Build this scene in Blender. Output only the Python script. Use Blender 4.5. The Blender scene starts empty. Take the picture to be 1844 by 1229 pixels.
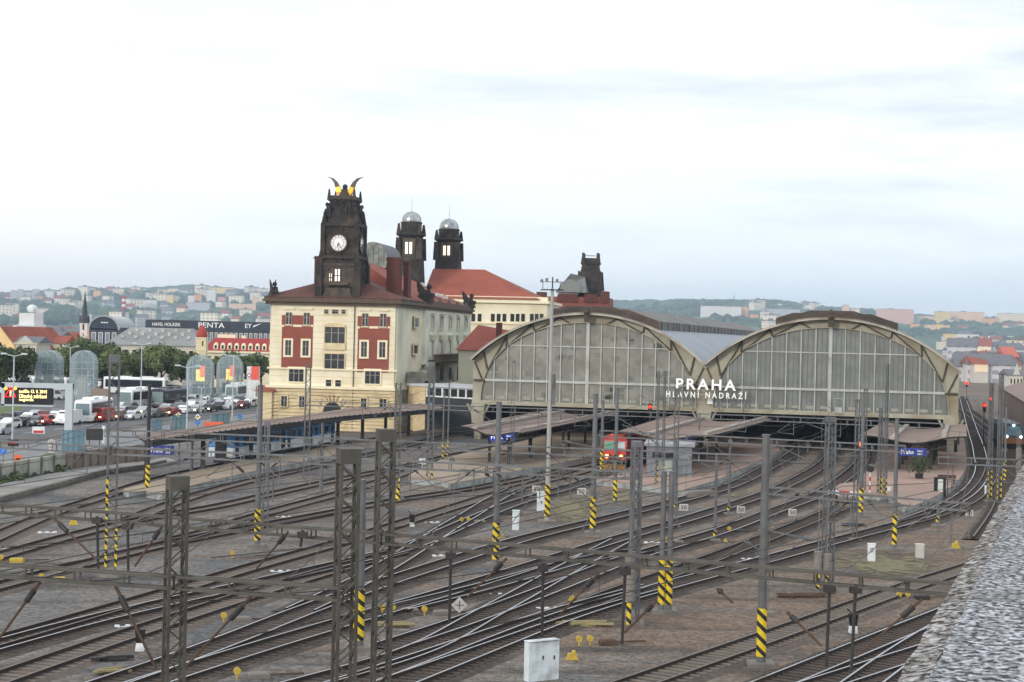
import bpy, math, random
from mathutils import Vector, Matrix, noise as mnoise
sc = bpy.context.scene
COL = sc.collection
rnd = random.Random(7)
PI = math.pi
# ------------------------------------------------------------------ camera model (photo 1844 x 1229)
F = 2900.0; CZ = 14.5; CX, CY = 922.0, 614.5
PITCH = math.atan(9.5 / F); ROLL = 0.023
RC = Matrix.Rotation(PI/2 - PITCH, 3, 'X') @ Matrix.Rotation(ROLL, 3, 'Z')
def ray(px, py):
    return RC @ Vector(((px - CX) / F, -(py - CY) / F, -1.0))
def gp(px, py, z=0.0):
    d = ray(px, py); t = (z - CZ) / d.z
    return Vector((d.x * t, d.y * t, z))
def dp(px, py, Y):
    d = ray(px, py); t = Y / d.y
    return Vector((d.x * t, Y, CZ + d.z * t))
def frame_pt(px, py, o, ux):
    """ray hits the upright plane through o along ux -> (u along the plane, z)"""
    d = ray(px, py); n = Vector((ux.y, -ux.x, 0))
    t = (o - Vector((0, 0, CZ))).dot(n) / d.dot(n)
    p = Vector((0, 0, CZ)) + d * t
    return (p - o).dot(ux), p.z
cam = bpy.data.cameras.new('camera'); camo = bpy.data.objects.new('camera', cam); COL.objects.link(camo)
camo.matrix_world = Matrix.Translation((0, 0, CZ)) @ RC.to_4x4()
cam.sensor_width = 36; cam.lens = 36 * F / 1844; cam.clip_start = 0.1; cam.clip_end = 20000
sc.camera = camo
# ------------------------------------------------------------------ materials
def lin(c):
    return tuple((x/255/12.92 if x <= 10 else ((x/255+.055)/1.055)**2.4) for x in c)
MATS = {}
def M(name, col, rough=.75, metal=0.0, var=.22, scale=1.5, bump=0.0, col2=None, detail=5, bscale=None, dirt=None, dscale=.25):
    """principled material with noise-driven colour variation; col in sRGB 0-255 (surface colour)"""
    if name in MATS: return MATS[name]
    m = bpy.data.materials.new(name); m.use_nodes = True; nt = m.node_tree; N = nt.nodes; L = nt.links
    b = N['Principled BSDF']; b.inputs['Roughness'].default_value = rough; b.inputs['Metallic'].default_value = metal
    c = lin(col)
    tc = N.new('ShaderNodeTexCoord'); nz = N.new('ShaderNodeTexNoise')
    nz.inputs['Scale'].default_value = scale; nz.inputs['Detail'].default_value = detail; nz.inputs['Roughness'].default_value = .65
    L.new(tc.outputs['Object'], nz.inputs['Vector'])
    mx = N.new('ShaderNodeMix'); mx.data_type = 'RGBA'
    a_ = tuple(max(0, x*(1-var)) for x in c); b_ = tuple(min(1, x*(1+var)) for x in c) if col2 is None else lin(col2)
    mx.inputs[6].default_value = (*a_, 1); mx.inputs[7].default_value = (*b_, 1)
    mr = N.new('ShaderNodeMapRange'); mr.inputs[1].default_value = .32; mr.inputs[2].default_value = .68
    L.new(nz.outputs['Fac'], mr.inputs[0]); L.new(mr.outputs[0], mx.inputs[0])
    out = mx.outputs[2]
    if dirt is not None:
        n2 = N.new('ShaderNodeTexNoise'); n2.inputs['Scale'].default_value = dscale; n2.inputs['Detail'].default_value = 6
        L.new(tc.outputs['Object'], n2.inputs['Vector'])
        r2 = N.new('ShaderNodeMapRange'); r2.inputs[1].default_value = .45; r2.inputs[2].default_value = .7; r2.inputs[4].default_value = .85
        L.new(n2.outputs['Fac'], r2.inputs[0])
        m2 = N.new('ShaderNodeMix'); m2.data_type = 'RGBA'; m2.inputs[7].default_value = (*lin(dirt), 1)
        L.new(out, m2.inputs[6]); L.new(r2.outputs[0], m2.inputs[0]); out = m2.outputs[2]
    L.new(out, b.inputs['Base Color'])
    if bump:
        bn = N.new('ShaderNodeBump'); bn.inputs['Strength'].default_value = bump; bn.inputs['Distance'].default_value = .05
        n3 = N.new('ShaderNodeTexNoise'); n3.inputs['Scale'].default_value = bscale or scale*4; n3.inputs['Detail'].default_value = 4
        L.new(tc.outputs['Object'], n3.inputs['Vector']); L.new(n3.outputs['Fac'], bn.inputs['Height']); L.new(bn.outputs[0], b.inputs['Normal'])
    MATS[name] = m; return m
def ME(name, col, strength):
    if name in MATS: return MATS[name]
    m = bpy.data.materials.new(name); m.use_nodes = True; b = m.node_tree.nodes['Principled BSDF']
    b.inputs['Base Color'].default_value = (*lin(col), 1); b.inputs['Emission Color'].default_value = (*lin(col), 1)
    b.inputs['Emission Strength'].default_value = strength; MATS[name] = m; return m
def MG(name, col=(200, 215, 215), rough=.05, alpha=.5, rgh=None):
    """clear glazing: part glossy, part see-through"""
    if name in MATS: return MATS[name]
    m = bpy.data.materials.new(name); m.use_nodes = True; nt = m.node_tree; N = nt.nodes; L = nt.links
    b = N['Principled BSDF']; b.inputs['Base Color'].default_value = (*lin(col), 1); b.inputs['Roughness'].default_value = rough
    b.inputs['Specular IOR Level'].default_value = .8
    t = N.new('ShaderNodeBsdfTransparent'); mx = N.new('ShaderNodeMixShader'); mx.inputs[0].default_value = alpha
    L.new(t.outputs[0], mx.inputs[1]); L.new(b.outputs[0], mx.inputs[2]); L.new(mx.outputs[0], N['Material Output'].inputs[0])
    MATS[name] = m; return m
def MSTRIPE(name='hazard_paint'):
    if name in MATS: return MATS[name]
    m = bpy.data.materials.new(name); m.use_nodes = True; nt = m.node_tree; N = nt.nodes; L = nt.links
    b = N['Principled BSDF']; b.inputs['Roughness'].default_value = .6
    tc = N.new('ShaderNodeTexCoord'); sp = N.new('ShaderNodeSeparateXYZ'); L.new(tc.outputs['Object'], sp.inputs[0])
    a = N.new('ShaderNodeMath'); a.operation = 'MULTIPLY_ADD'; a.inputs[1].default_value = .95
    L.new(sp.outputs['X'], a.inputs[0]); L.new(sp.outputs['Z'], a.inputs[2])
    f = N.new('ShaderNodeMath'); f.operation = 'MULTIPLY'; f.inputs[1].default_value = 1.85; L.new(a.outputs[0], f.inputs[0])
    fr = N.new('ShaderNodeMath'); fr.operation = 'FRACT'; L.new(f.outputs[0], fr.inputs[0])
    g = N.new('ShaderNodeMath'); g.operation = 'GREATER_THAN'; g.inputs[1].default_value = .44; L.new(fr.outputs[0], g.inputs[0])
    nz = N.new('ShaderNodeTexNoise'); nz.inputs['Scale'].default_value = 9; L.new(tc.outputs['Object'], nz.inputs['Vector'])
    y = N.new('ShaderNodeMix'); y.data_type = 'RGBA'; y.inputs[6].default_value = (*lin((190, 160, 20)), 1); y.inputs[7].default_value = (*lin((250, 222, 50)), 1)
    L.new(nz.outputs['Fac'], y.inputs[0])
    mx = N.new('ShaderNodeMix'); mx.data_type = 'RGBA'; mx.inputs[6].default_value = (.012, .012, .012, 1)
    L.new(y.outputs[2], mx.inputs[7]); L.new(g.outputs[0], mx.inputs[0]); L.new(mx.outputs[2], b.inputs['Base Color'])
    MATS[name] = m; return m
def MROWS(name, wall, dark, nx, nz_, fx=.55, fz=.5, var=.08):
    """far facade: rows of window openings laid out in the wall's own coordinates (metres)"""
    if name in MATS: return MATS[name]
    m = bpy.data.materials.new(name); m.use_nodes = True; nt = m.node_tree; N = nt.nodes; L = nt.links
    b = N['Principled BSDF']; b.inputs['Roughness'].default_value = .7
    tc = N.new('ShaderNodeTexCoord'); sp = N.new('ShaderNodeSeparateXYZ'); L.new(tc.outputs['Object'], sp.inputs[0])
    ad = N.new('ShaderNodeMath'); ad.operation = 'ADD'; L.new(sp.outputs['X'], ad.inputs[0]); L.new(sp.outputs['Y'], ad.inputs[1])
    def band(src, period, frac):
        a = N.new('ShaderNodeMath'); a.operation = 'DIVIDE'; a.inputs[1].default_value = period; L.new(src, a.inputs[0])
        f = N.new('ShaderNodeMath'); f.operation = 'FRACT'; L.new(a.outputs[0], f.inputs[0])
        g = N.new('ShaderNodeMath'); g.operation = 'LESS_THAN'; g.inputs[1].default_value = frac; L.new(f.outputs[0], g.inputs[0]); return g.outputs[0]
    u = band(ad.outputs[0], nx, fx); v = band(sp.outputs['Z'], nz_, fz)
    mu = N.new('ShaderNodeMath'); mu.operation = 'MULTIPLY'; L.new(u, mu.inputs[0]); L.new(v, mu.inputs[1])
    ge = N.new('ShaderNodeNewGeometry'); s2 = N.new('ShaderNodeSeparateXYZ'); L.new(ge.outputs['Normal'], s2.inputs[0])
    up = N.new('ShaderNodeMath'); up.operation = 'LESS_THAN'; up.inputs[1].default_value = .5; L.new(s2.outputs['Z'], up.inputs[0])
    m2 = N.new('ShaderNodeMath'); m2.operation = 'MULTIPLY'; L.new(mu.outputs[0], m2.inputs[0]); L.new(up.outputs[0], m2.inputs[1])
    mx = N.new('ShaderNodeMix'); mx.data_type = 'RGBA'; mx.inputs[6].default_value = (*lin(wall), 1); mx.inputs[7].default_value = (*lin(dark), 1)
    L.new(m2.outputs[0], mx.inputs[0]); L.new(mx.outputs[2], b.inputs['Base Color']); MATS[name] = m; return m
# ------------------------------------------------------------------ mesh builder
class MB:
    def __init__(s): s.v = []; s.f = []; s.m = []
    def add(s, vs, fs, mi=0):
        o = len(s.v); s.v += [tuple(v) for v in vs]; s.f += [tuple(i+o for i in f) for f in fs]
        s.m += [mi]*len(fs) if isinstance(mi, int) else list(mi); return s
    def box(s, x0, x1, y0, y1, z0, z1, mi=0):
        return s.add([(x0,y0,z0),(x1,y0,z0),(x1,y1,z0),(x0,y1,z0),(x0,y0,z1),(x1,y0,z1),(x1,y1,z1),(x0,y1,z1)],
                     [(3,2,1,0),(4,5,6,7),(0,1,5,4),(1,2,6,5),(2,3,7,6),(3,0,4,7)], mi)
    def taper(s, cx, cy, z0, z1, a0, b0, a1, b1, mi=0):
        return s.add([(cx-a0,cy-b0,z0),(cx+a0,cy-b0,z0),(cx+a0,cy+b0,z0),(cx-a0,cy+b0,z0),(cx-a1,cy-b1,z1),(cx+a1,cy-b1,z1),(cx+a1,cy+b1,z1),(cx-a1,cy+b1,z1)],
                     [(3,2,1,0),(4,5,6,7),(0,1,5,4),(1,2,6,5),(2,3,7,6),(3,0,4,7)], mi)
    def bar(s, p0, p1, w, h=None, mi=0):
        p0 = Vector(p0); p1 = Vector(p1); h = h or w; d = p1-p0
        if d.length < 1e-6: return s
        d.normalize(); up = Vector((0,0,1)) if abs(d.z) < .95 else Vector((0,1,0))
        x = d.cross(up).normalized()*(w/2); y = x.normalized().cross(d).normalized()*(h/2)
        vs = [p0-x-y,p0+x-y,p0+x+y,p0-x+y,p1-x-y,p1+x-y,p1+x+y,p1-x+y]
        return s.add(vs, [(3,2,1,0),(4,5,6,7),(0,1,5,4),(1,2,6,5),(2,3,7,6),(3,0,4,7)], mi)
    def tube(s, p0, p1, r0, r1=None, n=8, mi=0):
        p0 = Vector(p0); p1 = Vector(p1); r1 = r0 if r1 is None else r1; d = (p1-p0).normalized()
        up = Vector((0,0,1)) if abs(d.z) < .95 else Vector((0,1,0)); x = d.cross(up).normalized(); y = x.cross(d)
        vs = []
        for p, r in ((p0, r0), (p1, r1)):
            for k in range(n): a = 2*PI*k/n; vs.append(p + x*(r*math.cos(a)) + y*(r*math.sin(a)))
        fs = [(k, (k+1)%n, n+(k+1)%n, n+k) for k in range(n)] + [tuple(range(n))[::-1], tuple(range(n, 2*n))]
        return s.add(vs, [f[::-1] for f in fs], mi)
    def prism(s, poly, z0, z1, mi=0, top=None):
        n = len(poly); A = sum(poly[i][0]*poly[(i+1)%n][1]-poly[(i+1)%n][0]*poly[i][1] for i in range(n))
        if A < 0: poly = poly[::-1]
        vs = [(p[0],p[1],z0) for p in poly]+[(p[0],p[1],z1) for p in poly]
        fs = [tuple(range(n))[::-1], tuple(range(n,2*n))]+[(i,(i+1)%n,n+(i+1)%n,n+i) for i in range(n)]
        return s.add(vs, fs, [mi, mi if top is None else top]+[mi]*n)
    def extr(s, prof, y0, y1, mi=0):
        """profile in x-z extruded along y"""
        n = len(prof); A = sum(prof[i][0]*prof[(i+1)%n][1]-prof[(i+1)%n][0]*prof[i][1] for i in range(n))
        if A < 0: prof = prof[::-1]
        vs = [(p[0],y0,p[1]) for p in prof]+[(p[0],y1,p[1]) for p in prof]
        fs = [tuple(range(n)), tuple(range(n,2*n))[::-1]]+[((i+1)%n,i,n+i,n+(i+1)%n) for i in range(n)]
        return s.add(vs, fs, mi)
    def lathe(s, prof, n=16, c=(0,0,0), mi=0):
        vs = []
        for r, z in prof:
            for k in range(n): a = 2*PI*k/n; vs.append((c[0]+r*math.cos(a), c[1]+r*math.sin(a), c[2]+z))
        fs = []
        for i in range(len(prof)-1):
            for k in range(n): fs.append((i*n+k, i*n+(k+1)%n, (i+1)*n+(k+1)%n, (i+1)*n+k))
        fs.append(tuple(range(n))[::-1]); fs.append(tuple(range((len(prof)-1)*n, len(prof)*n)))
        return s.add(vs, fs, mi)
    def ball(s, c, r, n=10, mi=0, sz=1.0):
        k = n//2; pr = [(max(.001, r*math.sin(PI*i/k)), -r*sz*math.cos(PI*i/k)) for i in range(k+1)]
        return s.lathe(pr, n, c, mi)
    def build(s, name, mats, parent=None, loc=(0,0,0), rotz=0.0, smooth=False):
        me = bpy.data.meshes.new(name); me.from_pydata(s.v, [], s.f)
        if not isinstance(mats, (list, tuple)): mats = [mats]
        for m in mats: me.materials.append(m)
        if len(mats) > 1: me.polygons.foreach_set('material_index', s.m)
        if smooth: me.polygons.foreach_set('use_smooth', [True]*len(me.polygons))
        me.update(); o = bpy.data.objects.new(name, me); COL.objects.link(o); o.location = loc; o.rotation_euler = (0,0,rotz)
        if parent: o.parent = parent
        return o
def tag(o, label=None, cat=None, group=None, kind=None):
    if label: o['label'] = label
    if cat: o['category'] = cat
    if group: o['group'] = group
    if kind: o['kind'] = kind
    return o
def thing(name, label, cat, loc=(0,0,0), rotz=0.0, group=None, kind=None):
    o = bpy.data.objects.new(name, None); COL.objects.link(o); o.location = loc; o.rotation_euler = (0,0,rotz); o.empty_display_size = .2
    return tag(o, label, cat, group, kind)
def copy_tree(o, parent=None):
    c = o.copy(); COL.objects.link(c)
    if parent: c.parent = parent
    for ch in list(o.children): copy_tree(ch, c)
    return c
def dup(root, loc, rotz, label=None, group=None, scale=None):
    c = copy_tree(root); c.location = loc; c.rotation_euler = (0,0,rotz)
    if label: c['label'] = label
    if group: c['group'] = group
    if scale: c.scale = scale
    return c
FONTCACHE = {}
def text_mesh(txt, w, h, depth=.06, bold=.006, sp=1.0):
    """text as verts/faces scaled to w x h in x-z, front towards -y"""
    cu = bpy.data.curves.new('lettering', 'FONT'); cu.body = txt; cu.extrude = .06; cu.resolution_u = 3; cu.offset = bold; cu.space_character = sp
    o = bpy.data.objects.new('lettering', cu); COL.objects.link(o); bpy.context.view_layer.update()
    me = bpy.data.meshes.new_from_object(o.evaluated_get(bpy.context.evaluated_depsgraph_get()))
    vs = [v.co.copy() for v in me.vertices]; fs = [tuple(p.vertices) for p in me.polygons]
    bpy.data.objects.remove(o); bpy.data.meshes.remove(me)
    x0 = min(v.x for v in vs); x1 = max(v.x for v in vs); y0 = min(v.y for v in vs); y1 = max(v.y for v in vs)
    mb = MB(); mb.add([((v.x-x0)/(x1-x0)*w, (-depth if v.z > 0 else 0), (v.y-y0)/(y1-y0)*h) for v in vs], fs)
    return mb
# ------------------------------------------------------------------ world, sun
SUN_EL, SUN_AZ = math.radians(16), math.radians(-142)     # azimuth from +y towards +x: behind the camera, to the left
w = bpy.data.worlds.new('World'); sc.world = w; w.use_nodes = True
nt = w.node_tree; N = nt.nodes; L = nt.links; bg = N['Background']; bg.inputs[1].default_value = .1
sky = N.new('ShaderNodeTexSky'); sky.sky_type = 'NISHITA'; sky.sun_disc = False; sky.sun_elevation = SUN_EL; sky.sun_rotation = SUN_AZ
tc = N.new('ShaderNodeTexCoord'); sp = N.new('ShaderNodeSeparateXYZ'); L.new(tc.outputs['Generated'], sp.inputs[0])
rp = N.new('ShaderNodeValToRGB'); cr = rp.color_ramp
def stop(p, c, first=None):
    e = cr.elements[first] if first is not None else cr.elements.new(p)
    e.position = p; e.color = (*c, 1)
stop(0.0, (1.06, 1.10, 1.15), 0); stop(1.0, (1.0, 1.0, 1.02), 1)
stop(.03, (1.04, 1.07, 1.10)); stop(.08, (1.03, 1.05, 1.06)); stop(.13, (1.03, 1.04, 1.04)); stop(.20, (1.03, 1.03, 1.035))
L.new(sp.outputs['Z'], rp.inputs[0])
mp = N.new('ShaderNodeMapping'); mp.inputs['Scale'].default_value = (2.2, 2.2, 15); mp.inputs['Location'].default_value = (.9, .2, .35); L.new(tc.outputs['Generated'], mp.inputs[0])
cn = N.new('ShaderNodeTexNoise'); cn.inputs['Scale'].default_value = 1.6; cn.inputs['Detail'].default_value = 8; cn.inputs['Roughness'].default_value = .55; L.new(mp.outputs[0], cn.inputs['Vector'])
mr = N.new('ShaderNodeMapRange'); mr.inputs[1].default_value = .45; mr.inputs[2].default_value = .68; mr.inputs[4].default_value = .92; L.new(cn.outputs['Fac'], mr.inputs[0])
# wisps stronger towards the right (+x), the left stays milky
xr = N.new('ShaderNodeMapRange'); xr.inputs[1].default_value = -.25; xr.inputs[2].default_value = .28; xr.inputs[3].default_value = .35; xr.inputs[4].default_value = 1.0; L.new(sp.outputs['X'], xr.inputs[0])
hz_ = N.new('ShaderNodeMapRange'); hz_.inputs[1].default_value = .02; hz_.inputs[2].default_value = .17; hz_.inputs[3].default_value = 1.0; hz_.inputs[4].default_value = 0.0; L.new(sp.outputs['Z'], hz_.inputs[0])
xl = N.new('ShaderNodeMapRange'); xl.inputs[1].default_value = -.32; xl.inputs[2].default_value = .15; L.new(sp.outputs['X'], xl.inputs[0])
hc = N.new('ShaderNodeMix'); hc.data_type = 'RGBA'; hc.inputs[6].default_value = (1.10, 1.08, 1.05, 1); hc.inputs[7].default_value = (.84, .93, 1.02, 1); L.new(xl.outputs[0], hc.inputs[0])
hm_ = N.new('ShaderNodeMix'); hm_.data_type = 'RGBA'; L.new(hz_.outputs[0], hm_.inputs[0]); L.new(rp.outputs[0], hm_.inputs[6]); L.new(hc.outputs[2], hm_.inputs[7])
mu = N.new('ShaderNodeMath'); mu.operation = 'MULTIPLY'; zr_ = N.new('ShaderNodeMapRange'); zr_.inputs[1].default_value = .03; zr_.inputs[2].default_value = .10; zr_.inputs[3].default_value = .3; L.new(sp.outputs['Z'], zr_.inputs[0])
mz = N.new('ShaderNodeMath'); mz.operation = 'MULTIPLY'; L.new(mr.outputs[0], mz.inputs[0]); L.new(zr_.outputs[0], mz.inputs[1])
L.new(mz.outputs[0], mu.inputs[0]); L.new(xr.outputs[0], mu.inputs[1])
cl = N.new('ShaderNodeMix'); cl.data_type = 'RGBA'; cl.inputs[7].default_value = (.54, .63, .73, 1); L.new(hm_.outputs[2], cl.inputs[6]); L.new(mu.outputs[0], cl.inputs[0])
br = N.new('ShaderNodeVectorMath'); br.operation = 'SCALE'; br.inputs['Scale'].default_value = 11.3; L.new(cl.outputs[2], br.inputs[0])
mx = N.new('ShaderNodeMix'); mx.data_type = 'RGBA'; mx.inputs[0].default_value = .9; L.new(sky.outputs[0], mx.inputs[6]); L.new(br.outputs[0], mx.inputs[7])
L.new(mx.outputs[2], bg.inputs[0])
sd = bpy.data.lights.new('sun', 'SUN'); sd.energy = 1.5; sd.angle = math.radians(11); sd.color = (1.0, .92, .82)
so = bpy.data.objects.new('sun', sd); COL.objects.link(so); so.location = (0, 0, 60)
sdir = Vector((math.sin(SUN_AZ)*math.cos(SUN_EL), math.cos(SUN_AZ)*math.cos(SUN_EL), math.sin(SUN_EL)))
so.rotation_euler = sdir.to_track_quat('Z', 'Y').to_euler()
sc.view_settings.view_transform = 'Standard'; sc.view_settings.look = 'None'; sc.view_settings.exposure = 0.2; sc.view_settings.gamma = 1
sc.cycles.use_denoising = True; sc.cycles.max_bounces = 6; sc.cycles.transparent_max_bounces = 16; sc.cycles.volume_bounces = 0
# ------------------------------------------------------------------ shared materials
YAW = math.radians(13); AX = Vector((math.sin(YAW), math.cos(YAW), 0)); UX = Vector((math.cos(YAW), -math.sin(YAW), 0))
m_steel = M('galvanised_grey', (104, 107, 111), .6, .0, .18, 1.2, dirt=(80, 76, 70), dscale=.8)
m_olive = M('grey_olive_paint', (78, 76, 70), .6, 0, .2, 1.5, dirt=(56, 50, 44), dscale=1.2)
m_dark = M('dark_iron', (48, 46, 46), .6, 0, .3, 2)
m_conc = M('concrete', (128, 124, 118), .9, 0, .18, 2.0, .3, dirt=(88, 82, 76), dscale=.6)
m_white = M('white_paint', (226, 232, 236), .5, 0, .05, 2, dirt=(176, 178, 176), dscale=1.5)
m_yellow = M('yellow_paint', (192, 166, 62), .6, 0, .15, 5)
m_stripe = MSTRIPE()
m_rust = M('rusty_brown', (84, 66, 56), .9, 0, .3, 4)
m_black = M('soot_black', (20, 20, 22), .7, 0, .3, 3)
m_red = M('red_paint', (190, 40, 36), .5, 0, .1, 3)
m_glassdark = M('dark_window_glass', (46, 50, 54), .12, 0, .35, .9)
# ------------------------------------------------------------------ ground
def ground_mat():
    m = bpy.data.materials.new('stone_ballast'); m.use_nodes = True; nt = m.node_tree; N = nt.nodes; L = nt.links; b = N['Principled BSDF']
    b.inputs['Roughness'].default_value = .95
    tc = N.new('ShaderNodeTexCoord')
    def noise(scale, det=6, rough=.6, vec=None):
        n = N.new('ShaderNodeTexNoise'); n.inputs['Scale'].default_value = scale; n.inputs['Detail'].default_value = det; n.inputs['Roughness'].default_value = rough
        L.new(vec or tc.outputs['Object'], n.inputs['Vector']); return n.outputs['Fac']
    def rng(s, a, b_, lo=0., hi=1.):
        r = N.new('ShaderNodeMapRange'); r.inputs[1].default_value = a; r.inputs[2].default_value = b_; r.inputs[3].default_value = lo; r.inputs[4].default_value = hi; L.new(s, r.inputs[0]); return r.outputs[0]
    def mix(f, a, b_, mode='MIX'):
        x = N.new('ShaderNodeMix'); x.data_type = 'RGBA'; x.blend_type = mode
        for i, v in ((6, a), (7, b_)):
            if isinstance(v, tuple): x.inputs[i].default_value = (*lin(v), 1)
            else: L.new(v, x.inputs[i])
        if isinstance(f, float): x.inputs[0].default_value = f
        else: L.new(f, x.inputs[0])
        return x.outputs[2]
    mp = N.new('ShaderNodeMapping'); mp.inputs['Rotation'].default_value = (0, 0, -.75); mp.inputs['Scale'].default_value = (.3, 1.4, 1); L.new(tc.outputs['Object'], mp.inputs[0])
    grey = mix(rng(noise(.09), .38, .62), (98, 102, 106), (146, 140, 132))
    sx = N.new('ShaderNodeSeparateXYZ'); L.new(tc.outputs['Object'], sx.inputs[0])
    bx = N.new('ShaderNodeMath'); bx.operation = 'ADD'; L.new(noise(.10, 7, .6, mp.outputs[0]), bx.inputs[0]); L.new(rng(sx.outputs['X'], -22, 8, -.10, .09), bx.inputs[1])
    c = mix(rng(bx.outputs[0], .45, .60), grey, (138, 118, 100))
    c = mix(rng(noise(.22, 7, .65, mp.outputs[0]), .50, .66, 0, .9), c, (64, 58, 53))
    c = mix(rng(noise(.8, 6), .55, .75, 0, .4), c, (136, 124, 110))
    v = N.new('ShaderNodeTexVoronoi'); v.inputs['Scale'].default_value = 5.0; L.new(tc.outputs['Object'], v.inputs['Vector'])
    sepc = N.new('ShaderNodeSeparateColor'); L.new(v.outputs['Color'], sepc.inputs[0])
    st = mix(rng(sepc.outputs[0], 0, 1), (128, 128, 128), (255, 255, 255))
    c = mix(.8, c, st, 'MULTIPLY')
    c = mix(rng(noise(1.7, 5), .56, .72, 0, .5), c, (74, 70, 66))
    c = mix(rng(noise(11, 2), .6, .72, 0, .55), c, (186, 182, 174))
    L.new(c, b.inputs['Base Color'])
    bn = N.new('ShaderNodeBump'); bn.inputs['Strength'].default_value = .7; bn.inputs['Distance'].default_value = .06; L.new(noise(7, 4), bn.inputs['Height']); L.new(bn.outputs[0], b.inputs['Normal'])
    return m
m_ballast = ground_mat()
mb = MB(); mb.add([(-4600,-300,0),(4600,-300,0),(4600,7700,0),(-4600,7700,0)], [(0,1,2,3)])
tag(mb.build('ground', m_ballast), kind='structure')
# ------------------------------------------------------------------ tracks
def catmull(P, step=1.0):
    Q = [P[0]*2-P[1]]+list(P)+[P[-1]*2-P[-2]]; out = []
    for i in range(1, len(Q)-2):
        a, b, c, d = Q[i-1], Q[i], Q[i+1], Q[i+2]; n = max(1, int((c-b).length/step))
        # centripetal-ish: limit tangents so uneven spacing does not overshoot
        l1 = (b-a).length; l2 = (c-b).length; l3 = (d-c).length
        m1 = ((b-a)/max(l1, .1)*l2 + (c-b)/max(l2, .1)*l1)/(l1+l2)*l2 if l1+l2 > 0 else c-b
        m2 = ((c-b)/max(l2, .1)*l3 + (d-c)/max(l3, .1)*l2)/(l2+l3)*l2
        for k in range(n):
            t = k/n; t2 = t*t; t3 = t2*t
            out.append(b*(2*t3-3*t2+1) + m1*(t3-2*t2+t) + c*(-2*t3+3*t2) + m2*(t3-t2))
    out.append(Q[-2]); return out
def normals(C):
    n = []
    for i in range(len(C)):
        d = (C[min(i+1, len(C)-1)]-C[max(i-1, 0)]); d.z = 0; d.normalize(); n.append(Vector((d.y, -d.x, 0)))   # to the right
    return n
def smooth_line(C, it=12):
    for _ in range(it):
        C = [C[0]]+[(C[i-1]+C[i]*2+C[i+1])/4 for i in range(1, len(C)-1)]+[C[-1]]
    return C
m_bed = M('oily_ballast', (66, 60, 55), .95, 0, .55, 1.9, .5, bscale=8, dirt=(104, 96, 88), dscale=.35)
m_bed2 = M('brown_ballast', (98, 86, 77), .95, 0, .3, 1.8, .5, bscale=8, dirt=(74, 68, 64), dscale=.3)
m_sleeper = M('sleeper_concrete', (112, 104, 96), .9, 0, .25, 1.2)
m_sleeper2 = M('sleeper_timber', (70, 60, 54), .9, 0, .3, 1.2)
m_railside = M('rail_rust_shadow', (52, 42, 38), .8, 0, .25, 3)  # rust, taken darker to hold the shadow on the rail sides
m_railtop = M('rail_polished', (186, 188, 192), .36, 1.0, .04, 2)
m_raildull = M('rail_dull', (128, 118, 112), .55, .6, .12, 2)
TRK = {}
def track(key, pts, label, ext0=0, ext1=0, shiny=True, bed=0, z=0.0, stretch=0, axis=False):
    P = [gp(*p) for p in pts]
    if ext0: P.insert(0, P[0]+(P[0]-P[1]).normalized()*ext0)
    if axis: P += [P[-1]+AX*18, P[-1]+AX*40, P[-1]+AX*ext1]
    elif ext1: P.append(P[-1]+(P[-1]-P[-2]).normalized()*ext1)
    C = smooth_line(catmull(P), 30); Nn = normals(C); TRK[key] = (C, Nn)
    o = C[len(C)//2].copy(); o.z = 0; i = len(TRK)
    t = thing('railway_track', label, 'railway track', o, 0, 'tracks of the station yard')
    b = MB(); hb = .03+.004*i
    vs = []; fs = []
    for p, n in zip(C, Nn):
        for off, zz in ((-1.75, -.02), (-1.35, hb), (1.35, hb), (1.75, -.02)): q = p+n*off-o; vs.append((q.x, q.y, zz))
    for k in range(len(C)-1):
        for j in range(3): a = k*4+j; fs.append((a, a+1, a+5, a+4))
    b.add(vs, fs); b.build('ballast_bed', (m_bed, m_bed2)[bed], t)
    s = MB(); acc = 0; hs = hb+.012+.002*i; hw = .13
    for k in range(1, len(C)-1):
        acc += (C[k]-C[k-1]).length
        while acc >= .62:
            acc -= .62; d = (C[k+1]-C[k-1]).normalized(); q = C[k]-o-d*acc; n = Nn[k]
            vs = [q-n*1.28-d*hw, q+n*1.28-d*hw, q+n*1.28+d*hw, q-n*1.28+d*hw]
            s.add([(v.x, v.y, 0) for v in vs]+[(v.x, v.y, hs) for v in vs], [(4,5,6,7),(0,1,5,4),(1,2,6,5),(2,3,7,6),(3,0,4,7)])
    s.build('sleepers', (m_sleeper2, m_sleeper)[bed], t)
    for sd in (-1, 1):
        r = MB(); vs = []; fs = []; mi = []
        for p, n in zip(C, Nn):
            q = p-o+n*(sd*.775)
            for off, zz in ((-.075, hb+.01), (-.03, hb+.05), (-.05, hb+.20), (.05, hb+.20), (.03, hb+.05), (.075, hb+.01)):
                v = q+n*off; vs.append((v.x, v.y, zz))
        for k in range(len(C)-1):
            for j in range(5): a = k*6+j; fs.append((a, a+1, a+7, a+6)); mi.append(1 if j == 2 else 0)
        r.add(vs, fs, mi); r.build('rail', [m_railside, m_railtop if shiny else m_raildull], t)
track('T', [(0,968),(80,932),(187,897),(232,881),(300,861),(390,842),(465,828),(540,816),(640,799)], 'dull track under the long left canopy where the blue coaches stand', 16, 60, False, 1, axis=True)
track('R', [(0,1005),(80,982),(175,957),(290,931),(347,924),(461,899),(601,868),(711,846),(786,829),(871,811),(922,801)], 'track running along the left edge of the second platform with the blue sign', 16, 120, False, 1, axis=True)
track('U', [(215,948),(250,933),(347,897),(461,866),(536,850),(600,836),(700,813),(780,793)], 'branch track leaving along the pale side wall of the long left platform', 0, 110, False, 1, axis=True)
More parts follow.
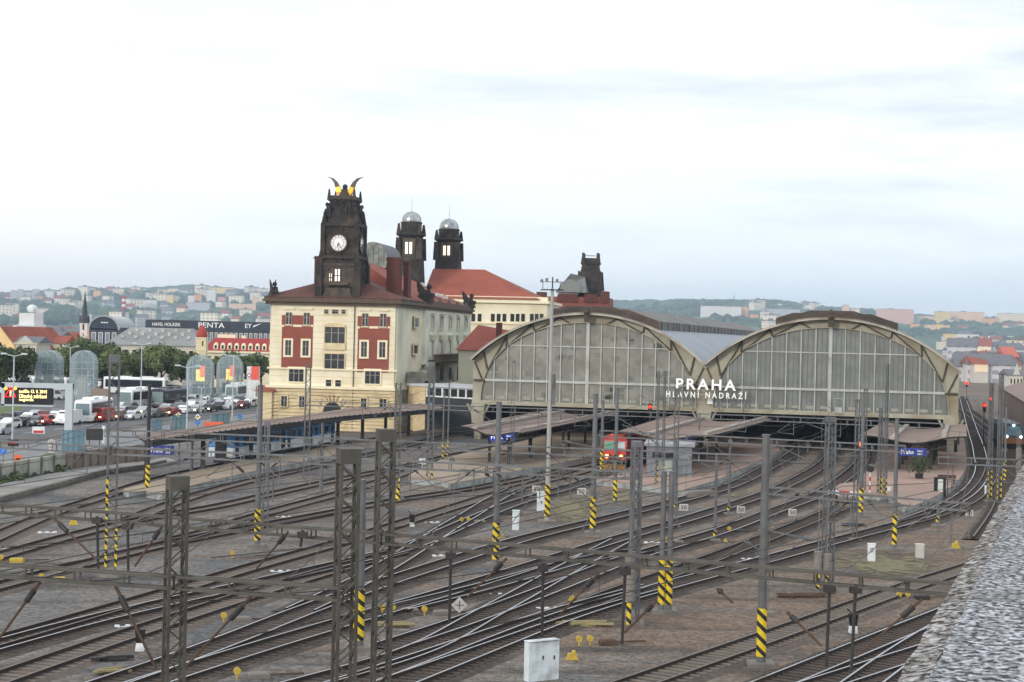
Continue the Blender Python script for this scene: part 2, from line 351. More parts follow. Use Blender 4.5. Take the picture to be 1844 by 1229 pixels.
track('Q', [(0,1060),(75,1040),(200,1008),(300,983),(345,974),(400,964),(461,952),(598,927),(718,903),(836,886),(922,869),(984,855),(1070,838),(1118,820)], 'track sweeping from the left edge to the right side of the second platform', 16, 120, False, 1, axis=True)
track('V', [(290,985),(345,970),(400,953),(471,930),(598,896),(670,875),(740,850)], 'short connecting track curving across the grey ballast behind the tallest lattice masts', 0, 0, False, 1)
track('K', [(0,1161),(175,1110),(287,1077),(461,1024),(598,986),(711,950),(836,911),(896,892),(960,874),(1030,858),(1085,838),(1128,815)], 'track crossing the middle of the yard to the left of the red locomotive', 16, 0, False, 1)
track('M', [(0,1169),(175,1120),(287,1094),(392,1072),(476,1054),(598,1024),(716,999),(780,973),(858,938),(922,912),(980,894),(1050,873),(1106,849),(1150,828)], 'track on which the red locomotive stands', 16, 110, True, 0, axis=True)
track('P', [(0,1231),(140,1181),(287,1131),(345,1112),(455,1076),(560,1043),(650,1018),(716,1000)], 'brown rusty track climbing from the lower left corner behind the nearest lattice mast', 18, 0, False, 1)
track('X2', [(540,1106),(640,1058),(716,1014),(770,979),(810,953),(855,927),(890,903),(930,884)], 'steep crossover track cutting over the others behind the two tall masts', 0, 0, True, 0)
track('F', [(228,1229),(345,1189),(461,1143),(526,1115),(596,1089),(716,1048),(811,1017),(876,996),(922,981),(1062,946),(1139,927),(1217,907),(1290,888),(1383,845),(1430,820)], 'long shining track passing just right of the third platform', 18, 120, True, 0, axis=True)
track('J', [(200,1262),(325,1220),(461,1176),(591,1137),(711,1101),(811,1072),(922,1037),(1139,968),(1217,946),(1284,925),(1377,894),(1440,865),(1490,832)], 'shining track running through the yard below the white speed boards', 12, 120, True, 0, axis=True)
track('D', [(711,1104),(811,1080),(922,1051),(1022,1020),(1100,1002),(1162,997)], 'short turnout track between the crossing tracks in the middle foreground', 0, 0, True, 0)
track('H', [(700,1172),(800,1140),(922,1095),(1022,1056),(1122,1015),(1162,1001),(1222,985),(1284,967),(1383,929),(1470,897),(1515,868),(1552,834)], 'track from the crossing to the left side of the red and white buffer stop', 0, 120, True, 0, axis=True)
track('X', [(540,1243),(636,1215),(711,1202),(836,1135),(922,1089),(1000,1044),(1072,1004),(1120,978)], 'steep crossover track with bright rails in the middle foreground', 12, 0, True, 0)
track('I', [(1062,1094),(1162,1055),(1232,1031),(1300,1005),(1390,970),(1483,932),(1522,914)], 'track ending at the red and white buffer stop', 0, 0, False, 0)
track('C', [(640,1270),(771,1217),(922,1156),(1005,1121),(1122,1085),(1247,1050),(1383,1014),(1500,981),(1608,953),(1670,931),(1720,908),(1750,886),(1766,862),(1764,820),(1752,780)], 'track curving round the right platform towards the hall wall', 10, 200, True, 0)
track('C2', [(600,1250),(711,1213),(922,1140),(1022,1107),(1122,1078),(1180,1064)], 'turnout track merging into the curved one beside the striped twin poles', 10, 0, True, 0)
track('B', [(1217,1215),(1383,1156),(1538,1100),(1633,1064),(1720,1036)], 'single track with visible sleepers in front of the striped pole at lower right', 30, 40, False, 1)
track('A', [(1460,1214),(1635,1141),(1720,1106)], 'shining track disappearing behind the granite parapet at lower right', 25, 40, True, 0)
track('A2', [(1470,1246),(1558,1217),(1660,1184)], 'lowest track in the corner beside the granite parapet', 10, 20, True, 0)
track('A3', [(1555,1240),(1640,1176),(1690,1146)], 'steep crossover track under the granite parapet', 5, 10, True, 0)
track('W', [(1610,953),(1680,935),(1740,910),(1772,880),(1790,830),(1795,790)], 'track in the shade between the right platform and the brown wall', 0, 120, False, 0, axis=True)
track('Z', [(1772,975),(1800,930),(1815,880),(1820,830),(1822,800)], 'track on which the orange and blue railcar stands', 0, 120, False, 0, axis=True)
# ------------------------------------------------------------------ road, car park, paths
def flat(name, pts, z, mat, kind='structure', label=None, cat=None):
    P = [gp(*p) for p in pts]; o = P[0].copy(); o.z = 0
    mb = MB(); mb.prism([(p.x-o.x, p.y-o.y) for p in P], -.3, z)
    q = mb.build(name, mat, loc=o); return tag(q, label, cat, None, kind)
m_asph = M('asphalt', (92, 95, 99), .9, 0, .16, .5, .2, bscale=6, dirt=(112, 112, 112), dscale=.08)
m_asph2 = M('dark_asphalt', (80, 80, 80), .9, 0, .18, .4, .2, bscale=6)
m_path = M('worn_path', (146, 145, 142), .9, 0, .16, .8, .2, dirt=(104, 102, 98), dscale=.2)
flat('road', [(-260,820),(470,742),(510,722),(505,700),(-160,700)], .010, m_asph)
flat('pavement', [(-160,822),(0,806),(250,772),(470,744),(560,750),(330,800),(118,842),(-160,860)], .016, M('apron', (128, 130, 132), .9, 0, .14, .4, .2, bscale=5))
m_mark = M('road_marking', (210, 212, 212), .7, 0, .1, 2)
A0 = gp(0, 782); A1 = gp(462, 728); rd = (A1-A0).normalized(); rn = Vector((rd.y, -rd.x, 0))
mb = MB()
for ln in (-3.6, 0, 3.6, 7.2):
    for k in range(22):
        q = A0+rd*(k*9-60)-rn*(ln+1.8)+Vector((0, 0, .012)); e = q+rd*4
        mb.add([(q-rn*.1)[:], (q+rn*.1)[:], (e+rn*.1)[:], (e-rn*.1)[:]], [(0, 1, 2, 3)])
mb.build('road_markings', m_mark); tag(bpy.data.objects['road_markings'], kind='structure')
# yard service path beside the retaining wall
Pp = [gp(*p) for p in ((-60,905),(0,878),(118,852),(190,842),(265,835),(300,828),(320,836),(265,846),(190,856),(108,880),(0,908),(-60,930))]
mb = MB(); o = Pp[1].copy(); mb.prism([(p.x-o.x, p.y-o.y) for p in Pp], -.2, .28); tag(mb.build('path', m_path, loc=o), kind='structure')
# ------------------------------------------------------------------ platforms (raised slabs between track curves)
def seg(key, side, off, pxa, pxb):
    """points of a track offset sideways, between two picture columns measured on the track"""
    C, Nn = TRK[key]; out = []
    a, b = gp(*pxa), gp(*pxb)
    ia = min(range(len(C)), key=lambda i: (C[i]-a).length); ib = min(range(len(C)), key=lambda i: (C[i]-b).length)
    for i in range(ia, ib+1, 2): out.append(C[i]+Nn[i]*(side*off))
    return out
m_plat = M('platform_paving', (158, 143, 124), .9, 0, .12, .5, .15, bscale=4, dirt=(128, 118, 108), dscale=.12)
m_platp = M('platform_paving_pink', (164, 138, 124), .9, 0, .12, .5, .15, bscale=4, dirt=(134, 122, 114), dscale=.12)
m_edge = M('platform_side', (158, 164, 164), .9, 0, .22, 1.5, .2, dirt=(110, 112, 108), dscale=.8)
def platform(label, poly, top, extra=None):
    o = poly[0].copy(); o.z = 0; t = thing('station_platform', label, 'platform', o, 0, 'platforms of the station')
    mb = MB(); mb.prism([(p.x-o.x, p.y-o.y) for p in poly], -.2, .50); mb.build('platform_wall', m_edge, t)
    c = sum((p for p in poly), Vector())/len(poly)
    mb = MB(); mb.prism([(p.x-o.x, p.y-o.y) for p in poly], .504, .58); mb.build('platform_surface', top, t)
    return t
EH = lambda p, d: p+AX*d
l1 = seg('T', 1, 1.9, (262,872), (640,799)); r1 = seg('U', -1, 1.75, (330,903), (780,793))
platform('long left platform under the narrow canopy, with a pale blue side wall', [gp(222,893)]+l1+[EH(l1[-1], 30), EH(r1[-1], 20)]+r1[::-1]+[gp(262,896), gp(232,899)], m_plat)
l2 = seg('R', 1, 1.9, (770,833), (922,801)); r2 = seg('Q', -1, 1.9, (850,884), (1118,820))
platform('second platform from the left, tan paving, with a glowing blue sign', [gp(736,866)]+l2+[EH(l2[-1], 120), EH(r2[-1], 110)]+r2[::-1]+[gp(795,876), gp(742,873)], m_plat)
l3 = seg('M', 1, 1.9, (1070,866), (1150,828)); r3 = seg('F', -1, 1.8, (1262,895), (1430,820))
platform('third platform, pinkish paving, carrying the grey cabin beside the red locomotive', [gp(1072,874)]+l3+[EH(l3[-1], 120), EH(r3[-1], 120)]+r3[::-1]+[gp(1236,894)], m_platp)
l4 = seg('H', 1, 1.9, (1500,880), (1552,834)); r4 = seg('C', -1, 1.8, (1668,932), (1752,780))
l4[0] = gp(1512, 882)
platform('right platform, pink paving in front, with a blue sign under its wavy roof', [gp(1498,893)]+l4+[EH(l4[-1], 110)]+[EH(r4[-1], 60)]+r4[::-1]+[gp(1600,903)], m_platp)
# green ground cover
def grass_mat():
    m = M('yard_grass', (106, 110, 76), .95, 0, .3, 2.5, .4, col2=(140, 128, 102)); nt = m.node_tree; N = nt.nodes; L = nt.links
    tr = N.new('ShaderNodeBsdfTransparent'); mx = N.new('ShaderNodeMixShader'); tc = N.new('ShaderNodeTexCoord')
    gr = N.new('ShaderNodeVectorMath'); gr.operation = 'LENGTH'; mp = N.new('ShaderNodeMapping'); mp.inputs['Location'].default_value = (-1, -1, 0); mp.inputs['Scale'].default_value = (2, 2, 0)
    L.new(tc.outputs['Generated'], mp.inputs[0]); L.new(mp.outputs[0], gr.inputs[0])
    nz = N.new('ShaderNodeTexNoise'); nz.inputs['Scale'].default_value = .9; nz.inputs['Detail'].default_value = 8; L.new(tc.outputs['Object'], nz.inputs['Vector'])
    a = N.new('ShaderNodeMath'); a.operation = 'MULTIPLY_ADD'; a.inputs[1].default_value = -2.2; L.new(nz.outputs['Fac'], a.inputs[0]); a.inputs[2].default_value = 1.72
    s = N.new('ShaderNodeMath'); s.operation = 'SUBTRACT'; L.new(a.outputs[0], s.inputs[0]); L.new(gr.outputs['Value'], s.inputs[1])
    c = N.new('ShaderNodeMapRange'); c.inputs[1].default_value = -.1; c.inputs[2].default_value = .35; L.new(s.outputs[0], c.inputs[0])
    L.new(c.outputs[0], mx.inputs[0]); L.new(tr.outputs[0], mx.inputs[1]); L.new(N['Principled BSDF'].outputs[0], mx.inputs[2]); L.new(mx.outputs[0], N['Material Output'].inputs[0]); return m
m_grass = grass_mat()
def grass(px0, px1, y0, y1, zt):
    P = [gp(px0,y1), gp(px1,y1), gp(px1,y0), gp(px0,y0)]; o = sum(P, Vector())/4
    mb = MB(); vs = []
    n = 12
    for j in range(n+1):
        for i in range(n+1):
            a = P[0].lerp(P[1], i/n); b = P[3].lerp(P[2], i/n); q = a.lerp(b, j/n)-o; vs.append((q.x, q.y, 0))
    mb.add(vs, [(j*(n+1)+i, j*(n+1)+i+1, (j+1)*(n+1)+i+1, (j+1)*(n+1)+i) for j in range(n) for i in range(n)])
    tag(mb.build('grass', m_grass, loc=(o.x, o.y, zt)), kind='stuff')
grass(960, 1085, 885, 962, .035); grass(1085, 1150, 880, 915, .04); grass(1480, 1700, 990, 1050, .035); grass(1250, 1350, 880, 900, .05)
m_lawn = M('lawn', (92, 108, 58), .95, 0, .3, 2, .5)
flat('grass', [(-60,848),(0,838),(55,832),(95,812),(98,824),(60,838),(0,846),(-60,856)], .06, m_lawn, kind='stuff')
flat('grass', [(-40,735),(36,728),(40,748),(0,752),(-40,756)], .06, m_lawn, kind='stuff')
# ------------------------------------------------------------------ masts, poles and gantries
def lattice_mb(size, z0, z1, leg, step, cap=.0, lac=.05, top=None):
    """square lattice mast around the local z axis; size = half width at foot, top = half width at head"""
    mb = MB(); top = size if top is None else top
    def hw(z): return size+(top-size)*(z-z0)/(z1-z0)
    for sx in (-1, 1):
        for sy in (-1, 1): mb.bar((sx*size, sy*size, z0), (sx*top, sy*top, z1), leg, leg)
    zs = z0+.3; k = 0; zt = z1-cap
    while zs < zt-.05:
        ze = min(zs+step, zt); a, b = hw(zs), hw(ze); s = 1 if k % 2 == 0 else -1
        for q in (-1, 1):
            mb.bar((-s*a, q*a, zs), (s*b, q*b, ze), lac, lac*.6); mb.bar((q*a, s*a, zs), (q*b, -s*b, ze), lac*.6, lac)
        zs = ze; k += 1
    if cap: mb.taper(0, 0, z1-cap, z1+.02, hw(z1-cap)+leg*.52, hw(z1-cap)+leg*.52, top+leg*.52, top+leg*.52)
    return mb
def foundation(t, hw, p=(0, 0), h=.32):
    mb = MB(); mb.taper(p[0], p[1], -.2, h*.6, hw*1.0, hw*1.0, hw*.85, hw*.85); mb.build('foundation', m_conc, t)
def beam_mb(p0, p1, sep=.30, dep=.30, chord=.06, step=1.25):
    mb = MB(); p0 = Vector(p0); p1 = Vector(p1); d = (p1-p0); Ln = d.length; d.normalize(); n = Vector((d.y, -d.x, 0)).normalized()*(dep/2); up = Vector((0, 0, sep/2))
    for s in (-1, 1):
        mb.bar(p0+n*s+up, p1+n*s+up, chord, chord*1.1); mb.bar(p0+n*s-up, p1+n*s-up, chord, chord*1.1)
    k = int(Ln/step)
    for i in range(k+1):
        q = p0+d*(Ln*i/k)
        for s in (-1, 1): mb.bar(q+n*s+up, q+n*s-up, chord*.8, chord*.8)
        mb.bar(q-n+up*.9, q+n+up*.9, chord*.6, chord*.6)
        if i < k:
            q2 = p0+d*(Ln*(i+1)/k); mb.bar(q-n+up, q2+n+up, chord*.4, chord*.4)
    return mb
def plane_pt(px, py, a, b):
    """ray meets upright plane through world points a, b"""
    u = (b-a); u.z = 0; u.normalize(); s, z = frame_pt(px, py, a, u); q = a+u*s; q.z = z; return q
GANTRY = 'overhead line gantries across the tracks'
def gantry(label, masts, beams, zb, rods=(), drops=(), mat=None, beamp=None):
    """masts: (pxbase, ytop, half width, rot) located on the beam line; beams: list of ((px,py),(px,py))"""
    mat = mat or m_olive
    A, B = gp(*beams[0][0], zb), gp(*beams[-1][1], zb); o = Vector((A.x, A.y, 0))
    t = thing('catenary_gantry', label, 'gantry', o, 0, GANTRY)
    kw = beamp or {}
    for b0, b1 in beams:
        beam_mb(gp(*b0, zb)-o, gp(*b1, zb)-o, **kw).build('beam', mat, t)
    for (px, py, ytop, hw, rot) in masts:
        p = gp(px, py, zb); top = dp(px, ytop, p.y).z
        g = lattice_mb(hw, .25, top, hw*.33, hw*1.75, cap=hw*1.5, lac=hw*.22, top=hw*.94)
        g.build('mast', mat, t, (p.x-o.x, p.y-o.y, 0), rot)
        foundation(t, hw+.35, (p.x-o.x, p.y-o.y))
        if px == 203:
            for z0, h, q in ((.6, 2.2, (-1, 1)), (3.2, 2.6, (-1,))):
                for sx in q: m = MB(); m.bar((sx*hw, -hw, z0), (sx*hw, -hw, z0+h), hw*.5, hw*.5); m.build('warning_band', m_stripe, t, (p.x-o.x, p.y-o.y, 0), rot)
    for (a, b) in rods:
        p, q = plane_pt(*a, A, B)-o, plane_pt(*b, A, B)-o
        m = MB(); e = p+(q-p)*.12; f = p+(q-p)*.30
        m.tube(p, e, .045, .045, 6, 0); m.tube(e, f, .085, .085, 8, 1); m.tube(f, q, .035, .035, 6, 0); m.build('cantilever_arm', [m_steel if mat is m_steel else m_rust, m_dark], t)
    for (a, b) in drops:
        p, q = plane_pt(*a, A, B)-o, plane_pt(*b, A, B)-o; m = MB(); m.tube(p, q, .05, .045, 7); m.box(p.x-.16, p.x+.16, p.y-.12, p.y+.12, p.z-.25, p.z-.05); m.build('drop_tube', m_dark if mat is m_olive else mat, t)
    return t
gantry('nearest grey-olive gantry, its beam running from the left edge between the two closest lattice masts',
       [(-195, 1014, 824, .225, .4), (316, 1049, 858, .225, .45), (622, 1070, 809, .235, .35)], [((-200, 1014), (318, 1049)), ((318, 1049), (622, 1070))], 8.0,
       rods=[((72,1049),(-10,1162)), ((208,1056),(282,1206)), ((452,1075),(330,1206))], drops=[((-40,1043),(-42,1120)),])
gantry('long gantry whose beam crosses the whole lower picture to the parapet',
       [(-195, 900, 700, .24, .3), (691, 970, 774, .25, .3)], [((-200, 900), (691, 970)), ((691, 970), (1720, 1062))], 8.0,
       rods=[((97,934),(178,1012)), ((292,948),(243,1020)), ((519,958),(462,1024)), ((912,1006),(842,1075)), ((1077,1034),(1008,1108)), ((1182,1082),(1124,1140)), ((1417,1102),(1480,1164)), ((1660,1080),(1542,1182)), ((1291,1060),(1320,1086))],
       drops=[((175,930),(177,1025)), ((230,940),(231,1033)), ((545,955),(541,985)), ((812,992),(809,1122)), ((978,1014),(976,1148)), ((1126,1020),(1120,1160)), ((1494,1050),(1488,1202)), ((1541,1052),(1533,1205))])
gantry('gantry between the tall left lattice mast and the slim one near the twin poles',
       [(-146, 792, 640, .22, .3), (203, 812, 640, .28, .3), (1146, 857, 795, .23, .25)], [((-150, 792), (203, 812)), ((203, 812), (1146, 857))], 7.3,
       rods=[((420,834),(482,889)), ((530,841),(560,875)), ((870,850),(905,874)), ((330,830),(360,812))], drops=[((493,838),(491,905)), ((942,850),(940,905)), ((700,846),(699,880))], mat=m_steel, beamp=dict(sep=.40, dep=.4, chord=.075, step=2.0))
FB = dict(sep=.46, dep=.4, chord=.07, step=2.2)
gantry('thin gantry beam in front of the second platform, ending beside the red locomotive at right', [(481, 790, 762, .17, 0), (1383, 828, 783, .05, 0)], [((190, 780), (1383, 828))], 7.0,
       rods=[((640,800),(590,780)), ((760,803),(735,818)), ((1010,800),(1068,833)), ((1240,822),(1285,845))], drops=[((578,793),(577,840)), ((660,797),(659,830)), ((1218,821),(1217,880))], mat=m_steel, beamp=FB)
gantry('gantry beam passing in front of the red locomotive cab and the grey cabin', [(1218, 787, 700, .17, 0), (1543, 803, 720, .14, 0)], [((1082, 781), (1630, 809))], 7.0,
       rods=[((1390,800),(1450,826)), ((1165,783),(1120,765)), ((1560,806),(1520,822))], drops=[((1455,800),(1454,816)), ((1315,792),(1314,830))], mat=m_steel, beamp=FB)
gantry('gantry beam just below the left glazed arch, before the second canopy', [(924, 738, 650, .16, 0)], [((540, 726), (1383, 754))], 7.0,
       rods=[((850,735),(890,762)), ((1100,745),(1150,775)), ((700,732),(672,752))], drops=[((720,735),(719,760)), ((1010,742),(1009,756))], mat=m_steel, beamp=FB)
gantry('gantry beam under the right glazed arch with red signal lamps below it', [(1558, 762, 700, .15, 0)], [((1360, 753), (1700, 768))], 7.0, rods=[((1445,760),(1500,780))], mat=m_steel, beamp=FB)
gantry('gantry beam crossing above the tip of the right platform and the white kilometre boxes', [(1386, 884, 790, .06, 0)], [((1386, 884), (1745, 914))], 6.6,
       rods=[((1655,908),(1668,926)), ((1560,899),(1590,930)), ((1440,888),(1415,905))], drops=[((1615,904),(1614,930)),], mat=m_steel, beamp=dict(sep=.36, dep=.36, chord=.07, step=2.0))
gantry('gantry across the shaded tracks at the right edge with short brackets', [(1716, 830, 815, .05, 0)], [((1690, 829), (1870, 836))], 6.4, rods=[((1760,832),(1730,846)), ((1825,834),(1850,815))], mat=m_steel, beamp=FB)
# ---- single poles
POLES = 'single overhead line poles in the yard'
def pole(label, base, top, r=.16, stripe=2.2, r1=None, arms=(), twin=0, kind='tube', base_c=True, z0=0., mat=None, capz=0):
    b = gp(*base, z0); zt = dp(top[0], top[1], b.y).z; o = b.copy()
    t = thing('catenary_pole', label, 'pole', o, 0, POLES); H = zt-z0; mat = mat or m_steel
    for k in ((0,) if not twin else (-.5, .5)):
        off = k*twin
        if kind == 'tube':
            m = MB(); m.tube((off, 0, -.1), (off, 0, H), r, r1 or r*.8, 12); m.tube((off, 0, H), (off, 0, H+.06), (r1 or r*.8)*1.15, None, 12)
            m.build('pole', mat, t, smooth=False)
        else:
            m = lattice_mb(r, -.1, H, r*.42, r*2.2, cap=r*1.2 if capz else 0, lac=r*.22, top=r*.8)
            m.build('pole', mat, t, (off, 0, 0), .2)
        if stripe:
            m = MB()
            if kind == 'tube': m.tube((off, 0, .45), (off, 0, .45+stripe), r*1.07, r*1.05, 14)
            else:
                for sx in (-1, 1):
                    for sy in (-1, 1): m.bar((off+sx*r, sy*r, .35), (off+sx*r*.96, sy*r*.96, .35+stripe), r*.45, r*.45)
            m.build('warning_band', m_stripe, t)
    if base_c: foundation(t, r*2.4+(twin*.5 if twin else 0)+.15)
    for (h, dx, dy, dz) in arms:
        m = MB(); m.bar((0, 0, h), (dx, dy, h+dz), .07, .07); m.tube((dx*.7, dy*.7, h+dz*.7), (dx*.86, dy*.86, h+dz*.86), .09, .09, 8); m.build('bracket_arm', m_steel, t)
    return t
pole('round grey pole with a striped foot, left of the two tallest lattice masts', (463,985), (470,695), .20, 2.1, arms=[(6.2,-2.4,-.6,.8), (6.2,2.2,.5,.5)])
pole('round striped-foot pole in the middle of the yard before the left arch', (892,1020), (900,726), .21, 2.3, arms=[(6.3,3.0,.6,-.9), (1.9,.9,0,0)])
pole('round grey pole with a striped foot standing at the end of the pale green patch', (1067,962), (1075,711), .21, 2.3, arms=[(6.4,-2.6,-.4,.5)])
pole('thick dark grey pole with a striped foot at lower right, nearest of the round poles', (1370,1200), (1388,785), .21, 2.15, arms=[(5.1,-.9,-.3,.5), (6.1,2.6,.4,-.5)], mat=M('weathered_grey_paint', (98, 100, 100), .6, 0, .12, 1.5, dirt=(70, 70, 68), dscale=1))
pole('round striped-foot pole between two white boxes before the right platform', (1610,992), (1620,756), .16, 2.1, arms=[(5.5,-2.2,-.3,.6)])
pole('round grey pole with a striped foot beside the red and white buffer stop', (1550,932), (1559,728), .19, 2.0, arms=[(5.2,-2.2,-.3,-.2)])
pole('pair of poles side by side with broad hazard stripes at lower right', (1197,1104), (1206,851), .17, 2.35, twin=.40)
pole('slim pole with a striped foot in front of the third platform tip', (1107,910), (1113,700), .17, 1.7, arms=[(5.6,-1.8,0,.5)])
pole('grey pole with a striped foot just left of the red locomotive', (1083,852), (1087,722), .19, 2.0)
pole('round pole with a striped foot at the tip of the long left platform', (265,890), (268,694), .19, 2.1, arms=[(6,2.0,.3,-.6)], mat=m_dark)
pole('tall slim pair of lattice posts with striped feet in front of the grey cabin', (1187,884), (1196,668), .10, 2.2, twin=.62, kind='lat')
pole('lattice post in front of the left part of the station front', (551,862), (560,655), .26, 0, kind='lat')
pole('lattice post partly hidden behind the tallest middle mast', (713,900), (719,690), .26, 1.5, kind='lat')
pole('lattice post in front of the glazed corridor of the station', (773,872), (778,655), .26, 1.2, kind='lat')
pole('thin post with a striped middle, left of the second canopy', (806,826), (801,690), .10, 1.6, base_c=False)
pole('thin post with a striped foot beside the thin striped one left of the second canopy', (797,836), (796,704), .10, 1.8, base_c=False)
pole('short grey post with a pale foot in front of the blue coaches', (481,884), (484,762), .16, 0)
pole('short grey post with a pale foot beyond the blue coaches', (578,888), (581,764), .16, 0)
pole('thin yellow-footed post beside the speed board right of the slim lattice mast', (1215,922), (1219,790), .12, .35)
pole('thin post with a yellow foot left of the second speed board', (1312,928), (1316,792), .12, .35)
pole('thin post with a yellow foot in the open gravel right of the twin poles', (1287,976), (1293,820), .12, .35)
pole('thin post with a yellow concrete foot in front of the right platform information board', (1688,950), (1690,900), .13, .45)
pole('lattice post with a yellow banded foot on the right platform, left one of two', (1583,900), (1591,735), .16, 1.8, kind='lat')
pole('tall slim post with a camera head rising in front of the right arch', (1593,902), (1600,655), .13, 1.8, kind='lat')
pole('thin grey post under the far corner of the right platform roof', (1706,895), (1712,806), .05, 0, base_c=False)
pole('striped-foot lattice post in the shade right of the right platform, nearer one', (1781,905), (1788,690), .16, 2.6, kind='lat')
pole('tall dark lattice post in the shade at the right edge with a striped foot', (1798,908), (1805,672), .17, 2.4, kind='lat')
pole('round post with a striped foot nearest the parapet at the right edge', (1809,872), (1815,735), .13, 2.2)
pole('post behind the slim twin lattice posts, at the platform edge', (1258,835), (1262,745), .12, 0, base_c=False)
pole('post standing at the left edge of the picture beyond the retaining wall', (322,838), (324,775), .12, 0, base_c=False)
pole('slim grey post between the blue name sign and the nearest lattice mast', (345,850), (347,775), .16, 0, base_c=False)
pole('slim grey post right beside the one next to the blue name sign', (364,846), (366,778), .16, 0, base_c=False)
pole('thick grey pole with a striped foot between the two tallest lattice masts', (645,1170), (655,866), .24, 2.3)
# ---- tension mast with concrete weights
def tension(label, base, top, hw, wts, yb):
    b = gp(*base); zt = dp(top[0], top[1], b.y).z
    t = thing('tension_mast', label, 'mast', b, 0, 'tension masts with concrete weights')
    lattice_mb(hw, -.1, zt, hw*.3, hw*2.2, cap=hw, lac=hw*.2, top=hw*.75).build('mast', m_steel, t, (0, 0, 0), .25)
    foundation(t, hw+.4)
    for (px, y0, y1) in wts:
        p0 = dp(px, y1, b.y-.8); p1 = dp(px, y0, b.y-.8); H = p1.z-p0.z; m = MB(); x = p0.x-b.x; n = 8
        for k in range(n): z = p0.z+H*k/n; m.tube((x, -.8, z), (x, -.8, z+H/n*.9), .26, .26, 14)
        m.tube((x, -.8, p0.z), (x, -.8, min(zt, p1.z+3)), .03, .03, 5); m.build('counterweight', m_conc, t)
        m = MB(); m.tube((x, -.8, .2), (x, -.8, max(.9, p0.z-.1)), .12, .12, 10); m.build('weight_guide', m_stripe, t)
tension('lattice mast at lower right with two stacks of round concrete weights', (1489,1064), (1496,752), .27, [(1473, 992, 1028), (1489, 997, 1034)], 0)
tension('slim lattice mast beside the twin striped poles with one white stack of weights', (1140,1127), (1152,797), .22, [(1133, 1002, 1082)], 0)
tension('post at the right edge by the parapet with a pale stack of weights', (1832,905), (1836,780), .15, [(1834, 806, 850)], 0)
# ---- tall floodlight mast
b = gp(985, 942); zt = dp(994, 520, b.y).z
t = thing('floodlight_mast', 'tall pale floodlight mast rising in front of the left arch, with lamps on a crosshead', 'light mast', b)
m = MB(); m.tube((0,0,-.1), (0,0,zt), .21, .12, 12); m.build('pole', M('pale_grey_paint', (160, 160, 156), .6, 0, .1, 1.5), t)
m = MB(); m.tube((0,0,.5), (0,0,3.0), .225, .22, 14); m.build('warning_band', m_stripe, t); foundation(t, .8)
m = MB(); m.box(.18,.42,-.15,.15,9.2,11.6); m.build('switch_box', m_steel, t)
m = MB(); m.bar((-.9,0,zt-.1),(.9,0,zt-.1),.5,.08); m.bar((0,0,zt),(0,0,zt+.9),.10); m.bar((-.75,0,zt),(-.75,0,zt+.7),.05); m.bar((.6,0,zt),(.6,0,zt+.55),.05); m.bar((-.9,-.25,zt+.5),(.9,-.25,zt+.5),.05); m.build('crosshead', m_dark, t)
for dx, dz in ((-.85, .45), (-.45, .55), (.35, .5), (.8, .3)):
    m = MB(); m.box(dx-.11, dx+.11, -.3, -.12, zt+dz, zt+dz+.2); m.taper(dx, -.21, zt+dz+.2, zt+dz+.26, .11, .09, .05, .05); m.build('floodlight', M('lamp_shell', (120, 122, 122), .4, 0, .1, 3), t)
# ---- overhead wires
m_wire = M('copper_wire', (64, 60, 58), .6, .3, .1, 3)
def wire(key, i0, i1, z0=5.6):
    C, Nn = TRK[key]; pts = C[i0:i1:6]
    if len(pts) < 4: return
    o = pts[0].copy(); m = MB()
    for q, e in zip(pts[:-1], pts[1:]): m.tube(q-o+Vector((0, 0, z0)), e-o+Vector((0, 0, z0)), .020, .020, 4)
    hs = [z0+1.3-1.0*math.sin(PI*((k*6) % 48)/48) for k in range(len(pts))]
    for k in range(len(pts)-1):
        m.tube(pts[k]-o+Vector((0, 0, hs[k])), pts[k+1]-o+Vector((0, 0, hs[k+1])), .018, .018, 4)
        if k % 2: m.tube(pts[k]-o+Vector((0, 0, z0)), pts[k]-o+Vector((0, 0, hs[k])), .011, .011, 3)
    tag(m.build('contact_wire', m_wire, loc=o), 'thin dark overhead wire strung above a track between the gantries', 'wire', 'overhead wires')
# cantilever sets hanging from the far gantry beams above every track they cross
def auto_arms():
    for t in [o for o in bpy.data.objects if o.name.startswith('catenary_gantry')][2:]:
        for bm in [c for c in list(t.children) if c.name.startswith('beam')]:
            P = [v.co for v in bm.data.vertices]; a = min(P, key=lambda v: v.x)+t.location; b = max(P, key=lambda v: v.x)+t.location; zb = sum(v.z for v in P)/len(P)-.1
            for key, (C, Nn) in TRK.items():
                for i in range(0, len(C)-3, 3):
                    p, q = C[i], C[i+3]; d = b-a; e = q-p; den = d.x*e.y-d.y*e.x
                    if abs(den) < 1e-6: continue
                    s = ((p.x-a.x)*e.y-(p.y-a.y)*e.x)/den; u = ((p.x-a.x)*d.y-(p.y-a.y)*d.x)/den
                    if not (0.02 < s < .98 and 0 <= u < 1): continue
                    c = a+d*s-t.location; c.z = zb; n = Vector((d.x, d.y, 0)).normalized(); sd = 1 if (i//3) % 2 else -1; f = c+n*sd*1.5
                    m = MB(); m.tube(f, f-Vector((0, 0, 1.5)), .035, .03, 5); m.build('drop_tube', m_steel, t)
                    m = MB(); m.tube(f-Vector((0, 0, .1)), f-n*sd*.45-Vector((0, 0, .42)), .05, .05, 6, 1); m.tube(f-n*sd*.45-Vector((0, 0, .42)), c-n*sd*.1-Vector((0, 0, 1.25)), .03, .03, 5, 0); m.tube(f-Vector((0, 0, 1.4)), c-Vector((0, 0, 1.3)), .025, .02, 5, 0); m.build('cantilever_arm', [m_steel, m_dark], t); break
auto_arms()
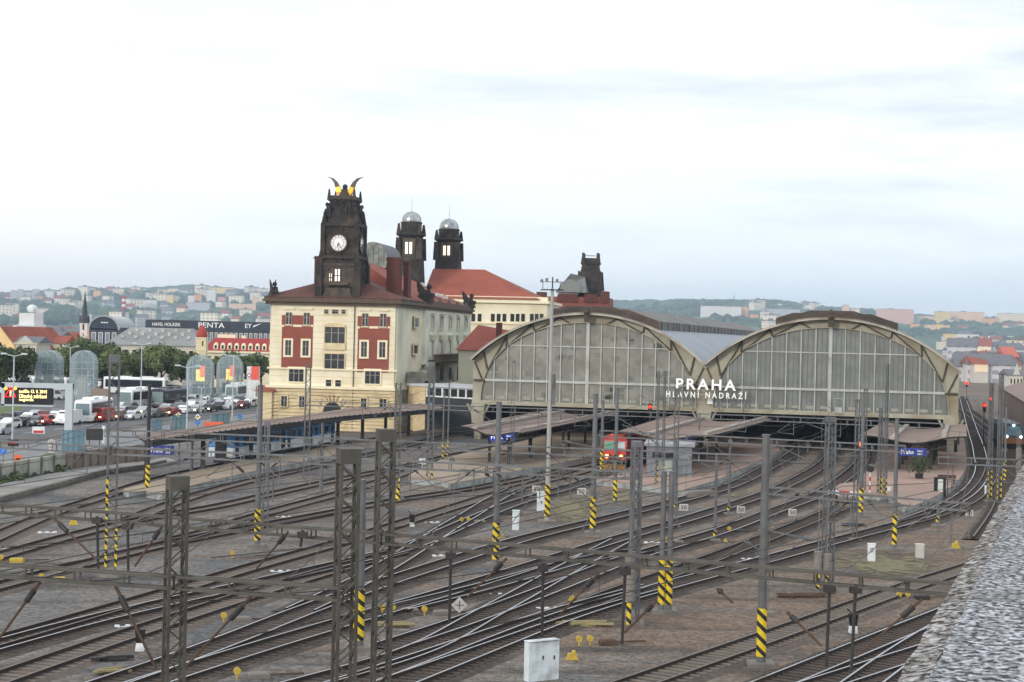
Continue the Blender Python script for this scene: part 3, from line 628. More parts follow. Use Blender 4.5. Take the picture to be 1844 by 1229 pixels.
for k in ('T','R','U','Q','K','M','F','J','H','I','C','B','A'):
    wire(k, 0, min(len(TRK[k][0]), 230), 5.6 if k not in 'KJ' else 5.7)

# feeder wires slung from gantry to gantry on the mast heads
def feeder(pts, sag=.5):
    o = Vector(pts[0]); m = MB()
    for a, b in zip(pts[:-1], pts[1:]):
        a = Vector(a); b = Vector(b); n = 8; q = [a.lerp(b, k/n)-o-Vector((0, 0, sag*4*(k/n)*(1-k/n))) for k in range(n+1)]
        for x, y in zip(q[:-1], q[1:]): m.tube(x, y, .02, .02, 4)
    tag(m.build('feeder_wire', m_wire, loc=o), 'slack dark feeder wire slung between masts high over the yard', 'wire', 'feeder wires')
def H_(px, py, z): return gp(px, py, z)
for ch in ([(60,1040,8.2),(240,940,8.2),(330,826,7.4),(500,790,7.1)], [(160,1046,8.2),(400,944,8.2),(520,832,7.4),(640,795,7.1),(760,740,7.1)], [(420,1062,8.2),(600,962,8.2),(690,838,7.4),(780,800,7.1)], [(760,985,8.2),(830,846,7.4),(905,806,7.1),(960,740,7.1)], [(860,995,8.2),(980,850,7.4),(1030,812,7.1)], [(1010,1010,8.2),(1090,853,7.4),(1150,820,7.1),(1200,786,7.1),(1240,750,7.1)], [(1240,1030,8.2),(1430,888,6.8),(1400,797,7.1)], [(1330,1036,8.2),(1520,896,6.8),(1480,801,7.1),(1480,758,7.1)], [(1480,1048,8.2),(1640,906,6.8)], [(1620,1056,8.2),(1730,913,6.8),(1745,832,6.5)]):
    feeder([H_(*p) for p in ch])
# ------------------------------------------------------------------ small yard equipment
def cabinet(name, label, cat, px0, px1, ytop, ybase, depth, mat, foot=0, rot=-.1, lid=True, lines=0, group=None):
    b = gp((px0+px1)/2, ybase); s = b.y/F; wd = (px1-px0)*s; h = (ybase-ytop)*s
    t = thing(name, label, cat, b, rot, group)
    m = MB(); m.box(-wd/2, wd/2, 0, depth, foot, h)
    if lid: m.box(-wd/2-.03, wd/2+.03, -.03, depth+.03, h, h+.05)
    m.build('body', mat, t)
    if foot: m = MB(); m.box(-wd/2-.04, wd/2+.04, -.05, depth+.05, -.1, foot); m.build('plinth', m_conc, t)
    m = MB(); m.box(-wd/2+.06, wd/2-.06, -.015, -.002, foot+.08, h-.08)
    m.build('door', mat, t)
    if lines:
        m = MB()
        for k in range(lines): m.box(-wd/2+wd*(k+1)/(lines+1)-.03, -wd/2+wd*(k+1)/(lines+1)+.03, -.06, -.016, h*.62, h*.72)
        m.build('handle', m_dark, t)
    return t
m_cab = M('white_enamel', (216, 226, 232), .45, 0, .06, 2, dirt=(160, 164, 162), dscale=1.6)
cabinet('relay_cabinet', 'tall white relay cabinet on a grey concrete plinth beside the floodlight mast', 'cabinet', 966, 982, 888, 938, .7, m_cab, .75, lines=1)
cabinet('relay_cabinet', 'short bluish white cabinet left of the tall white one, by the middle pole', 'cabinet', 922, 934, 921, 955, .55, m_cab, 0, lines=1)
b = gp(976, 1229); b2 = gp(947, 1226)
t = thing('relay_cabinet', 'wide white cabinet with a sloping lid at the bottom centre of the yard', 'cabinet', gp(952, 1229), .55)
m = MB(); m.add([(0,0,-.3),(1.5,0,-.3),(1.5,.4,-.3),(0,.4,-.3),(0,0,1.62),(1.5,0,1.62),(1.5,.4,1.66),(0,.4,1.66)], [(3,2,1,0),(4,5,6,7),(0,1,5,4),(1,2,6,5),(2,3,7,6),(3,0,4,7)]); m.build('body', m_cab, t)
m = MB(); m.box(.66,.71,-.03,0,.9,1.06); m.box(1.22,1.27,-.03,0,.86,1.02); m.build('handle', m_dark, t)
m = MB(); m.box(-.02,1.52,-.02,.42,1.662,1.69); m.build('lid', m_cab, t)
cabinet('white_marker_box', 'white box with dark lettering left of the striped pole in front of the right platform', 'box', 1563, 1576, 981, 1012, .4, m_white, 0)
m_sb = M('stained_white', (196, 194, 190), .7, 0, .1, 3, dirt=(150, 146, 140), dscale=1.5)
cabinet('white_marker_box', 'stained white box standing right of the striped pole in front of the right platform', 'box', 1650, 1664, 982, 1006, .6, m_sb, 0)
tx = text_mesh('27', .28, .30, .02); b = gp(1569.5, 1012); tx.build('box_number', m_black, bpy.data.objects['white_marker_box'], (-.14, -.018, .62))
cabinet('white_signal_box', 'small white box on the striped post in the shade right of the right platform', 'box', 1774, 1783, 876, 895, .4, m_white, 0)
cabinet('white_signal_box', 'narrow white box at the striped lattice post on the right platform', 'box', 1597, 1604, 878, 896, .3, m_white, 0)
# speed boards
def board(px, py, label, txt='50', w=16, h=12, post=1.0, foot=14):
    b = gp(px, py+foot); s = b.y/F
    t = thing('speed_board', label, 'sign', b, 0, 'white speed boards along the tracks')
    zc = (foot)*s; m = MB(); m.box(-w*s/2, w*s/2, -.03, .03, zc-h*s/2, zc+h*s/2); m.build('plate', m_sb, t)
    text_mesh(txt, w*s*.62, h*s*.62, .012).build('number', m_black, t, (-w*s*.31, -.034, zc-h*s*.31))
    m = MB(); m.tube((0, .06, -.1), (0, .06, zc+h*s*.3), .03, .03, 6); m.build('post', m_steel, t)
board(966, 881, 'speed board above the tall white relay cabinet'); board(1047, 885, 'speed board left of the pole at the pale green patch')
board(1231, 914, 'speed board right of the slim lattice mast, before the third platform'); board(1334, 918, 'speed board in the gravel between the thin yellow-footed posts', w=15)
board(1427, 923, 'speed board right of the thick dark pole', w=15); board(1745, 924, 'speed board on a tall rusty post near the parapet', w=14, h=10, foot=30)
# diamond plate
b = gp(827, 1108); t = thing('diamond_sign', 'white diamond-shaped plate leaning on its corner in the middle foreground', 'sign', b, .15)
m = MB(); R_ = .42; m.add([(0,0,.1),(R_,0,.1+R_),(0,0,.1+2*R_),(-R_,0,.1+R_),(0,.04,.1),(R_,.04,.1+R_),(0,.04,.1+2*R_),(-R_,.04,.1+R_)], [(0,1,2,3),(7,6,5,4),(0,4,5,1),(1,5,6,2),(2,6,7,3),(3,7,4,0)]); m.build('plate', m_sb, t)
m = MB(); m.box(-.22,.22,-.012,-.003,.49,.54); m.box(-.03,.03,-.012,-.003,.3,.75); m.build('emblem', m_steel, t)
m = MB(); m.tube((0,.06,-.1),(0,.06,.7),.03,.03,6); m.build('post', m_steel, t)
# point machines with round yellow indicators
def pointm(px, py, label, n=1, boxcol=None, rot=.3):
    b = gp(px, py); t = thing('point_machine', label, 'point machine', b, rot, 'yellow marked point machines by the switches')
    m = MB(); m.box(-.42, .42, -.2, .2, 0, .2); m.taper(0, 0, .2, .27, .42, .2, .34, .14); m.build('housing', boxcol or m_conc, t)
    m = MB(); m.bar((.5,0,.12),(1.9,.05,.12),.06); m.bar((.5,.15,.12),(1.9,.2,.12),.05); m.build('rod', m_rust, t)
    for k in range(n):
        m = MB(); m.tube((-.9-.55*k, -.05, .34), (-.9-.55*k, .08, .34), .15, .15, 14); m.tube((-.9-.55*k, .02, 0), (-.9-.55*k, .02, .3), .04, .04, 6); m.build('indicator_disc', m_yellow, t)
for a in ((738,1104,'point machine with two yellow discs left of the white diamond plate',2,None), (795,1108,'point machine with a yellow disc directly left of the white diamond plate',1,None), (436,1120,'grey point machine with a yellow disc behind the nearest middle mast',1,None),
          (1095,1162,'rust-brown point machine with yellow discs below the slim lattice mast',2,m_rust), (466,1222,'point machine with a yellow disc at the bottom edge between the tall masts',1,None), (1220,980,'point machine with a yellow disc right of the twin poles',1,None),
          (864,943,'point machine with yellow lamps at the crossover left of the middle pole',2,None), (1660,1080,'point machine with two yellow lamps under the parapet at right',2,m_dark), (1333,960,'dark point machine with a yellow top in the gravel',1,m_dark), (104,1048,'yellow-topped point machine under the nearest beam at left',1,m_yellow), (30,1013,'long yellow point machine at the left edge',1,m_yellow), (444,1005,'small yellow-tipped point machine beyond the left striped pole',1,None)):
    pointm(*a)
def yellowblock(px, py, label, s=.5, rot=.2):
    s *= .55; b = gp(px, py); m = MB(); m.taper(0, 0, 0, s*.75, s*.6, s*.35, s*.45, s*.3); m.ball((s*.2, 0, s*.85), s*.28, 8); m.box(-s*.7, s*.7, -s*.4, s*.4, -.05, .06)
    tag(m.build('track_marker', m_yellow, loc=b, rotz=rot), label, 'track marker', 'yellow markers by the tracks')
for a in ((132,945,'big yellow marker at far left between two tracks',.9), (396,887,'small yellow marker right of the nearest left mast',.5), (1720,988,'dull yellow marker near the parapet in front of the right platform',.9), (903,968,'yellow lamp marker right of the middle striped pole foot',.5), (1030,1188,'rusty yellow marker beside the wide white cabinet',.7), (1030,1082,'orange-yellow heap beside the crossing tracks',.5), (748,978,'small yellow marker between the two tall masts',.5), (1306,976,'low yellow marker at the foot of a thin post in the gravel',.4)): yellowblock(*a)
# dwarf signals and white stones (triples)
k = 0
names = ['by the grey ballast left of the middle masts', 'between the masts beneath the second beam', 'right of the middle masts', 'by the crossover beside the middle pole', 'left of the twin poles', 'by the dark pole at right', 'in front of the diamond plate', 'left of the nearest tall mast', 'near the left edge', 'in the lower middle by the steep crossover', 'under the first beam at left', 'right of the dark pole near the edge']
for (px, py) in ((510,932), (505,1030), (777,942), (795,1002), (1175,978), (1350,1008), (885,1072), (230,1129), (12,988), (985,1097), (85,960), (1395,1010)):
    b = gp(px, py); m = MB()
    for j in (-1, 0, 1): m.taper(j*.5, j*.04, -.05, .10, .15, .12, .11, .08)
    m.box(-.6, .6, -.04, .04, -.05, .03)
    tag(m.build('clearance_marker', m_white, loc=b, rotz=.2), 'row of three white blocks '+names[k], 'clearance marker', 'white clearance blocks between tracks'); k += 1
# dwarf signals
for (px, py, lab) in ((742, 950, 'small black shunting signal with a white foot right of the middle masts'), (252, 1172, 'small black shunting signal with a white lower half left of the nearest mast'), (1536, 1140, 'small black shunting signal with a white lamp by the lower right track')):
    b = gp(px, py); t = thing('shunting_signal', lab, 'signal', b, .1, 'dwarf shunting signals')
    m = MB(); m.taper(0,0,.35,.95,.16,.12,.22,.16); m.bar((0,.1,.9),(-.3,.1,1.2),.06); m.build('lamp_head', m_black, t); m = MB(); m.taper(0,0,-.05,.36,.2,.2,.16,.16); m.build('foot', m_white, t)
# loose items on the ballast
for i, (px, py, c, lab) in enumerate(((200,1190,'d','dark tarpaulin-like lump on the gravel left of the nearest mast'), (210,1212,'w','weathered yellowish board lying left of the nearest mast'), (1440,1078,'r','pile of rusty brown iron below the tension weights'), (1085,1052,'w','pale board lying beside the crossing tracks'), (385,812,'d','dark lid lying on the apron behind the first blue sign'))):
    pass
def heap(px, py, mat, lab, cat, L=1.6, n=7, h=.2):
    b = gp(px, py); m = MB(); r = random.Random(px)
    for k in range(n):
        a = r.uniform(-.35, .35); x = r.uniform(-.3, .3)*L; y = r.uniform(-.25, .25); z = .04+h*k/n
        m.bar((x-L*.45*math.cos(a), y-L*.4*math.sin(a), z), (x+L*.45*math.cos(a), y+L*.4*math.sin(a), z+r.uniform(-.03, .06)), .14, .09)
    tag(m.build(cat.replace(' ', '_'), mat, loc=b, rotz=r.uniform(0, .5)), lab, cat, 'loose material lying in the yard')
heap(202, 1190, m_dark, 'dark iron pieces lying on the gravel left of the nearest lattice mast', 'scrap heap', 1.3); heap(205, 1214, M('weathered_wood', (150, 140, 104), .9, 0, .2, 3), 'weathered yellowish boards left of the nearest lattice mast', 'board pile', 1.2)
heap(1450, 1076, m_rust, 'long rusty iron pile beneath the round concrete weights at right', 'scrap heap', 2.6, 10); heap(1052, 1128, M('weathered_wood', (150, 140, 104)), 'old sleepers piled beside the bright switch rails in the foreground', 'board pile', 2.2, 9); heap(1535, 948, m_dark, 'dark iron pieces between buffer stop and striped pole', 'scrap heap', 1.6)
heap(715, 1130, M('weathered_wood', (150, 140, 104)), 'yellowish planks lying right of the tall masts near the bottom', 'board pile', 1.8, 5); heap(920, 928, m_dark, 'dark cover plates in front of the tall white cabinet', 'scrap heap', 1.4, 5)
# buffer stop
C, Nn = TRK['I']; e = C[-1].copy(); d = (C[-1]-C[-4]).normalized(); rz = math.atan2(d.y, d.x)-PI/2
t = thing('buffer_stop', 'buffer stop with a red, white and blue bar closing the track before the right platform', 'buffer stop', gp(1520, 913), rz)
m = MB(); m.box(-1.45,-.4,-.1,.1,1.05,1.4,0); m.box(-.4,.5,-.1,.1,1.05,1.4,1); m.box(.5,1.45,-.1,.1,1.05,1.4,0); m.build('crossbar', [m_white, m_red], t)
for s in (-1, 1):
    m = MB(); m.bar((s*.8,.0,-.1),(s*.8,.0,1.05),.16); m.bar((s*.8,1.6,0),(s*.8,.1,1.0),.14); m.build('strut', m_black, t)
m = MB(); m.bar((-.8,-.02,.35),(.8,-.02,.35),.12); m.build('tie_bar', m_black, t)
# red and white marker post on platform tip
b = gp(1566, 898); t = thing('marker_post', 'red and white banded post with a round dark head at the right platform tip', 'marker post', b)
for k in range(6):
    m = MB(); m.tube((0,0,-.05+k*.42), (0,0,-.05+(k+1)*.42), .08, .08, 10); m.build('band', (m_red, m_white)[k % 2], t)
m = MB(); m.tube((0,-.1,2.8),(0,.1,2.8),.35,.35,14); m.build('signal_head', m_dark, t)
# lit signals
m_ron = ME('signal_red_lit', (255, 36, 22), 4); m_oron = ME('signal_orange_lit', (255, 80, 30), 6)
def signal(px, py, lab, ybase, mat=m_ron, r=.22, Y=None):
    b = gp(px, ybase) if Y is None else None
    if Y is None: Y = b.y
    p = dp(px, py, Y); b = Vector((p.x, p.y, 0)); z = p.z
    t = thing('railway_signal', lab, 'signal', b, 0, 'lit railway signals')
    m = MB(); m.tube((0,.12,-.1), (0,.12,z+.4), .07, .06, 8); m.build('post', m_dark, t)
    m = MB(); m.box(-.24,.24,-.06,.12,z-1.0,z+.35); m.build('signal_head', m_black, t)
    m = MB(); m.ball((0,-.08,z), r*.8, 10); m.build('lamp', mat, t, smooth=True)
signal(1171, 733, 'signal glowing red under the left arch of the hall', 830, m_ron, .24, 196); signal(1548, 800, 'signal glowing orange-red beside the edge of the right platform roof', 850, m_oron, .24, 160)
signal(1773, 730, 'red signal right of the hall, lower left of a pair', 800, m_ron, .3, 230); signal(1784, 719, 'red signal right of the hall, upper right of a pair', 800, m_ron, .3, 230); signal(1741, 690, 'small red signal far beyond the corner of the hall', 720, m_ron, .5, 420)
signal(1716, 648+42, 'tiny red light beside the hall wall', 720, m_red, .3, 300)
# round white disc and small white boards
def disc(px, py, lab, foot, r=.3, mat=m_sb):
    b = gp(px, py+foot); z = foot*b.y/F; m = MB(); m.tube((0,-.02,z),(0,.02,z),r,r,14); m.tube((0,.05,-.1),(0,.05,z),.03,.03,6)
    tag(m.build('disc_sign', mat, loc=b), lab, 'sign')
disc(814, 829, 'round grey disc sign at the edge of the second platform', 12, .32, m_steel)
b = gp(760, 852); m = MB(); s = b.y/F; m.box(-.35,.35,-.03,.03,.9,1.5); m.tube((0,.05,-.1),(0,.05,1.2),.03,.03,6); tag(m.build('square_sign', m_white, loc=b), 'small white square board beside the lattice post at the second platform tip', 'sign')
# small grey cabinet on slim mast between the tall masts, cone base
b = gp(716, 905); m = MB(); m.lathe([(.32,0),(.30,.12),(.16,.8),(.10,1.35)], 14); tag(m.build('warning_cone', m_stripe, loc=b), 'yellow and black cone-shaped post foot right of the tall masts', 'warning cone')
# ------------------------------------------------------------------ train shed (two glazed arches)
YL = 225.0; p0 = dp(850, 724, YL); HO = Vector((p0.x, p0.y, 0))
def hu(px, py): return frame_pt(px, py, HO, UX)
m_panel = M('grimy_cladding', (128, 129, 121), .45, 0, .2, .9, 0, dirt=(100, 100, 91), dscale=.35)
m_panel2 = M('grey_glass_cladding', (118, 123, 120), .32, 0, .16, .7, 0, dirt=(100, 103, 98), dscale=.3)
m_span = M('spandrel_panels', (164, 161, 144), .7, 0, .2, .6, 0, dirt=(124, 108, 76), dscale=.3)
m_mull = M('mullion_paint', (178, 182, 178), .5, 0, .08, 1, dirt=(140, 138, 130), dscale=.5)
m_truss = M('truss_dark', (66, 60, 46), .7, 0, .2, 1)
m_rim = M('arch_rim', (176, 170, 158), .6, 0, .14, .8, dirt=(112, 92, 74), dscale=.35)
m_roofz = M('zinc_roof', (120, 132, 146), .4, .15, .12, .25, dirt=(104, 108, 112), dscale=.1)
m_mon = M('brown_corrugated', (86, 74, 66), .8, 0, .3, 1.2, dirt=(58, 53, 50), dscale=.3)
m_mong = M('grey_corrugated', (118, 116, 112), .8, 0, .2, .8, dirt=(86, 80, 76), dscale=.25)
shed = thing('train_shed', 'huge twin-arched station hall with grimy glazed fronts over the tracks', 'station hall', HO, -YAW)
ZB = 5.1
uL = 0.0; uV = hu(1270, 655)[0]; uR = hu(1727, 690)[0]
zs = 11.0; zc = 17.6
def arc_pts(u0, u1, z0, z1, n=44, off=0.0):
    c = (u0+u1)/2; a = (u1-u0)/2; h = z1-z0; R = (a*a+h*h)/(2*h); th = math.asin(a/R); zc0 = z1-R
    return [(c+(R+off)*math.sin(-th+2*th*i/n), zc0+(R+off)*math.cos(-th+2*th*i/n)) for i in range(n+1)]
SL = 190.0
for (u0, u1, pan, name) in ((uL, uV, m_panel, 'left'), (uV, uR, m_panel2, 'right')):
    c = (u0+u1)/2; a = (u1-u0)/2; out = arc_pts(u0, u1, zs, zc)
    # inner opening: tall ellipse standing on the bottom beam
    ia = a-1.15; ib = zc-ZB-1.05
    inn = [(c-ia*math.cos(PI*i/44), ZB+ib*abs(math.sin(PI*i/44))**.86) for i in range(45)]
    g = MB(); g.extr([(c-ia, ZB)]+inn[1:-1]+[(c+ia, ZB)], .35, .45); scr = g.build('gable_screen', pan, shed)
    # panel joints and tone changes: mullions and rails
    mu_ = MB(); nb = 16
    def zin(u): return ZB+ib*(max(0, 1-((u-c)/ia)**2)**.5)**.86
    for k in range(1, nb):
        u = c-ia+2*ia*k/nb; z1 = zin(u)+.15
        wd = .46 if k == nb//2 else .15
        mu_.box(u-wd/2, u+wd/2, .16, .36, ZB+.25, min(z1, zc-.3) if k != nb//2 else zc-.25)
    mu_.build('mullions', m_mull, scr)
    rl = MB(); rl.box(c-ia*.985, c+ia*.985, .10, .30, 8.1, 8.42)
    q = 13.1; w_ = ia*max(0, 1-((q-ZB)/ib)**2.32)**.5; rl.box(c-w_, c+w_, .2, .33, q, q+.14)
    q = 10.6; 
    rl.build('transom', m_mull, scr)
    if name == 'left':
        pp = MB(); r = random.Random(3)
        for k in range(60):
            u = c+r.uniform(-.9, .9)*ia; z = r.uniform(ZB+.8, zin(u)-.6)
            if z < ZB+.8: continue
            pp = MB(); pp.box(u-.55, u+.55, .335, .352, z-.35, z+.35); pp.build('cladding_sheet', M('cladding_patch', (110, 111, 103), .5, 0, .25, .5), scr)
    else:
        pp = MB(); k = c-ia
        while k < c+ia: pp.box(k, k+.10, .32, .352, ZB+.3, max(ZB+.4, zin(k)-.1)); k += .62
        pp.build('glazing_bars', M('glazing_bar', (100, 103, 100), .5, 0, .1, 1), scr)
    # spandrel between inner and outer arch
    sp_ = MB(); n = 44
    vs = [(x, .25, z) for x, z in out]+[(min(max(x, u0+.02), u1-.02), .25, z) for x, z in inn]; fs = []
    for i in range(n): fs.append((i, n+1+i, n+2+i, i+1))
    # lower corners down to the bottom beam
    b0 = len(vs); vs += [(u0, .25, ZB), (u1, .25, ZB)]; fs += [(0, b0, n+1), (n, 2*n+1, b0+1)]
    sp_.add(vs, fs); sp_.add([(x, y+.14, z) for x, y, z in vs], [f[::-1] for f in fs]); sp_.build('spandrel', m_span, shed)
    TRS = (MB(), MB()); N_ = 18
    oo = arc_pts(u0, u1, zs, zc, N_); 
    ii = [(c-ia*math.cos(PI*i/N_), ZB+ib*abs(math.sin(PI*i/N_))**.86) for i in range(N_+1)]
    for i in range(1, N_):
        if 7 < i < 11: continue
        tr = TRS[i > 9]
        A_ = oo[i] if i % 2 else ii[i]
        for j in (i-1, i+1):
            B_ = ii[j] if i % 2 else oo[j]
            if i % 2 and 0 < j < N_: tr.bar((A_[0], .12, A_[1]-.1), (B_[0], .12, B_[1]), .20, .18)
    TRS[0].bar((u0+.2, .12, zs-.2), (c-ia+.2, .12, ZB+3.2), .18); TRS[1].bar((u1-.2, .12, zs-.2), (c+ia-.2, .12, ZB+3.2), .18)
    TRS[0].bar((u0+.15, .12, ZB+3.1), (c-ia+.6, .12, ZB+3.1), .3); TRS[1].bar((u1-.15, .12, ZB+3.1), (c+ia-.6, .12, ZB+3.1), .3)
    for tr in TRS: tr.build('arch_truss', m_truss, shed)
    ri = MB()
    for i in range(44):
        A_, B_ = inn[i], inn[i+1]; ri.bar((A_[0], .1, A_[1]), (B_[0], .1, B_[1]), .16, .14)
    ri.build('inner_rib', m_span, shed)
    # roof shell with projecting rim
    ro = MB(); o1 = arc_pts(u0, u1, zs, zc, 44, .20); o0 = arc_pts(u0, u1, zs, zc, 44, .0)
    vs = []; 
    for y in (-1.1, SL): vs += [(x, y, z) for x, z in o1]
    for y in (-1.1, SL): vs += [(x, y, z) for x, z in o0]
    fs = []; mi = []
    for i in range(44):
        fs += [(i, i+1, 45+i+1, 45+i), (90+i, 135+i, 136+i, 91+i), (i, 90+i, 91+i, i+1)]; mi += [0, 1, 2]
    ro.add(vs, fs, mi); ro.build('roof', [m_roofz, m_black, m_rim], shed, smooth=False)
    te = MB()      # little cresting teeth along the rim
    for i in range(0, 120):
        t_ = i/119; k = t_*44; k0 = min(43, int(k)); f = k-k0; x = o1[k0][0]*(1-f)+o1[k0+1][0]*f; z = o1[k0][1]*(1-f)+o1[k0+1][1]*f
        te.box(x-.07, x+.07, -1.12, -.9, z, z+.16)
    te.build('rim_cresting', m_rim, shed)
    # raised lantern along the crown
    R = ((a*a)+(zc-zs)**2)/(2*(zc-zs)); lo, hi = (-5.6, 9.6) if name == 'left' else (-7.4, 8.6)
    pr = []; n2 = 14
    for off in (.15, 1.25):
        pr.append([(c+lo+(hi-lo)*i/n2, zc-R+math.sqrt((R+off)**2-(lo+(hi-lo)*i/n2)**2)) for i in range(n2+1)])
    # stepped outline
    la = MB(); up = [(x, round((z-zc)/.38)*.38+zc+.1) for x, z in pr[1]]
    vs = [(x, y, z) for y in (1.6, SL) for x, z in pr[0]]+[(x, y, z) for y in (1.6, SL) for x, z in up]; k = n2+1; fs = []; mi = []
    for i in range(n2): fs += [(i, i+1, 2*k+i+1, 2*k+i), (2*k+i, 2*k+i+1, 3*k+i+1, 3*k+i)]; mi += [0, 1]
    fs += [(k, 0, 2*k, 3*k), (n2, k+n2, 3*k+n2, 2*k+n2)]; mi += [1, 1]
    la.add(vs, fs, mi)
    for i in range(1, n2*3):
        x = c+lo+(hi-lo)*i/(n2*3); zz = zc-R+math.sqrt(R*R-(x-c)**2); la.box(x-.05, x+.05, 1.5, 1.6, zz+.2, zz+1.15, 0)
    for k_ in range(28):
        y = 4+k_*6.5; la.box(c+hi, c+hi+.08, y, y+.35, pr[0][-1][1]+.05, up[-1][1]-.05, 0); 
    la.build('roof_lantern', [m_mon, m_mong], shed)
    cr_ = MB(); cr_.box(c-.35, c+.35, -1.35, -.9, zc-1.0, zc+.9); cr_.taper(c, -1.1, zc+.9, zc+1.35, .4, .3, .12, .1); cr_.ball((c, -1.4, zc+.35), .42, 8); cr_.build('crown_ornament', m_truss, shed)
bb = MB(); bb.box(0, uR, -.2, .5, ZB-.25, ZB+.12); bb.box(0, uR, .0, .4, ZB+.12, ZB+.3); bb.build('bottom_beam', m_span, shed)
for i in range(34):
    u = 1.5+i*(uR-3)/34; k = MB(); k.box(u+.3, u+1.3, .26, .345, ZB+.55, ZB+.95); k.build('lower_panel', M('pale_panel', (150, 148, 136), .6, 0, .1, 1), shed)
for u in (.9, uV, uR-.9):
    q = MB(); q.taper(u, .2, 2.2, ZB-.25, .8, .5, 1.0, .6); q.box(u-.45, u+.45, -.25, .65, -.1, 2.3)
    q.bar((u-1.6, .1, ZB-.2), (u-.6, .1, 3.0), .25); q.bar((u+1.6, .1, ZB-.2), (u+.6, .1, 3.0), .25); q.build('pillar', m_span, shed)
q = MB(); q.box(uR-.25, uR, .5, SL, -.1, zs+.05); q.build('east_wall', m_dark, shed)
q = MB(); q.box(0, .25, .5, SL, -.1, zs+.05); q.build('west_wall', m_dark, shed)
q = MB(); q.box(.3, uR-.3, SL-.4, SL-.1, -.1, zs+.05)
for (u0, u1) in ((uL, uV), (uV, uR)): q.extr(arc_pts(u0, u1, zs, zc), SL-.3, SL-.2)
q.build('far_end_closure', m_dark, shed)  # solid far end added so the shed interior stays dark
q = MB()
for i in range(14): q.box(uV-.3, uV+.3, 12+i*12.5, 12.6+i*12.5, -.1, zs)
q.build('inner_columns', m_dark, shed)
q = MB(); q.box(0, uV, 3.0, 3.6, 4.2, 4.9); q.box(uV, uR, 3.0, 3.6, 4.2, 4.9); q.build('inner_girder', m_dark, shed)
for px in (1498,):
    u = hu(px+12, 735)[0]; q = MB(); q.box(u-.45, u+.45, -.02, .1, 5.3, 5.95); q.box(u-.5, u+.6, -.5, .1, 5.2, 5.26); q.bar((u-.5,-.5,5.2),(u-.5,-.5,7.2),.05); q.bar((u+.6,-.5,5.2),(u+.6,-.5,7.2),.05); q.bar((u-.5,-.5,7.2),(u+.6,-.5,7.2),.05); q.build('service_platform', m_mull, shed)
# name sign standing in front of the hall
def hloc(px, py, off=0): u, z = hu(px, py); return HO+UX*u-AX*off+Vector((0, 0, z))
s0 = hloc(1202, 717, 1.4); sign = thing('station_name_sign', 'white letters reading PRAHA HLAVNÍ NÁDRAŽÍ between the two arches', 'sign', (s0.x, s0.y, 0), -YAW)
m_let = M('white_letters', (250, 252, 252), .4, 0, .01, 2)
def hsize(pa, pb): a = hu(*pa); b = hu(*pb); return b[0]-a[0], b[1]-a[1]
w1 = hu(1327, 695)[0]-hu(1220, 695)[0]; z1 = hu(1273, 702)[1]; h1 = hu(1273, 682.5)[1]-z1
x1 = hu(1220, 695)[0]-hu(1202, 717)[0]
text_mesh('PRAHA', w1, h1, .18, .022, 1.34).build('city_name', m_let, sign, (x1, 0, z1))
w2 = hu(1346, 712)[0]-hu(1202, 709)[0]; z2 = hu(1273, 716.5)[1]; h2 = hu(1273, 701)[1]-z2
text_mesh('HLAVNÍ NÁDRAŽÍ', w2, h2*.86, .14, .016, 1.6).build('station_name', m_let, sign, (0, 0, z2))
q = MB()
for z in (z1+.1, z1+h1-.1, z2+.15, z2+.7): q.box(-.2, w2+.2, .12, .18, z-.035, z+.035)
for u in (.4, w2*.33, w2*.66, w2-.4): q.box(u-.05, u+.05, .2, .28, ZB-.2, z1+h1); q.bar((u, .25, ZB+.1), (u, 1.5, ZB+.1), .08)
q.build('sign_frame', m_steel, sign)
q = MB(); u = hu(1279, 724)[0]; q.taper(u, 0, hu(1279, 728)[1], hu(1279, 719)[1], .38, .25, .3, .2); q.build('floodlight', m_white, shed)
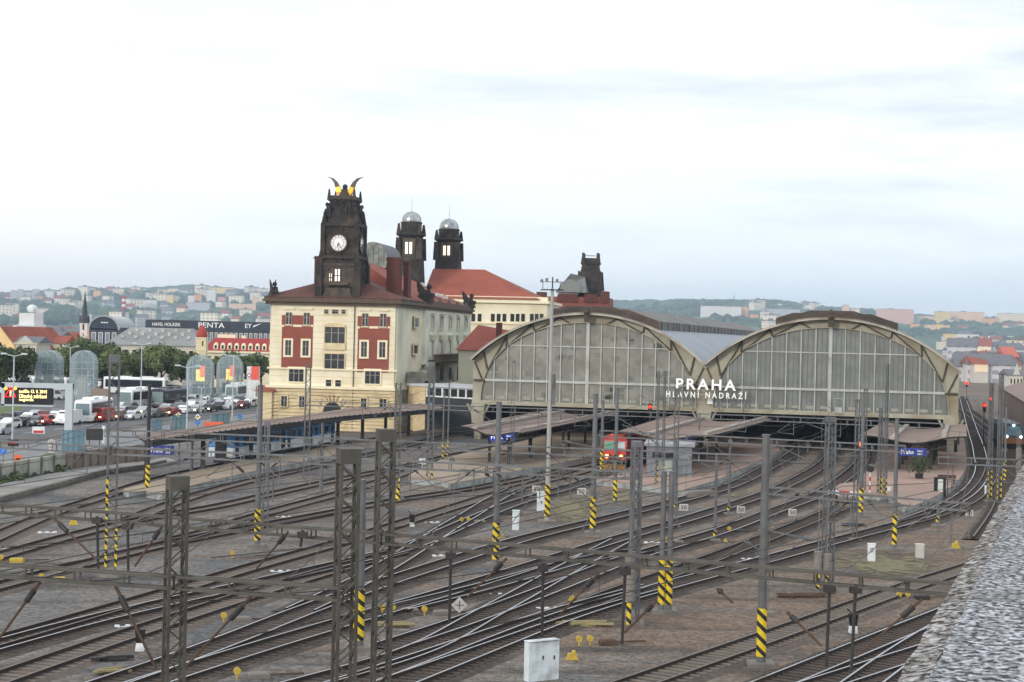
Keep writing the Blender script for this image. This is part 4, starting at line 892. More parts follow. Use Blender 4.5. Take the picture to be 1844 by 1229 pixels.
# ------------------------------------------------------------------ canopies
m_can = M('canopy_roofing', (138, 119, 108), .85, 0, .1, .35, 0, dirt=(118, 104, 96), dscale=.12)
m_canu = M('canopy_underside', (34, 33, 33), .8, 0, .2, 1)  # dark fascia; on undersides the shade beneath the roofs is painted in
m_strip = M('skylight_strip', (160, 152, 144), .6, 0, .1, .8)
def canopy(label, fl, fr, bl, br, z, strips, sag=.55, cols=5, tz=.0):
    P = [gp(*p, z) for p in (fl, fr, bl, br)]; P[2] = P[2]; o = P[0].copy(); o.z = 0
    t = thing('platform_canopy', label, 'platform roof', o, 0, 'platform roofs in front of the hall')
    def at(u, v, dz=0):
        a = P[0].lerp(P[1], u).lerp(P[2].lerp(P[3], u), v)-o
        wv = -sag*(1-math.cos(2*PI*min(max((u-.06)/.88, 0), 1)))/2
        return Vector((a.x, a.y, z+wv+dz))
    n, k = 24, 10; m = MB(); vs = [at(i/n, j/k, .16) for j in range(k+1) for i in range(n+1)]+[at(i/n, j/k, 0) for j in range(k+1) for i in range(n+1)]; W_ = n+1; T_ = W_*(k+1); fs = []; mi = []
    for j in range(k):
        for i in range(n):
            a = j*W_+i; fs.append((a, a+1, a+W_+1, a+W_)); mi.append(0); fs.append((T_+a, T_+a+W_, T_+a+W_+1, T_+a+1)); mi.append(1)
    for i in range(n): fs.append((T_+i, T_+i+1, i+1, i)); mi.append(1)
    for j in range(k):
        a = j*W_; fs.append((T_+a+W_, T_+a, a, a+W_)); mi.append(1); a += n; fs.append((T_+a, T_+a+W_, a+W_, a)); mi.append(1)
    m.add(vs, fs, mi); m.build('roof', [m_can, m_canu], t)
    for u in strips:
        m = MB(); 
        for j in range(k):
            a, b = at(u, (j+.1)/(k) if j == 0 else j/k, .30), at(u, (j+1)/k, .30); m.bar(a, b, .55, .28)
        m.build('skylight_strip', m_strip, t)
    for j in range(cols):
        for u in (.36, .66):
            a = at(u, (j+.35)/cols, -.02); m = MB(); m.box(a.x-.16, a.x+.16, a.y-.16, a.y+.16, .5, a.z-.35); m.bar((a.x, a.y, a.z-.9), at(u-.13, (j+.35)/cols, -.05), .14); m.bar((a.x, a.y, a.z-.9), at(u+.13, (j+.35)/cols, -.05), .14); m.build('column', m_dark, t)
    return t
canopy('wavy roof over the right platform with two pale strips and a blue sign below', (1547,787), (1741,789), (1588,763), (1740,767), 4.3, (.30, .78), .75, 4)
canopy('wavy roof over the third platform, above the grey cabin', (1112,780), (1282,787), (1212,750), (1392,757), 4.3, (.30, .92), .6, 4)
canopy('wavy roof over the second platform, its front left tip nearest the station', (829,770), (942,782), (985,741), (1118,746), 4.3, (.22, .90), .6, 5)
# long narrow roof on the left
t0 = gp(258, 788, 4.2); t1 = gp(274, 794, 4.2)
lc = thing('platform_canopy', 'long narrow roof over the left platform, running towards the station', 'platform roof', (t1.x, t1.y, 0), 0, 'platform roofs in front of the hall')
up = [gp(*p, 4.2) for p in ((252,787), (461,759), (516,754), (623,738), (711,733), (790,726))]; dn = [gp(*p, 4.2) for p in ((274,795), (461,771), (516,764), (623,751), (711,744), (800,737))]
o = Vector((t1.x, t1.y, 0)); m = MB(); vs = []; fs = []; mi = []
for a, b in zip(up, dn):
    a = a-o; b = b-o; e = (b-a).normalized()*1.2; a = a-e*1.5; b = b+e*.1; c = a.lerp(b, .45)
    vs += [(a.x, a.y, 4.25), (c.x, c.y, 4.02), (b.x, b.y, 4.32), (b.x, b.y, 3.72), (c.x, c.y, 3.85), (a.x, a.y, 4.05)]
for i in range(len(up)-1):
    for j in range(6): q = i*6; fs.append((q+j, q+(j+1) % 6, q+6+(j+1) % 6, q+6+j)); mi.append(0 if j < 2 else 2 if j in (3, 4) else 1)
fs += [(0,1,2,3,4,5)[::-1], tuple(range(len(vs)-6, len(vs)))]; mi += [1, 1]
m.add([Vector(v) for v in vs], fs, mi); m.build('roof', [m_can, m_canu, M('bounce_soffit', (168, 164, 156), .8, 0, .1, 1)], lc)  # soffit made pale to bounce light onto the coaches
m = MB()
for i in range(len(up)-1):
    a, b = dn[i]-o, dn[i+1]-o; L_ = (b-a).length; n = int(L_/1.4)
    for k in range(n): q = a.lerp(b, (k+.5)/n); m.box(q.x-.07, q.x+.07, q.y-.07, q.y+.07, 4.28, 4.40)
m.build('gutter_brackets', m_dark, lc)
for i in range(11):
    k = i*(len(up)-1)/10.5; k0 = int(k); f = k-k0; q = (up[k0].lerp(up[k0+1], f)).lerp(dn[k0].lerp(dn[k0+1], f), .62)-o
    m = MB(); m.box(q.x-.2, q.x+.2, q.y-.2, q.y+.2, .5, 4.0); m.taper(q.x, q.y, .5, 1.0, .3, .3, .22, .22); m.build('column', m_dark, lc)
# blue platform signs
m_bsign = M('sign_blue', (44, 62, 150), .4, 0, .05, 2)
def nsign(px0, px1, y0, y1, Y, label, lit=False):
    a = dp(px0, y1, Y); b = dp(px1, y0, Y); wd = b.x-a.x; h = b.z-a.z
    t = thing('platform_name_sign', label, 'sign', (a.x, a.y, a.z), -.06, 'blue platform name signs')
    m = MB(); m.box(0, wd, 0, .12, 0, h); m.build('panel', ME('sign_blue_lit', (40, 60, 170), .55) if lit else m_bsign, t)
    wl = ME('sign_white_lit', (240, 246, 255), 1.0) if lit else m_let
    text_mesh('Praha', wd*.48, h*.52, .02).build('place_name', wl, t, (wd*.05, -.005, h*.24))
    text_mesh('hlavní', wd*.2, h*.26, .02).build('upper_line', wl, t, (wd*.65, -.005, h*.54)); text_mesh('nádraží', wd*.2, h*.26, .02).build('lower_line', wl, t, (wd*.65, -.005, h*.16))
    m = MB(); m.box(wd*.1, wd*.1+.06, .04, .1, h, h+.5); m.box(wd*.9, wd*.9+.06, .04, .1, h, h+.5); m.build('hanger', m_dark, t)
nsign(270, 314, 803, 819, 158, 'blue name sign at the near end of the long left roof'); nsign(882, 928, 781, 794, 176, 'glowing blue name sign under the roof of the second platform', True)
nsign(1620, 1668, 808, 821, 168, 'blue name sign reading Praha under the right platform roof'); nsign(1196, 1250, 792, 802, 186, 'glowing blue name sign half hidden behind the grey cabin', True)
# grey cabin on third platform
b = gp(1163, 866); b2 = gp(1246, 866)
cb = thing('platform_cabin', 'grey clad cabin with a flat roof on the third platform', 'cabin', (b.x, b.y, .58), -.12)
wd = (b2-b).length; m = MB(); m.box(0, wd*.92, 0, 6.5, 0, 3.0); m.build('wall', M('grey_cladding', (124, 132, 140), .6, 0, .1, .8, dirt=(100, 106, 112), dscale=.5), cb)
m = MB(); m.box(-.25, wd*.92+.3, -.4, 6.8, 3.0, 3.28); m.build('roof', M('cabin_roof', (150, 154, 158), .6, 0, .1, 1), cb)
m = MB(); m.box(wd*.12, wd*.55, -.03, .0, 1.7, 2.4); m.build('window', m_black, cb)
m = MB(); m.box(wd*.30, wd*.52, -.05, -.03, .05, 1.5); m.build('door', M('pale_green_panel', (150, 160, 152), .6, 0, .1, 1), cb)
m = MB()
for k in range(9): m.box(wd*.92*k/9, wd*.92*k/9+.05, -.02, 0, .02, 1.6)
m.build('cladding_ribs', m_steel, cb)
# ------------------------------------------------------------------ trains
def loco():
    C, Nn = TRK['M']; b = gp(1106, 849); i = min(range(len(C)), key=lambda k: (C[k]-b).length); d = (C[min(i+14, len(C)-1)]-C[i]).normalized(); rz = math.atan2(d.y, d.x)-PI/2
    t = thing('red_locomotive', 'orange-red electric locomotive with lit headlamps beside the third platform', 'locomotive', C[i], rz)
    mr_ = M('loco_red', (226, 66, 44), .4, 0, .06, 1.5, dirt=(170, 50, 40), dscale=.6); W_ = 1.36
    m = MB(); m.extr([(-W_,1.25),(-W_,3.35),(-W_+.18,3.75),(-.7,3.95),(.7,3.95),(W_-.18,3.75),(W_,3.35),(W_,1.25)], .25, 15.6)
    m.add([(-W_,.25,1.25),(W_,.25,1.25),(W_,.25,3.35),(-W_,.25,3.35),(-W_+.12,0,1.3),(W_-.12,0,1.3),(W_-.14,.02,2.35),(-W_+.14,.02,2.35)], [(4,5,6,7),(7,6,2,3),(0,4,7,3),(5,1,2,6),(0,1,5,4)]); m.build('body', mr_, t)
    for s, mm in ((-1, M('cab_glass_green', (110, 176, 150), .15, 0, .15, 1)), (1, M('cab_glass_pale', (214, 226, 230), .15, 0, .1, 1))):
        m = MB(); x0, x1 = (s*.12, s*1.12) if s > 0 else (-1.12, -.12); m.add([(x0,-.0,2.45),(x1,-.0,2.45),(x1,.14,3.25),(x0,.14,3.25),(x0,.2,2.45),(x1,.2,2.45),(x1,.3,3.25),(x0,.3,3.25)], [(0,1,2,3),(4,7,6,5),(0,4,5,1),(1,5,6,2),(2,6,7,3),(3,7,4,0)]); m.build('windscreen', mm, t)
    for x in (-.85, .72):
        m = MB(); m.tube((x,-.06,1.62),(x,.06,1.62),.19,.19,14); m.build('headlight', ME('headlamp_warm', (255, 214, 120), 5), t)
    m = MB(); m.box(-1.34,1.34,-.12,.3,.95,1.28); m.tube((-.87,-.55,1.08),(-.87,-.1,1.08),.2,.2,12); m.tube((.87,-.55,1.08),(.87,-.1,1.08),.2,.2,12); m.build('buffer_beam', m_steel, t)
    m = MB(); m.add([(-1.25,-.1,.2),(-.25,-.25,.2),(-.25,-.2,.75),(-1.25,-.05,.75)], [(0,1,2,3)]); m.add([(.25,-.25,.2),(1.25,-.1,.2),(1.25,-.05,.75),(.25,-.2,.75)], [(0,1,2,3)]); m.box(-1.25,1.25,-.04,.1,.25,.8); m.build('rail_guard', M('orange_guard', (158, 112, 44), .6, 0, .2, 2), t)
    m = MB(); m.box(-1.2,1.2,.5,15,.35,1.25); m.build('underframe', m_black, t)
    m = MB()
    for y in (2, 4.4, 11, 13.4):
        for x in (-.76, .76): m.tube((x-.06,y,.85),(x+.06,y,.85),.6,.6,16)
    m.build('wheels', m_dark, t)
    m = MB()
    for y in (3.0, 12.5):
        m.bar((-.6,y,4.0),(-.3,y+1.1,4.7),.06); m.bar((.6,y,4.0),(.3,y+1.1,4.7),.06); m.bar((-.3,y+1.1,4.7),(-.5,y+.1,5.45),.05); m.bar((.3,y+1.1,4.7),(.5,y+.1,5.45),.05); m.bar((-.95,y+.1,5.47),(.95,y+.1,5.47),.09)
    m.box(-.4,.4,1,14.5,3.95,4.12); m.build('pantograph', m_dark, t)
    m = MB(); m.box(-.05,.05,-.03,.0,1.85,2.25); m.build('number_plate', m_white, t)
    for y0 in (15.9, 34.0):       # dark coaches behind
        k = thing('dark_red_coach', 'dark maroon coach coupled behind the red locomotive, '+('nearer one' if y0 < 20 else 'farther one in the hall'), 'railway coach', C[i]+Vector((-math.sin(rz), math.cos(rz), 0))*y0, rz, 'coaches behind the locomotive')
        m = MB(); m.extr([(-W_,1.0),(-W_,3.3),(-1.0,3.85),(0,4.05),(1.0,3.85),(W_,3.3),(W_,1.0)], 0, 17.5); m.build('body', M('maroon', (66, 34, 36), .5, 0, .15, 1), k)
        m = MB(); m.box(W_,W_+.02,1,16.5,2.0,2.9); m.build('window_band', m_glassdark, k); m = MB(); m.box(-1.1,1.1,.5,17,.3,1.0); m.build('underframe', m_black, k)
loco()
def coach(label, Y0, Lc, first):
    C, Nn = TRK['T']; b = gp(*Y0); i = min(range(len(C)), key=lambda k: (C[k]-b).length); j = i; acc = 0
    while acc < Lc and j < len(C)-1: acc += (C[j+1]-C[j]).length; j += 1
    d = (C[j]-C[i]).normalized(); rz = math.atan2(d.y, d.x)-PI/2
    t = thing('blue_coach', label, 'railway coach', C[i], rz, 'blue coaches under the left roof'); W_ = 1.4
    mb_ = M('coach_blue', (70, 150, 220), .45, 0, .1, .8, dirt=(36, 80, 124), dscale=.3); ml = M('coach_grey', (210, 222, 228), .5, 0, .08, 1)
    m = MB(); m.extr([(-W_,2.0),(-W_,3.2),(-1.1,3.75),(0,3.98),(1.1,3.75),(W_,3.2),(W_,2.0)], 0, Lc-.5); m.build('body', mb_, t)
    m = MB(); m.extr([(-W_-.005,1.0),(-W_-.005,2.0),(W_+.005,2.0),(W_+.005,1.0)], 0, Lc-.5); m.build('lower_body', ml, t)
    m = MB(); m.extr([(-1.05,3.72),(0,4.05),(1.05,3.72)], .1, Lc-.6); m.build('roof', m_steel, t)
    for k in range(9):
        y = 2.6+k*(Lc-5.5)/8.6; m = MB(); m.box(W_, W_+.025, y, y+1.15, 2.15, 3.0); m.box(-W_-.025, -W_, y, y+1.15, 2.15, 3.0); m.build('window', m_glassdark, t)
    for y in (.5, Lc-1.9):
        m = MB(); m.box(W_, W_+.03, y, y+.9, 1.05, 3.1); m.build('door', M('coach_door', (30, 58, 98), .5, 0, .1, 1), t)
    m = MB(); m.box(-.55,.55,-.25,0,1.0,3.3); m.build('gangway', m_black, t); m = MB(); m.box(-1.2,1.2,.8,Lc-1.4,.3,1.0); m.build('underframe', m_black, t)
coach('nearer blue and grey coach under the left roof, its dark gangway end towards us', (392,841), 17, True); coach('farther blue and grey coach coupled beyond the first under the left roof', (463,828), 20, False)
# railcar at the right edge
C, Nn = TRK['Z']; b = gp(1820, 812); i = min(range(len(C)), key=lambda k: (C[k]-b).length)
t = thing('railcar', 'railcar with a bluish cab and orange apron, headlamps lit, at the right edge', 'railcar', C[i], -YAW*.8); W_ = 1.4
m = MB(); m.extr([(-W_,1.0),(-W_,3.2),(-1.0,3.8),(1.0,3.8),(W_,3.2),(W_,1.0)], .3, 18); m.build('body', M('railcar_teal', (70, 84, 92), .5, 0, .1, 1), t)
m = MB(); m.add([(-1.25,.28,2.1),(1.25,.28,2.1),(.95,.28,3.35),(-.95,.28,3.35),(-1.2,.1,2.1),(1.2,.1,2.1),(.9,.2,3.3),(-.9,.2,3.3)], [(4,5,6,7),(0,1,5,4),(1,2,6,5),(2,3,7,6),(3,0,4,7)]); m.build('windscreen', M('railcar_glass', (110, 140, 156), .2, 0, .1, 1), t)
m = MB(); m.box(-1.38,1.38,.1,.3,.95,1.75); m.build('apron', M('railcar_orange', (140, 92, 46), .5, 0, .1, 1), t)
for x, z in ((-.95, 1.95), (.95, 1.95), (0, 3.55)):
    m = MB(); m.tube((x,.02,z),(x,.12,z),.2 if z < 3 else .15,None,12); m.build('headlight', ME('headlamp_cool', (240, 250, 255), 6), t)
m = MB(); m.box(-1.2,1.2,.4,17.5,.2,1.0); m.build('underframe', m_black, t)
# right-hand side buildings
m_wallp = M('brownish_pink_render', (142, 124, 116), .9, 0, .08, .3, dirt=(120, 106, 100), dscale=.08)
a = dp(1806, 715, 300); b = dp(1850, 830, 175)
t = thing('long_warehouse', 'long plain brownish-pink building with a shallow roof along the tracks at the right edge', 'warehouse', (0, 0, 0))
A_ = Vector((a.x, a.y, 0)); B_ = Vector((b.x+3, b.y, 0)); n_ = Vector(((B_-A_).y, -(B_-A_).x, 0)).normalized(); n_ = n_ if n_.x > 0 else -n_
m = MB(); m.prism([A_[:2], B_[:2], (B_+n_*26)[:2], (A_+n_*26)[:2]], -.1, 7.0); m.build('wall', m_wallp, t)
m = MB(); rA, rB = A_+n_*13, B_+n_*13; h = 8.2
m.add([(A_-n_*.5+Vector((0,0,6.9)))[:], (B_-n_*.5+Vector((0,0,6.9)))[:], (rB+Vector((0,0,h+3)))[:], (rA+Vector((0,0,h+3)))[:], (A_+n_*26.5+Vector((0,0,6.9)))[:], (B_+n_*26.5+Vector((0,0,6.9)))[:]], [(0,1,2,3),(3,2,5,4),(0,3,4),(1,5,2)]); m.build('roof', M('pinkish_roofing', (138, 122, 116), .9, 0, .08, .2), t)
# ------------------------------------------------------------------ granite parapet beside the camera
zp = CZ-.55
def granite(name, base, hi, lo, sc_, th):
    m = bpy.data.materials.new(name); m.use_nodes = True; nt = m.node_tree; N = nt.nodes; L = nt.links; b = N['Principled BSDF']; b.inputs['Roughness'].default_value = .9
    tc = N.new('ShaderNodeTexCoord'); mp = N.new('ShaderNodeMapping'); mp.inputs['Scale'].default_value = (1, .8, 1); L.new(tc.outputs['Object'], mp.inputs[0])
    n1 = N.new('ShaderNodeTexNoise'); n1.inputs['Scale'].default_value = sc_; n1.inputs['Detail'].default_value = 3; L.new(mp.outputs[0], n1.inputs['Vector'])
    v = N.new('ShaderNodeTexVoronoi'); v.inputs['Scale'].default_value = sc_*1.5; L.new(mp.outputs[0], v.inputs['Vector'])
    sc2 = N.new('ShaderNodeSeparateColor'); L.new(v.outputs['Color'], sc2.inputs[0])
    a = N.new('ShaderNodeMapRange'); a.inputs[1].default_value = th-.09; a.inputs[2].default_value = th+.07; L.new(n1.outputs['Fac'], a.inputs[0])
    m1 = N.new('ShaderNodeMix'); m1.data_type = 'RGBA'; m1.inputs[6].default_value = (*lin(lo), 1); m1.inputs[7].default_value = (*lin(base), 1); L.new(a.outputs[0], m1.inputs[0])
    b2 = N.new('ShaderNodeMapRange'); b2.inputs[1].default_value = .35; b2.inputs[2].default_value = .8; L.new(sc2.outputs[0], b2.inputs[0])
    m2 = N.new('ShaderNodeMix'); m2.data_type = 'RGBA'; m2.inputs[7].default_value = (*lin(hi), 1); L.new(m1.outputs[2], m2.inputs[6])
    mu = N.new('ShaderNodeMath'); mu.operation = 'MULTIPLY'; L.new(b2.outputs[0], mu.inputs[0]); L.new(a.outputs[0], mu.inputs[1]); L.new(mu.outputs[0], m2.inputs[0])
    n4 = N.new('ShaderNodeTexNoise'); n4.inputs['Scale'].default_value = 3.5; n4.inputs['Detail'].default_value = 5; L.new(tc.outputs['Object'], n4.inputs['Vector'])
    r4 = N.new('ShaderNodeMapRange'); r4.inputs[1].default_value = .52; r4.inputs[2].default_value = .72; r4.inputs[4].default_value = .55; L.new(n4.outputs['Fac'], r4.inputs[0])
    m3 = N.new('ShaderNodeMix'); m3.data_type = 'RGBA'; m3.inputs[7].default_value = (*lin((88, 84, 76)), 1); L.new(m2.outputs[2], m3.inputs[6]); L.new(r4.outputs[0], m3.inputs[0])
    L.new(m3.outputs[2], b.inputs['Base Color'])
    bn = N.new('ShaderNodeBump'); bn.inputs['Strength'].default_value = .9; bn.inputs['Distance'].default_value = .008; L.new(n1.outputs['Fac'], bn.inputs['Height']); L.new(bn.outputs[0], b.inputs['Normal']); return m
e0, e1 = gp(1605, 1229, zp), gp(1846, 828, zp); i0, i1 = gp(1661, 1229, zp+.02), gp(1846, 962, zp+.02)
d = (e1-e0).normalized(); n_ = Vector((d.y, -d.x, 0)); wi = (i0-e0).dot(n_)
par = thing('granite_parapet', 'speckled grey granite parapet wall in the near right corner', 'parapet', (e0.x, e0.y, 0), math.atan2(d.y, d.x)-PI/2)
Lp = 14.0; m = MB(); m.box(-.03, 1.1, -2, Lp, -.1, zp-.34); m.build('wall', m_conc, par)
def rough(x0, x1, z0, z1, amp, seed):
    mb = MB(); nx = max(4, int((x1-x0)/.03)); ny = 240; r = random.Random(seed); vs = []
    for j in range(ny+1):
        for i in range(nx+1):
            y = -2+(Lp+2)*(j/ny); x = x0+(x1-x0)*i/nx; e = 1 if 0 < i < nx else .5
            h = mnoise.noise((x*9, y*9, seed))*amp+mnoise.noise((x*31, y*31, seed+5))*amp*.6
            vs.append((x+(mnoise.noise((y*6, seed, 0))*.006 if i in (0, nx) else 0), y, z0+(z1-z0)*i/nx+h*e))
    mb.add(vs, [(j*(nx+1)+i, j*(nx+1)+i+1, (j+1)*(nx+1)+i+1, (j+1)*(nx+1)+i) for j in range(ny) for i in range(nx)])
    b0 = len(mb.v); vb = []
    for j in range(ny+1): vb.append((vs[j*(nx+1)][0], vs[j*(nx+1)][1], z0-.35))
    mb.v += vb
    for j in range(ny): mb.f.append((j*(nx+1), (j+1)*(nx+1), b0+j+1, b0+j)); mb.m.append(0)
    return mb
rough(0, wi, zp-.012, zp, .006, 1).build('weathered_edge', granite('granite_mossy', (132, 129, 125), (186, 184, 182), (40, 38, 37), 56, .51), par)
rough(wi, 1.25, zp+.004, zp+.03, .004, 2).build('coping', granite('granite_pale', (134, 135, 139), (196, 200, 208), (46, 46, 50), 66, .49), par)
# ------------------------------------------------------------------ station building with clock tower
Y8 = math.radians(8); U8 = Vector((math.cos(Y8), -math.sin(Y8), 0)); A8 = Vector((math.sin(Y8), math.cos(Y8), 0))
q = dp(483, 700, 237.6); SO = Vector((q.x, q.y, 0))
def sf(px, py): return frame_pt(px, py, SO, U8)
WB = sf(714, 620)[0]; SE = SO+U8*WB
def ef(px, py): return frame_pt(px, py, SE, A8)
m_cream = M('cream_render', (236, 228, 202), .85, 0, .06, .4, dirt=(212, 200, 166), dscale=.25)
m_creamd = M('weathered_shaded_cream', (224, 222, 198), .85, 0, .08, .4, dirt=(178, 180, 160), dscale=.2)  # cream greyed to paint in the shaded east side, dirt noise on top
m_rust_st = M('rusticated_sandstone', (216, 200, 162), .9, 0, .14, .9, .2, dirt=(178, 154, 118), dscale=.35)
m_brick = M('red_render', (144, 80, 68), .85, 0, .12, .6, dirt=(122, 68, 58), dscale=.3)
m_trim = M('pale_trim', (236, 226, 196), .8, 0, .06, 1)
m_roofb = M('dark_brown_tile', (98, 58, 48), .8, 0, .25, 1.2, dirt=(66, 48, 44), dscale=.4)
m_roofr = M('red_roof_tile', (150, 80, 63), .85, 0, .16, .8, dirt=(122, 66, 54), dscale=.2)
m_corn = M('sooty_cornice', (92, 78, 66), .85, 0, .25, 1)
m_sand = M('blackened_sandstone', (46, 42, 40), .9, 0, .5, 1.4, .6, bscale=3, dirt=(84, 74, 65), dscale=.5)
m_sand2 = M('brown_sandstone', (88, 78, 70), .9, 0, .3, 1.2, .4, dirt=(50, 45, 43), dscale=.5)
m_brk = M('chimney_brick', (94, 54, 46), .9, 0, .15, 2)
m_wood = M('pale_window_bar', (158, 154, 148), .6, 0, .1, 2)
m_glow = ME('glow_pane', (250, 243, 222), .72)  # self-glowing panes; on the clock tower the glow stands in for sky
st = thing('station_building', 'cream and red station building with a blackened clock tower, left of the glazed hall', 'station building', SO, -Y8)
ET = 64.0; ZE = 18.75
zg = sf(600, 701)[1]
m = MB(); m.box(.25, WB-.25, .0, ET, zg, ZE, 0); m.box(-.1, WB+.1, -.18, 8.2, zg, ZE-.01, 0) if False else None
m.build('wall', [m_cream], st)
m = MB(); m.box(0, .3, .3, 30, zg, ZE-.02); m.box(WB-.3, WB, .3, 8.2, zg, ZE-.02); m.build('side_wall', m_creamd, st)
m = MB(); m.box(WB-.28, WB+.25, 20.2, ET, 9.6, ZE-.02); m.build('wing_wall', M('shaded_cool_render', (224, 228, 212), .85, 0, .06, .4, dirt=(170, 176, 162), dscale=.3), st)  # cooler, shaded look of the wing painted into its render
m = MB(); n = int(zg/.55)
for k in range(n+1):
    z0 = k*zg/(n+1); m.box(-.12, WB+.12, -.22, 30, z0, z0+zg/(n+1)-.14); m.box(-.02, WB+.02, -.02, 29.9, z0+zg/(n+1)-.14, z0+zg/(n+1))
m.build('rusticated_base', m_rust_st, st)
m = MB(); m.box(-.3, WB+.3, -.5, 30, zg, zg+.4); m.box(-.2, WB+.2, -.25, .2, sf(600,667)[1], sf(600,667)[1]+.22); m.build('string_course', m_trim, st)
m = MB(); m.box(-.9, WB+.9, -1.0, ET+.4, ZE, ZE+.35); m.box(-.55, WB+.55, -.6, ET+.2, ZE-.4, ZE); m.box(-.7, WB+.7, -.8, ET+.3, ZE+.35, ZE+.7); m.build('cornice', m_corn, st)
# fine horizontal joints of the render
m = MB()
for k in range(17):
    z = zg+.9+k*.82
    if z < ZE-.5: m.box(.32, WB-.3, -.006, .0, z, z+.05)
m.build('render_joints', M('joint_shadowless', (206, 190, 146), .9, 0, .1, 1), st)
def cz(cx, cy): return sf(480+cx/7.683, 540+cy/7.683)
def rect(x0, x1, y0, y1): a = cz(x0, y1); b = cz(x1, y0); return a[0], b[0], a[1], b[1]
for (x0, x1, y0, y1) in ((210,650,222,352), (202,643,372,960), (1258,1712,236,378), (1252,1702,398,1000)):
    u0, u1, z0, z1 = rect(x0, x1, y0, y1); m = MB(); m.box(u0, u1, -.05, -.007, z0, z1); m.build('red_panel', m_brick, st)
m = MB()
for (x0, x1) in ((212,246),(370,492),(612,650)): u0, u1, z0, z1 = rect(x0, x1, 348, 376); m.box(u0, u1, -.10, .0, z0, z1)
for (x0, x1) in ((1258,1292),(1424,1550),(1678,1712)): u0, u1, z0, z1 = rect(x0, x1, 370, 398); m.box(u0, u1, -.10, .0, z0, z1)
for (x0, x1, y) in ((232,392,128),(478,640,130),(1280,1445,145),(1535,1700,148)): u0, u1, z0, z1 = rect(x0, x1, y-9, y+7); m.box(u0, u1, -.25, 0, z0, z1)
m.build('band_mouldings', m_trim, st)
def window(u0, u1, z0, z1, cols=2, frame=.16, tall=True, proud=.14, mat=None, fmat=None, openl=0, par=None, transom=.62, yo=0.0):
    par = par or st
    f = MB(); 
    if frame:
        f.box(u0-frame, u0, -proud, .02, z0-frame, z1+frame); f.box(u1, u1+frame, -proud, .02, z0-frame, z1+frame); f.box(u0, u1, -proud, .02, z1, z1+frame); f.box(u0-.06, u1+.06, -proud-.1, .02, z0-frame, z0)
    else: f.box(u0-.05, u1+.05, -.2, .02, z0-.12, z0)
    w_ = f.build('window', fmat or m_trim, par, (0, yo, 0))
    p = MB(); p.box(u0, u1, -.062, -.052, z0, z1); p.build('pane', mat or m_glassdark, w_)
    b = MB()
    for k in range(1, cols): x = u0+(u1-u0)*k/cols; b.box(x-.05, x+.05, -.10, -.063, z0, z1)
    b.box(u0, u1, -.095, -.063, z0+(z1-z0)*transom-.03, z0+(z1-z0)*transom+.03); b.box(u0, u0+.06, -.095, -.063, z0, z1); b.box(u1-.06, u1, -.095, -.063, z0, z1)
    if openl: b.box(u0+(u1-u0)*.48, u0+(u1-u0)*.62, -.13, -.10, z0+.05, z1-.1)
    b.build('sash', m_wood, w_)
for r_ in ((265,355,178,340),(512,600,183,345),(1320,1410,192,366),(1568,1660,197,372)): window(*rect(*r_), frame=0, openl=1)
for r_ in ((257,346,562,768),(497,590,568,774),(1306,1395,582,790),(1557,1650,588,798)): window(*rect(*r_), cols=2, frame=.27)
for r_ in ((308,520,948,1130),(1360,1575,976,1160)): window(*rect(*r_), cols=3, frame=.18)
for r_ in ((797,862,136,194),(902,1000,138,196),(1036,1100,138,198)): window(*rect(*r_), cols=1, frame=.1)
for r_ in ((820,900,1110,1208),(950,1034,1114,1214)): window(*rect(*r_), cols=1, frame=.1)
window(*rect(805,1090,375,598), cols=3, frame=.16, fmat=m_rust_st); window(*rect(800,1082,755,962), cols=3, frame=.14, fmat=m_rust_st)
u0, u1, z0, z1 = rect(790,1100,320,375); m = MB(); m.extr([(u0,z0),(u1,z0),(u1-.1,z0+.3),(u1-.9,z1-.05),(u0+.9,z1-.05),(u0+.1,z0+.3)], -.22, -.02); m.build('window_hood', m_rust_st, st); u0, u1, z0, z1 = rect(795,1095,612,690); m = MB(); m.box(u0, u1, -.3, 0, z0, z1); m.build('carved_spandrel', m_rust_st, st)
u0, u1, z0, z1 = rect(860,1030,375,590); m = MB(); m.box(u0,u1,-.07,-.063,z1-.2,z1+.35); m.build('arched_light', m_glassdark, st)
m = MB(); u = cz(1215,500)[0]; m.tube((u,-.16,.2),(u,-.16,ZE-.4),.07,.07,8); m.build('downpipe', m_corn, st)
def c3(cx, cy): return sf(460+cx/4.5525, 520+cy/4.5525)
for (x0, x1, y0, y1) in ((215,265,882,966),(362,408,884,972),(868,916,900,985),(1020,1080,906,992)):
    a = c3(x0, y1); b = c3(x1, y0); window(a[0], b[0], a[1], b[1], cols=2, frame=.16, proud=.2, fmat=m_rust_st, yo=-.2)
a = c3(635, 1010); R_ = 1.35; m = MB(); pr = [(a[0]+R_*math.cos(PI*i/14), a[1]+R_*math.sin(PI*i/14)) for i in range(15)]
m.extr(pr+[(a[0]-R_, 1.2), (a[0]+R_, 1.2)], -.27, -.23); aw = m.build('arched_doorway', m_glassdark, st)
m = MB()
for i in range(11):
    th = PI*(i+.5)/11; c_, s_ = math.cos(th), math.sin(th); m.bar((a[0]+1.42*c_, -.28, a[1]+1.42*s_), (a[0]+2.5*c_, -.28, a[1]+2.5*s_), .2, .46 if i % 2 else .34)
m.build('voussoirs', m_rust_st, aw)
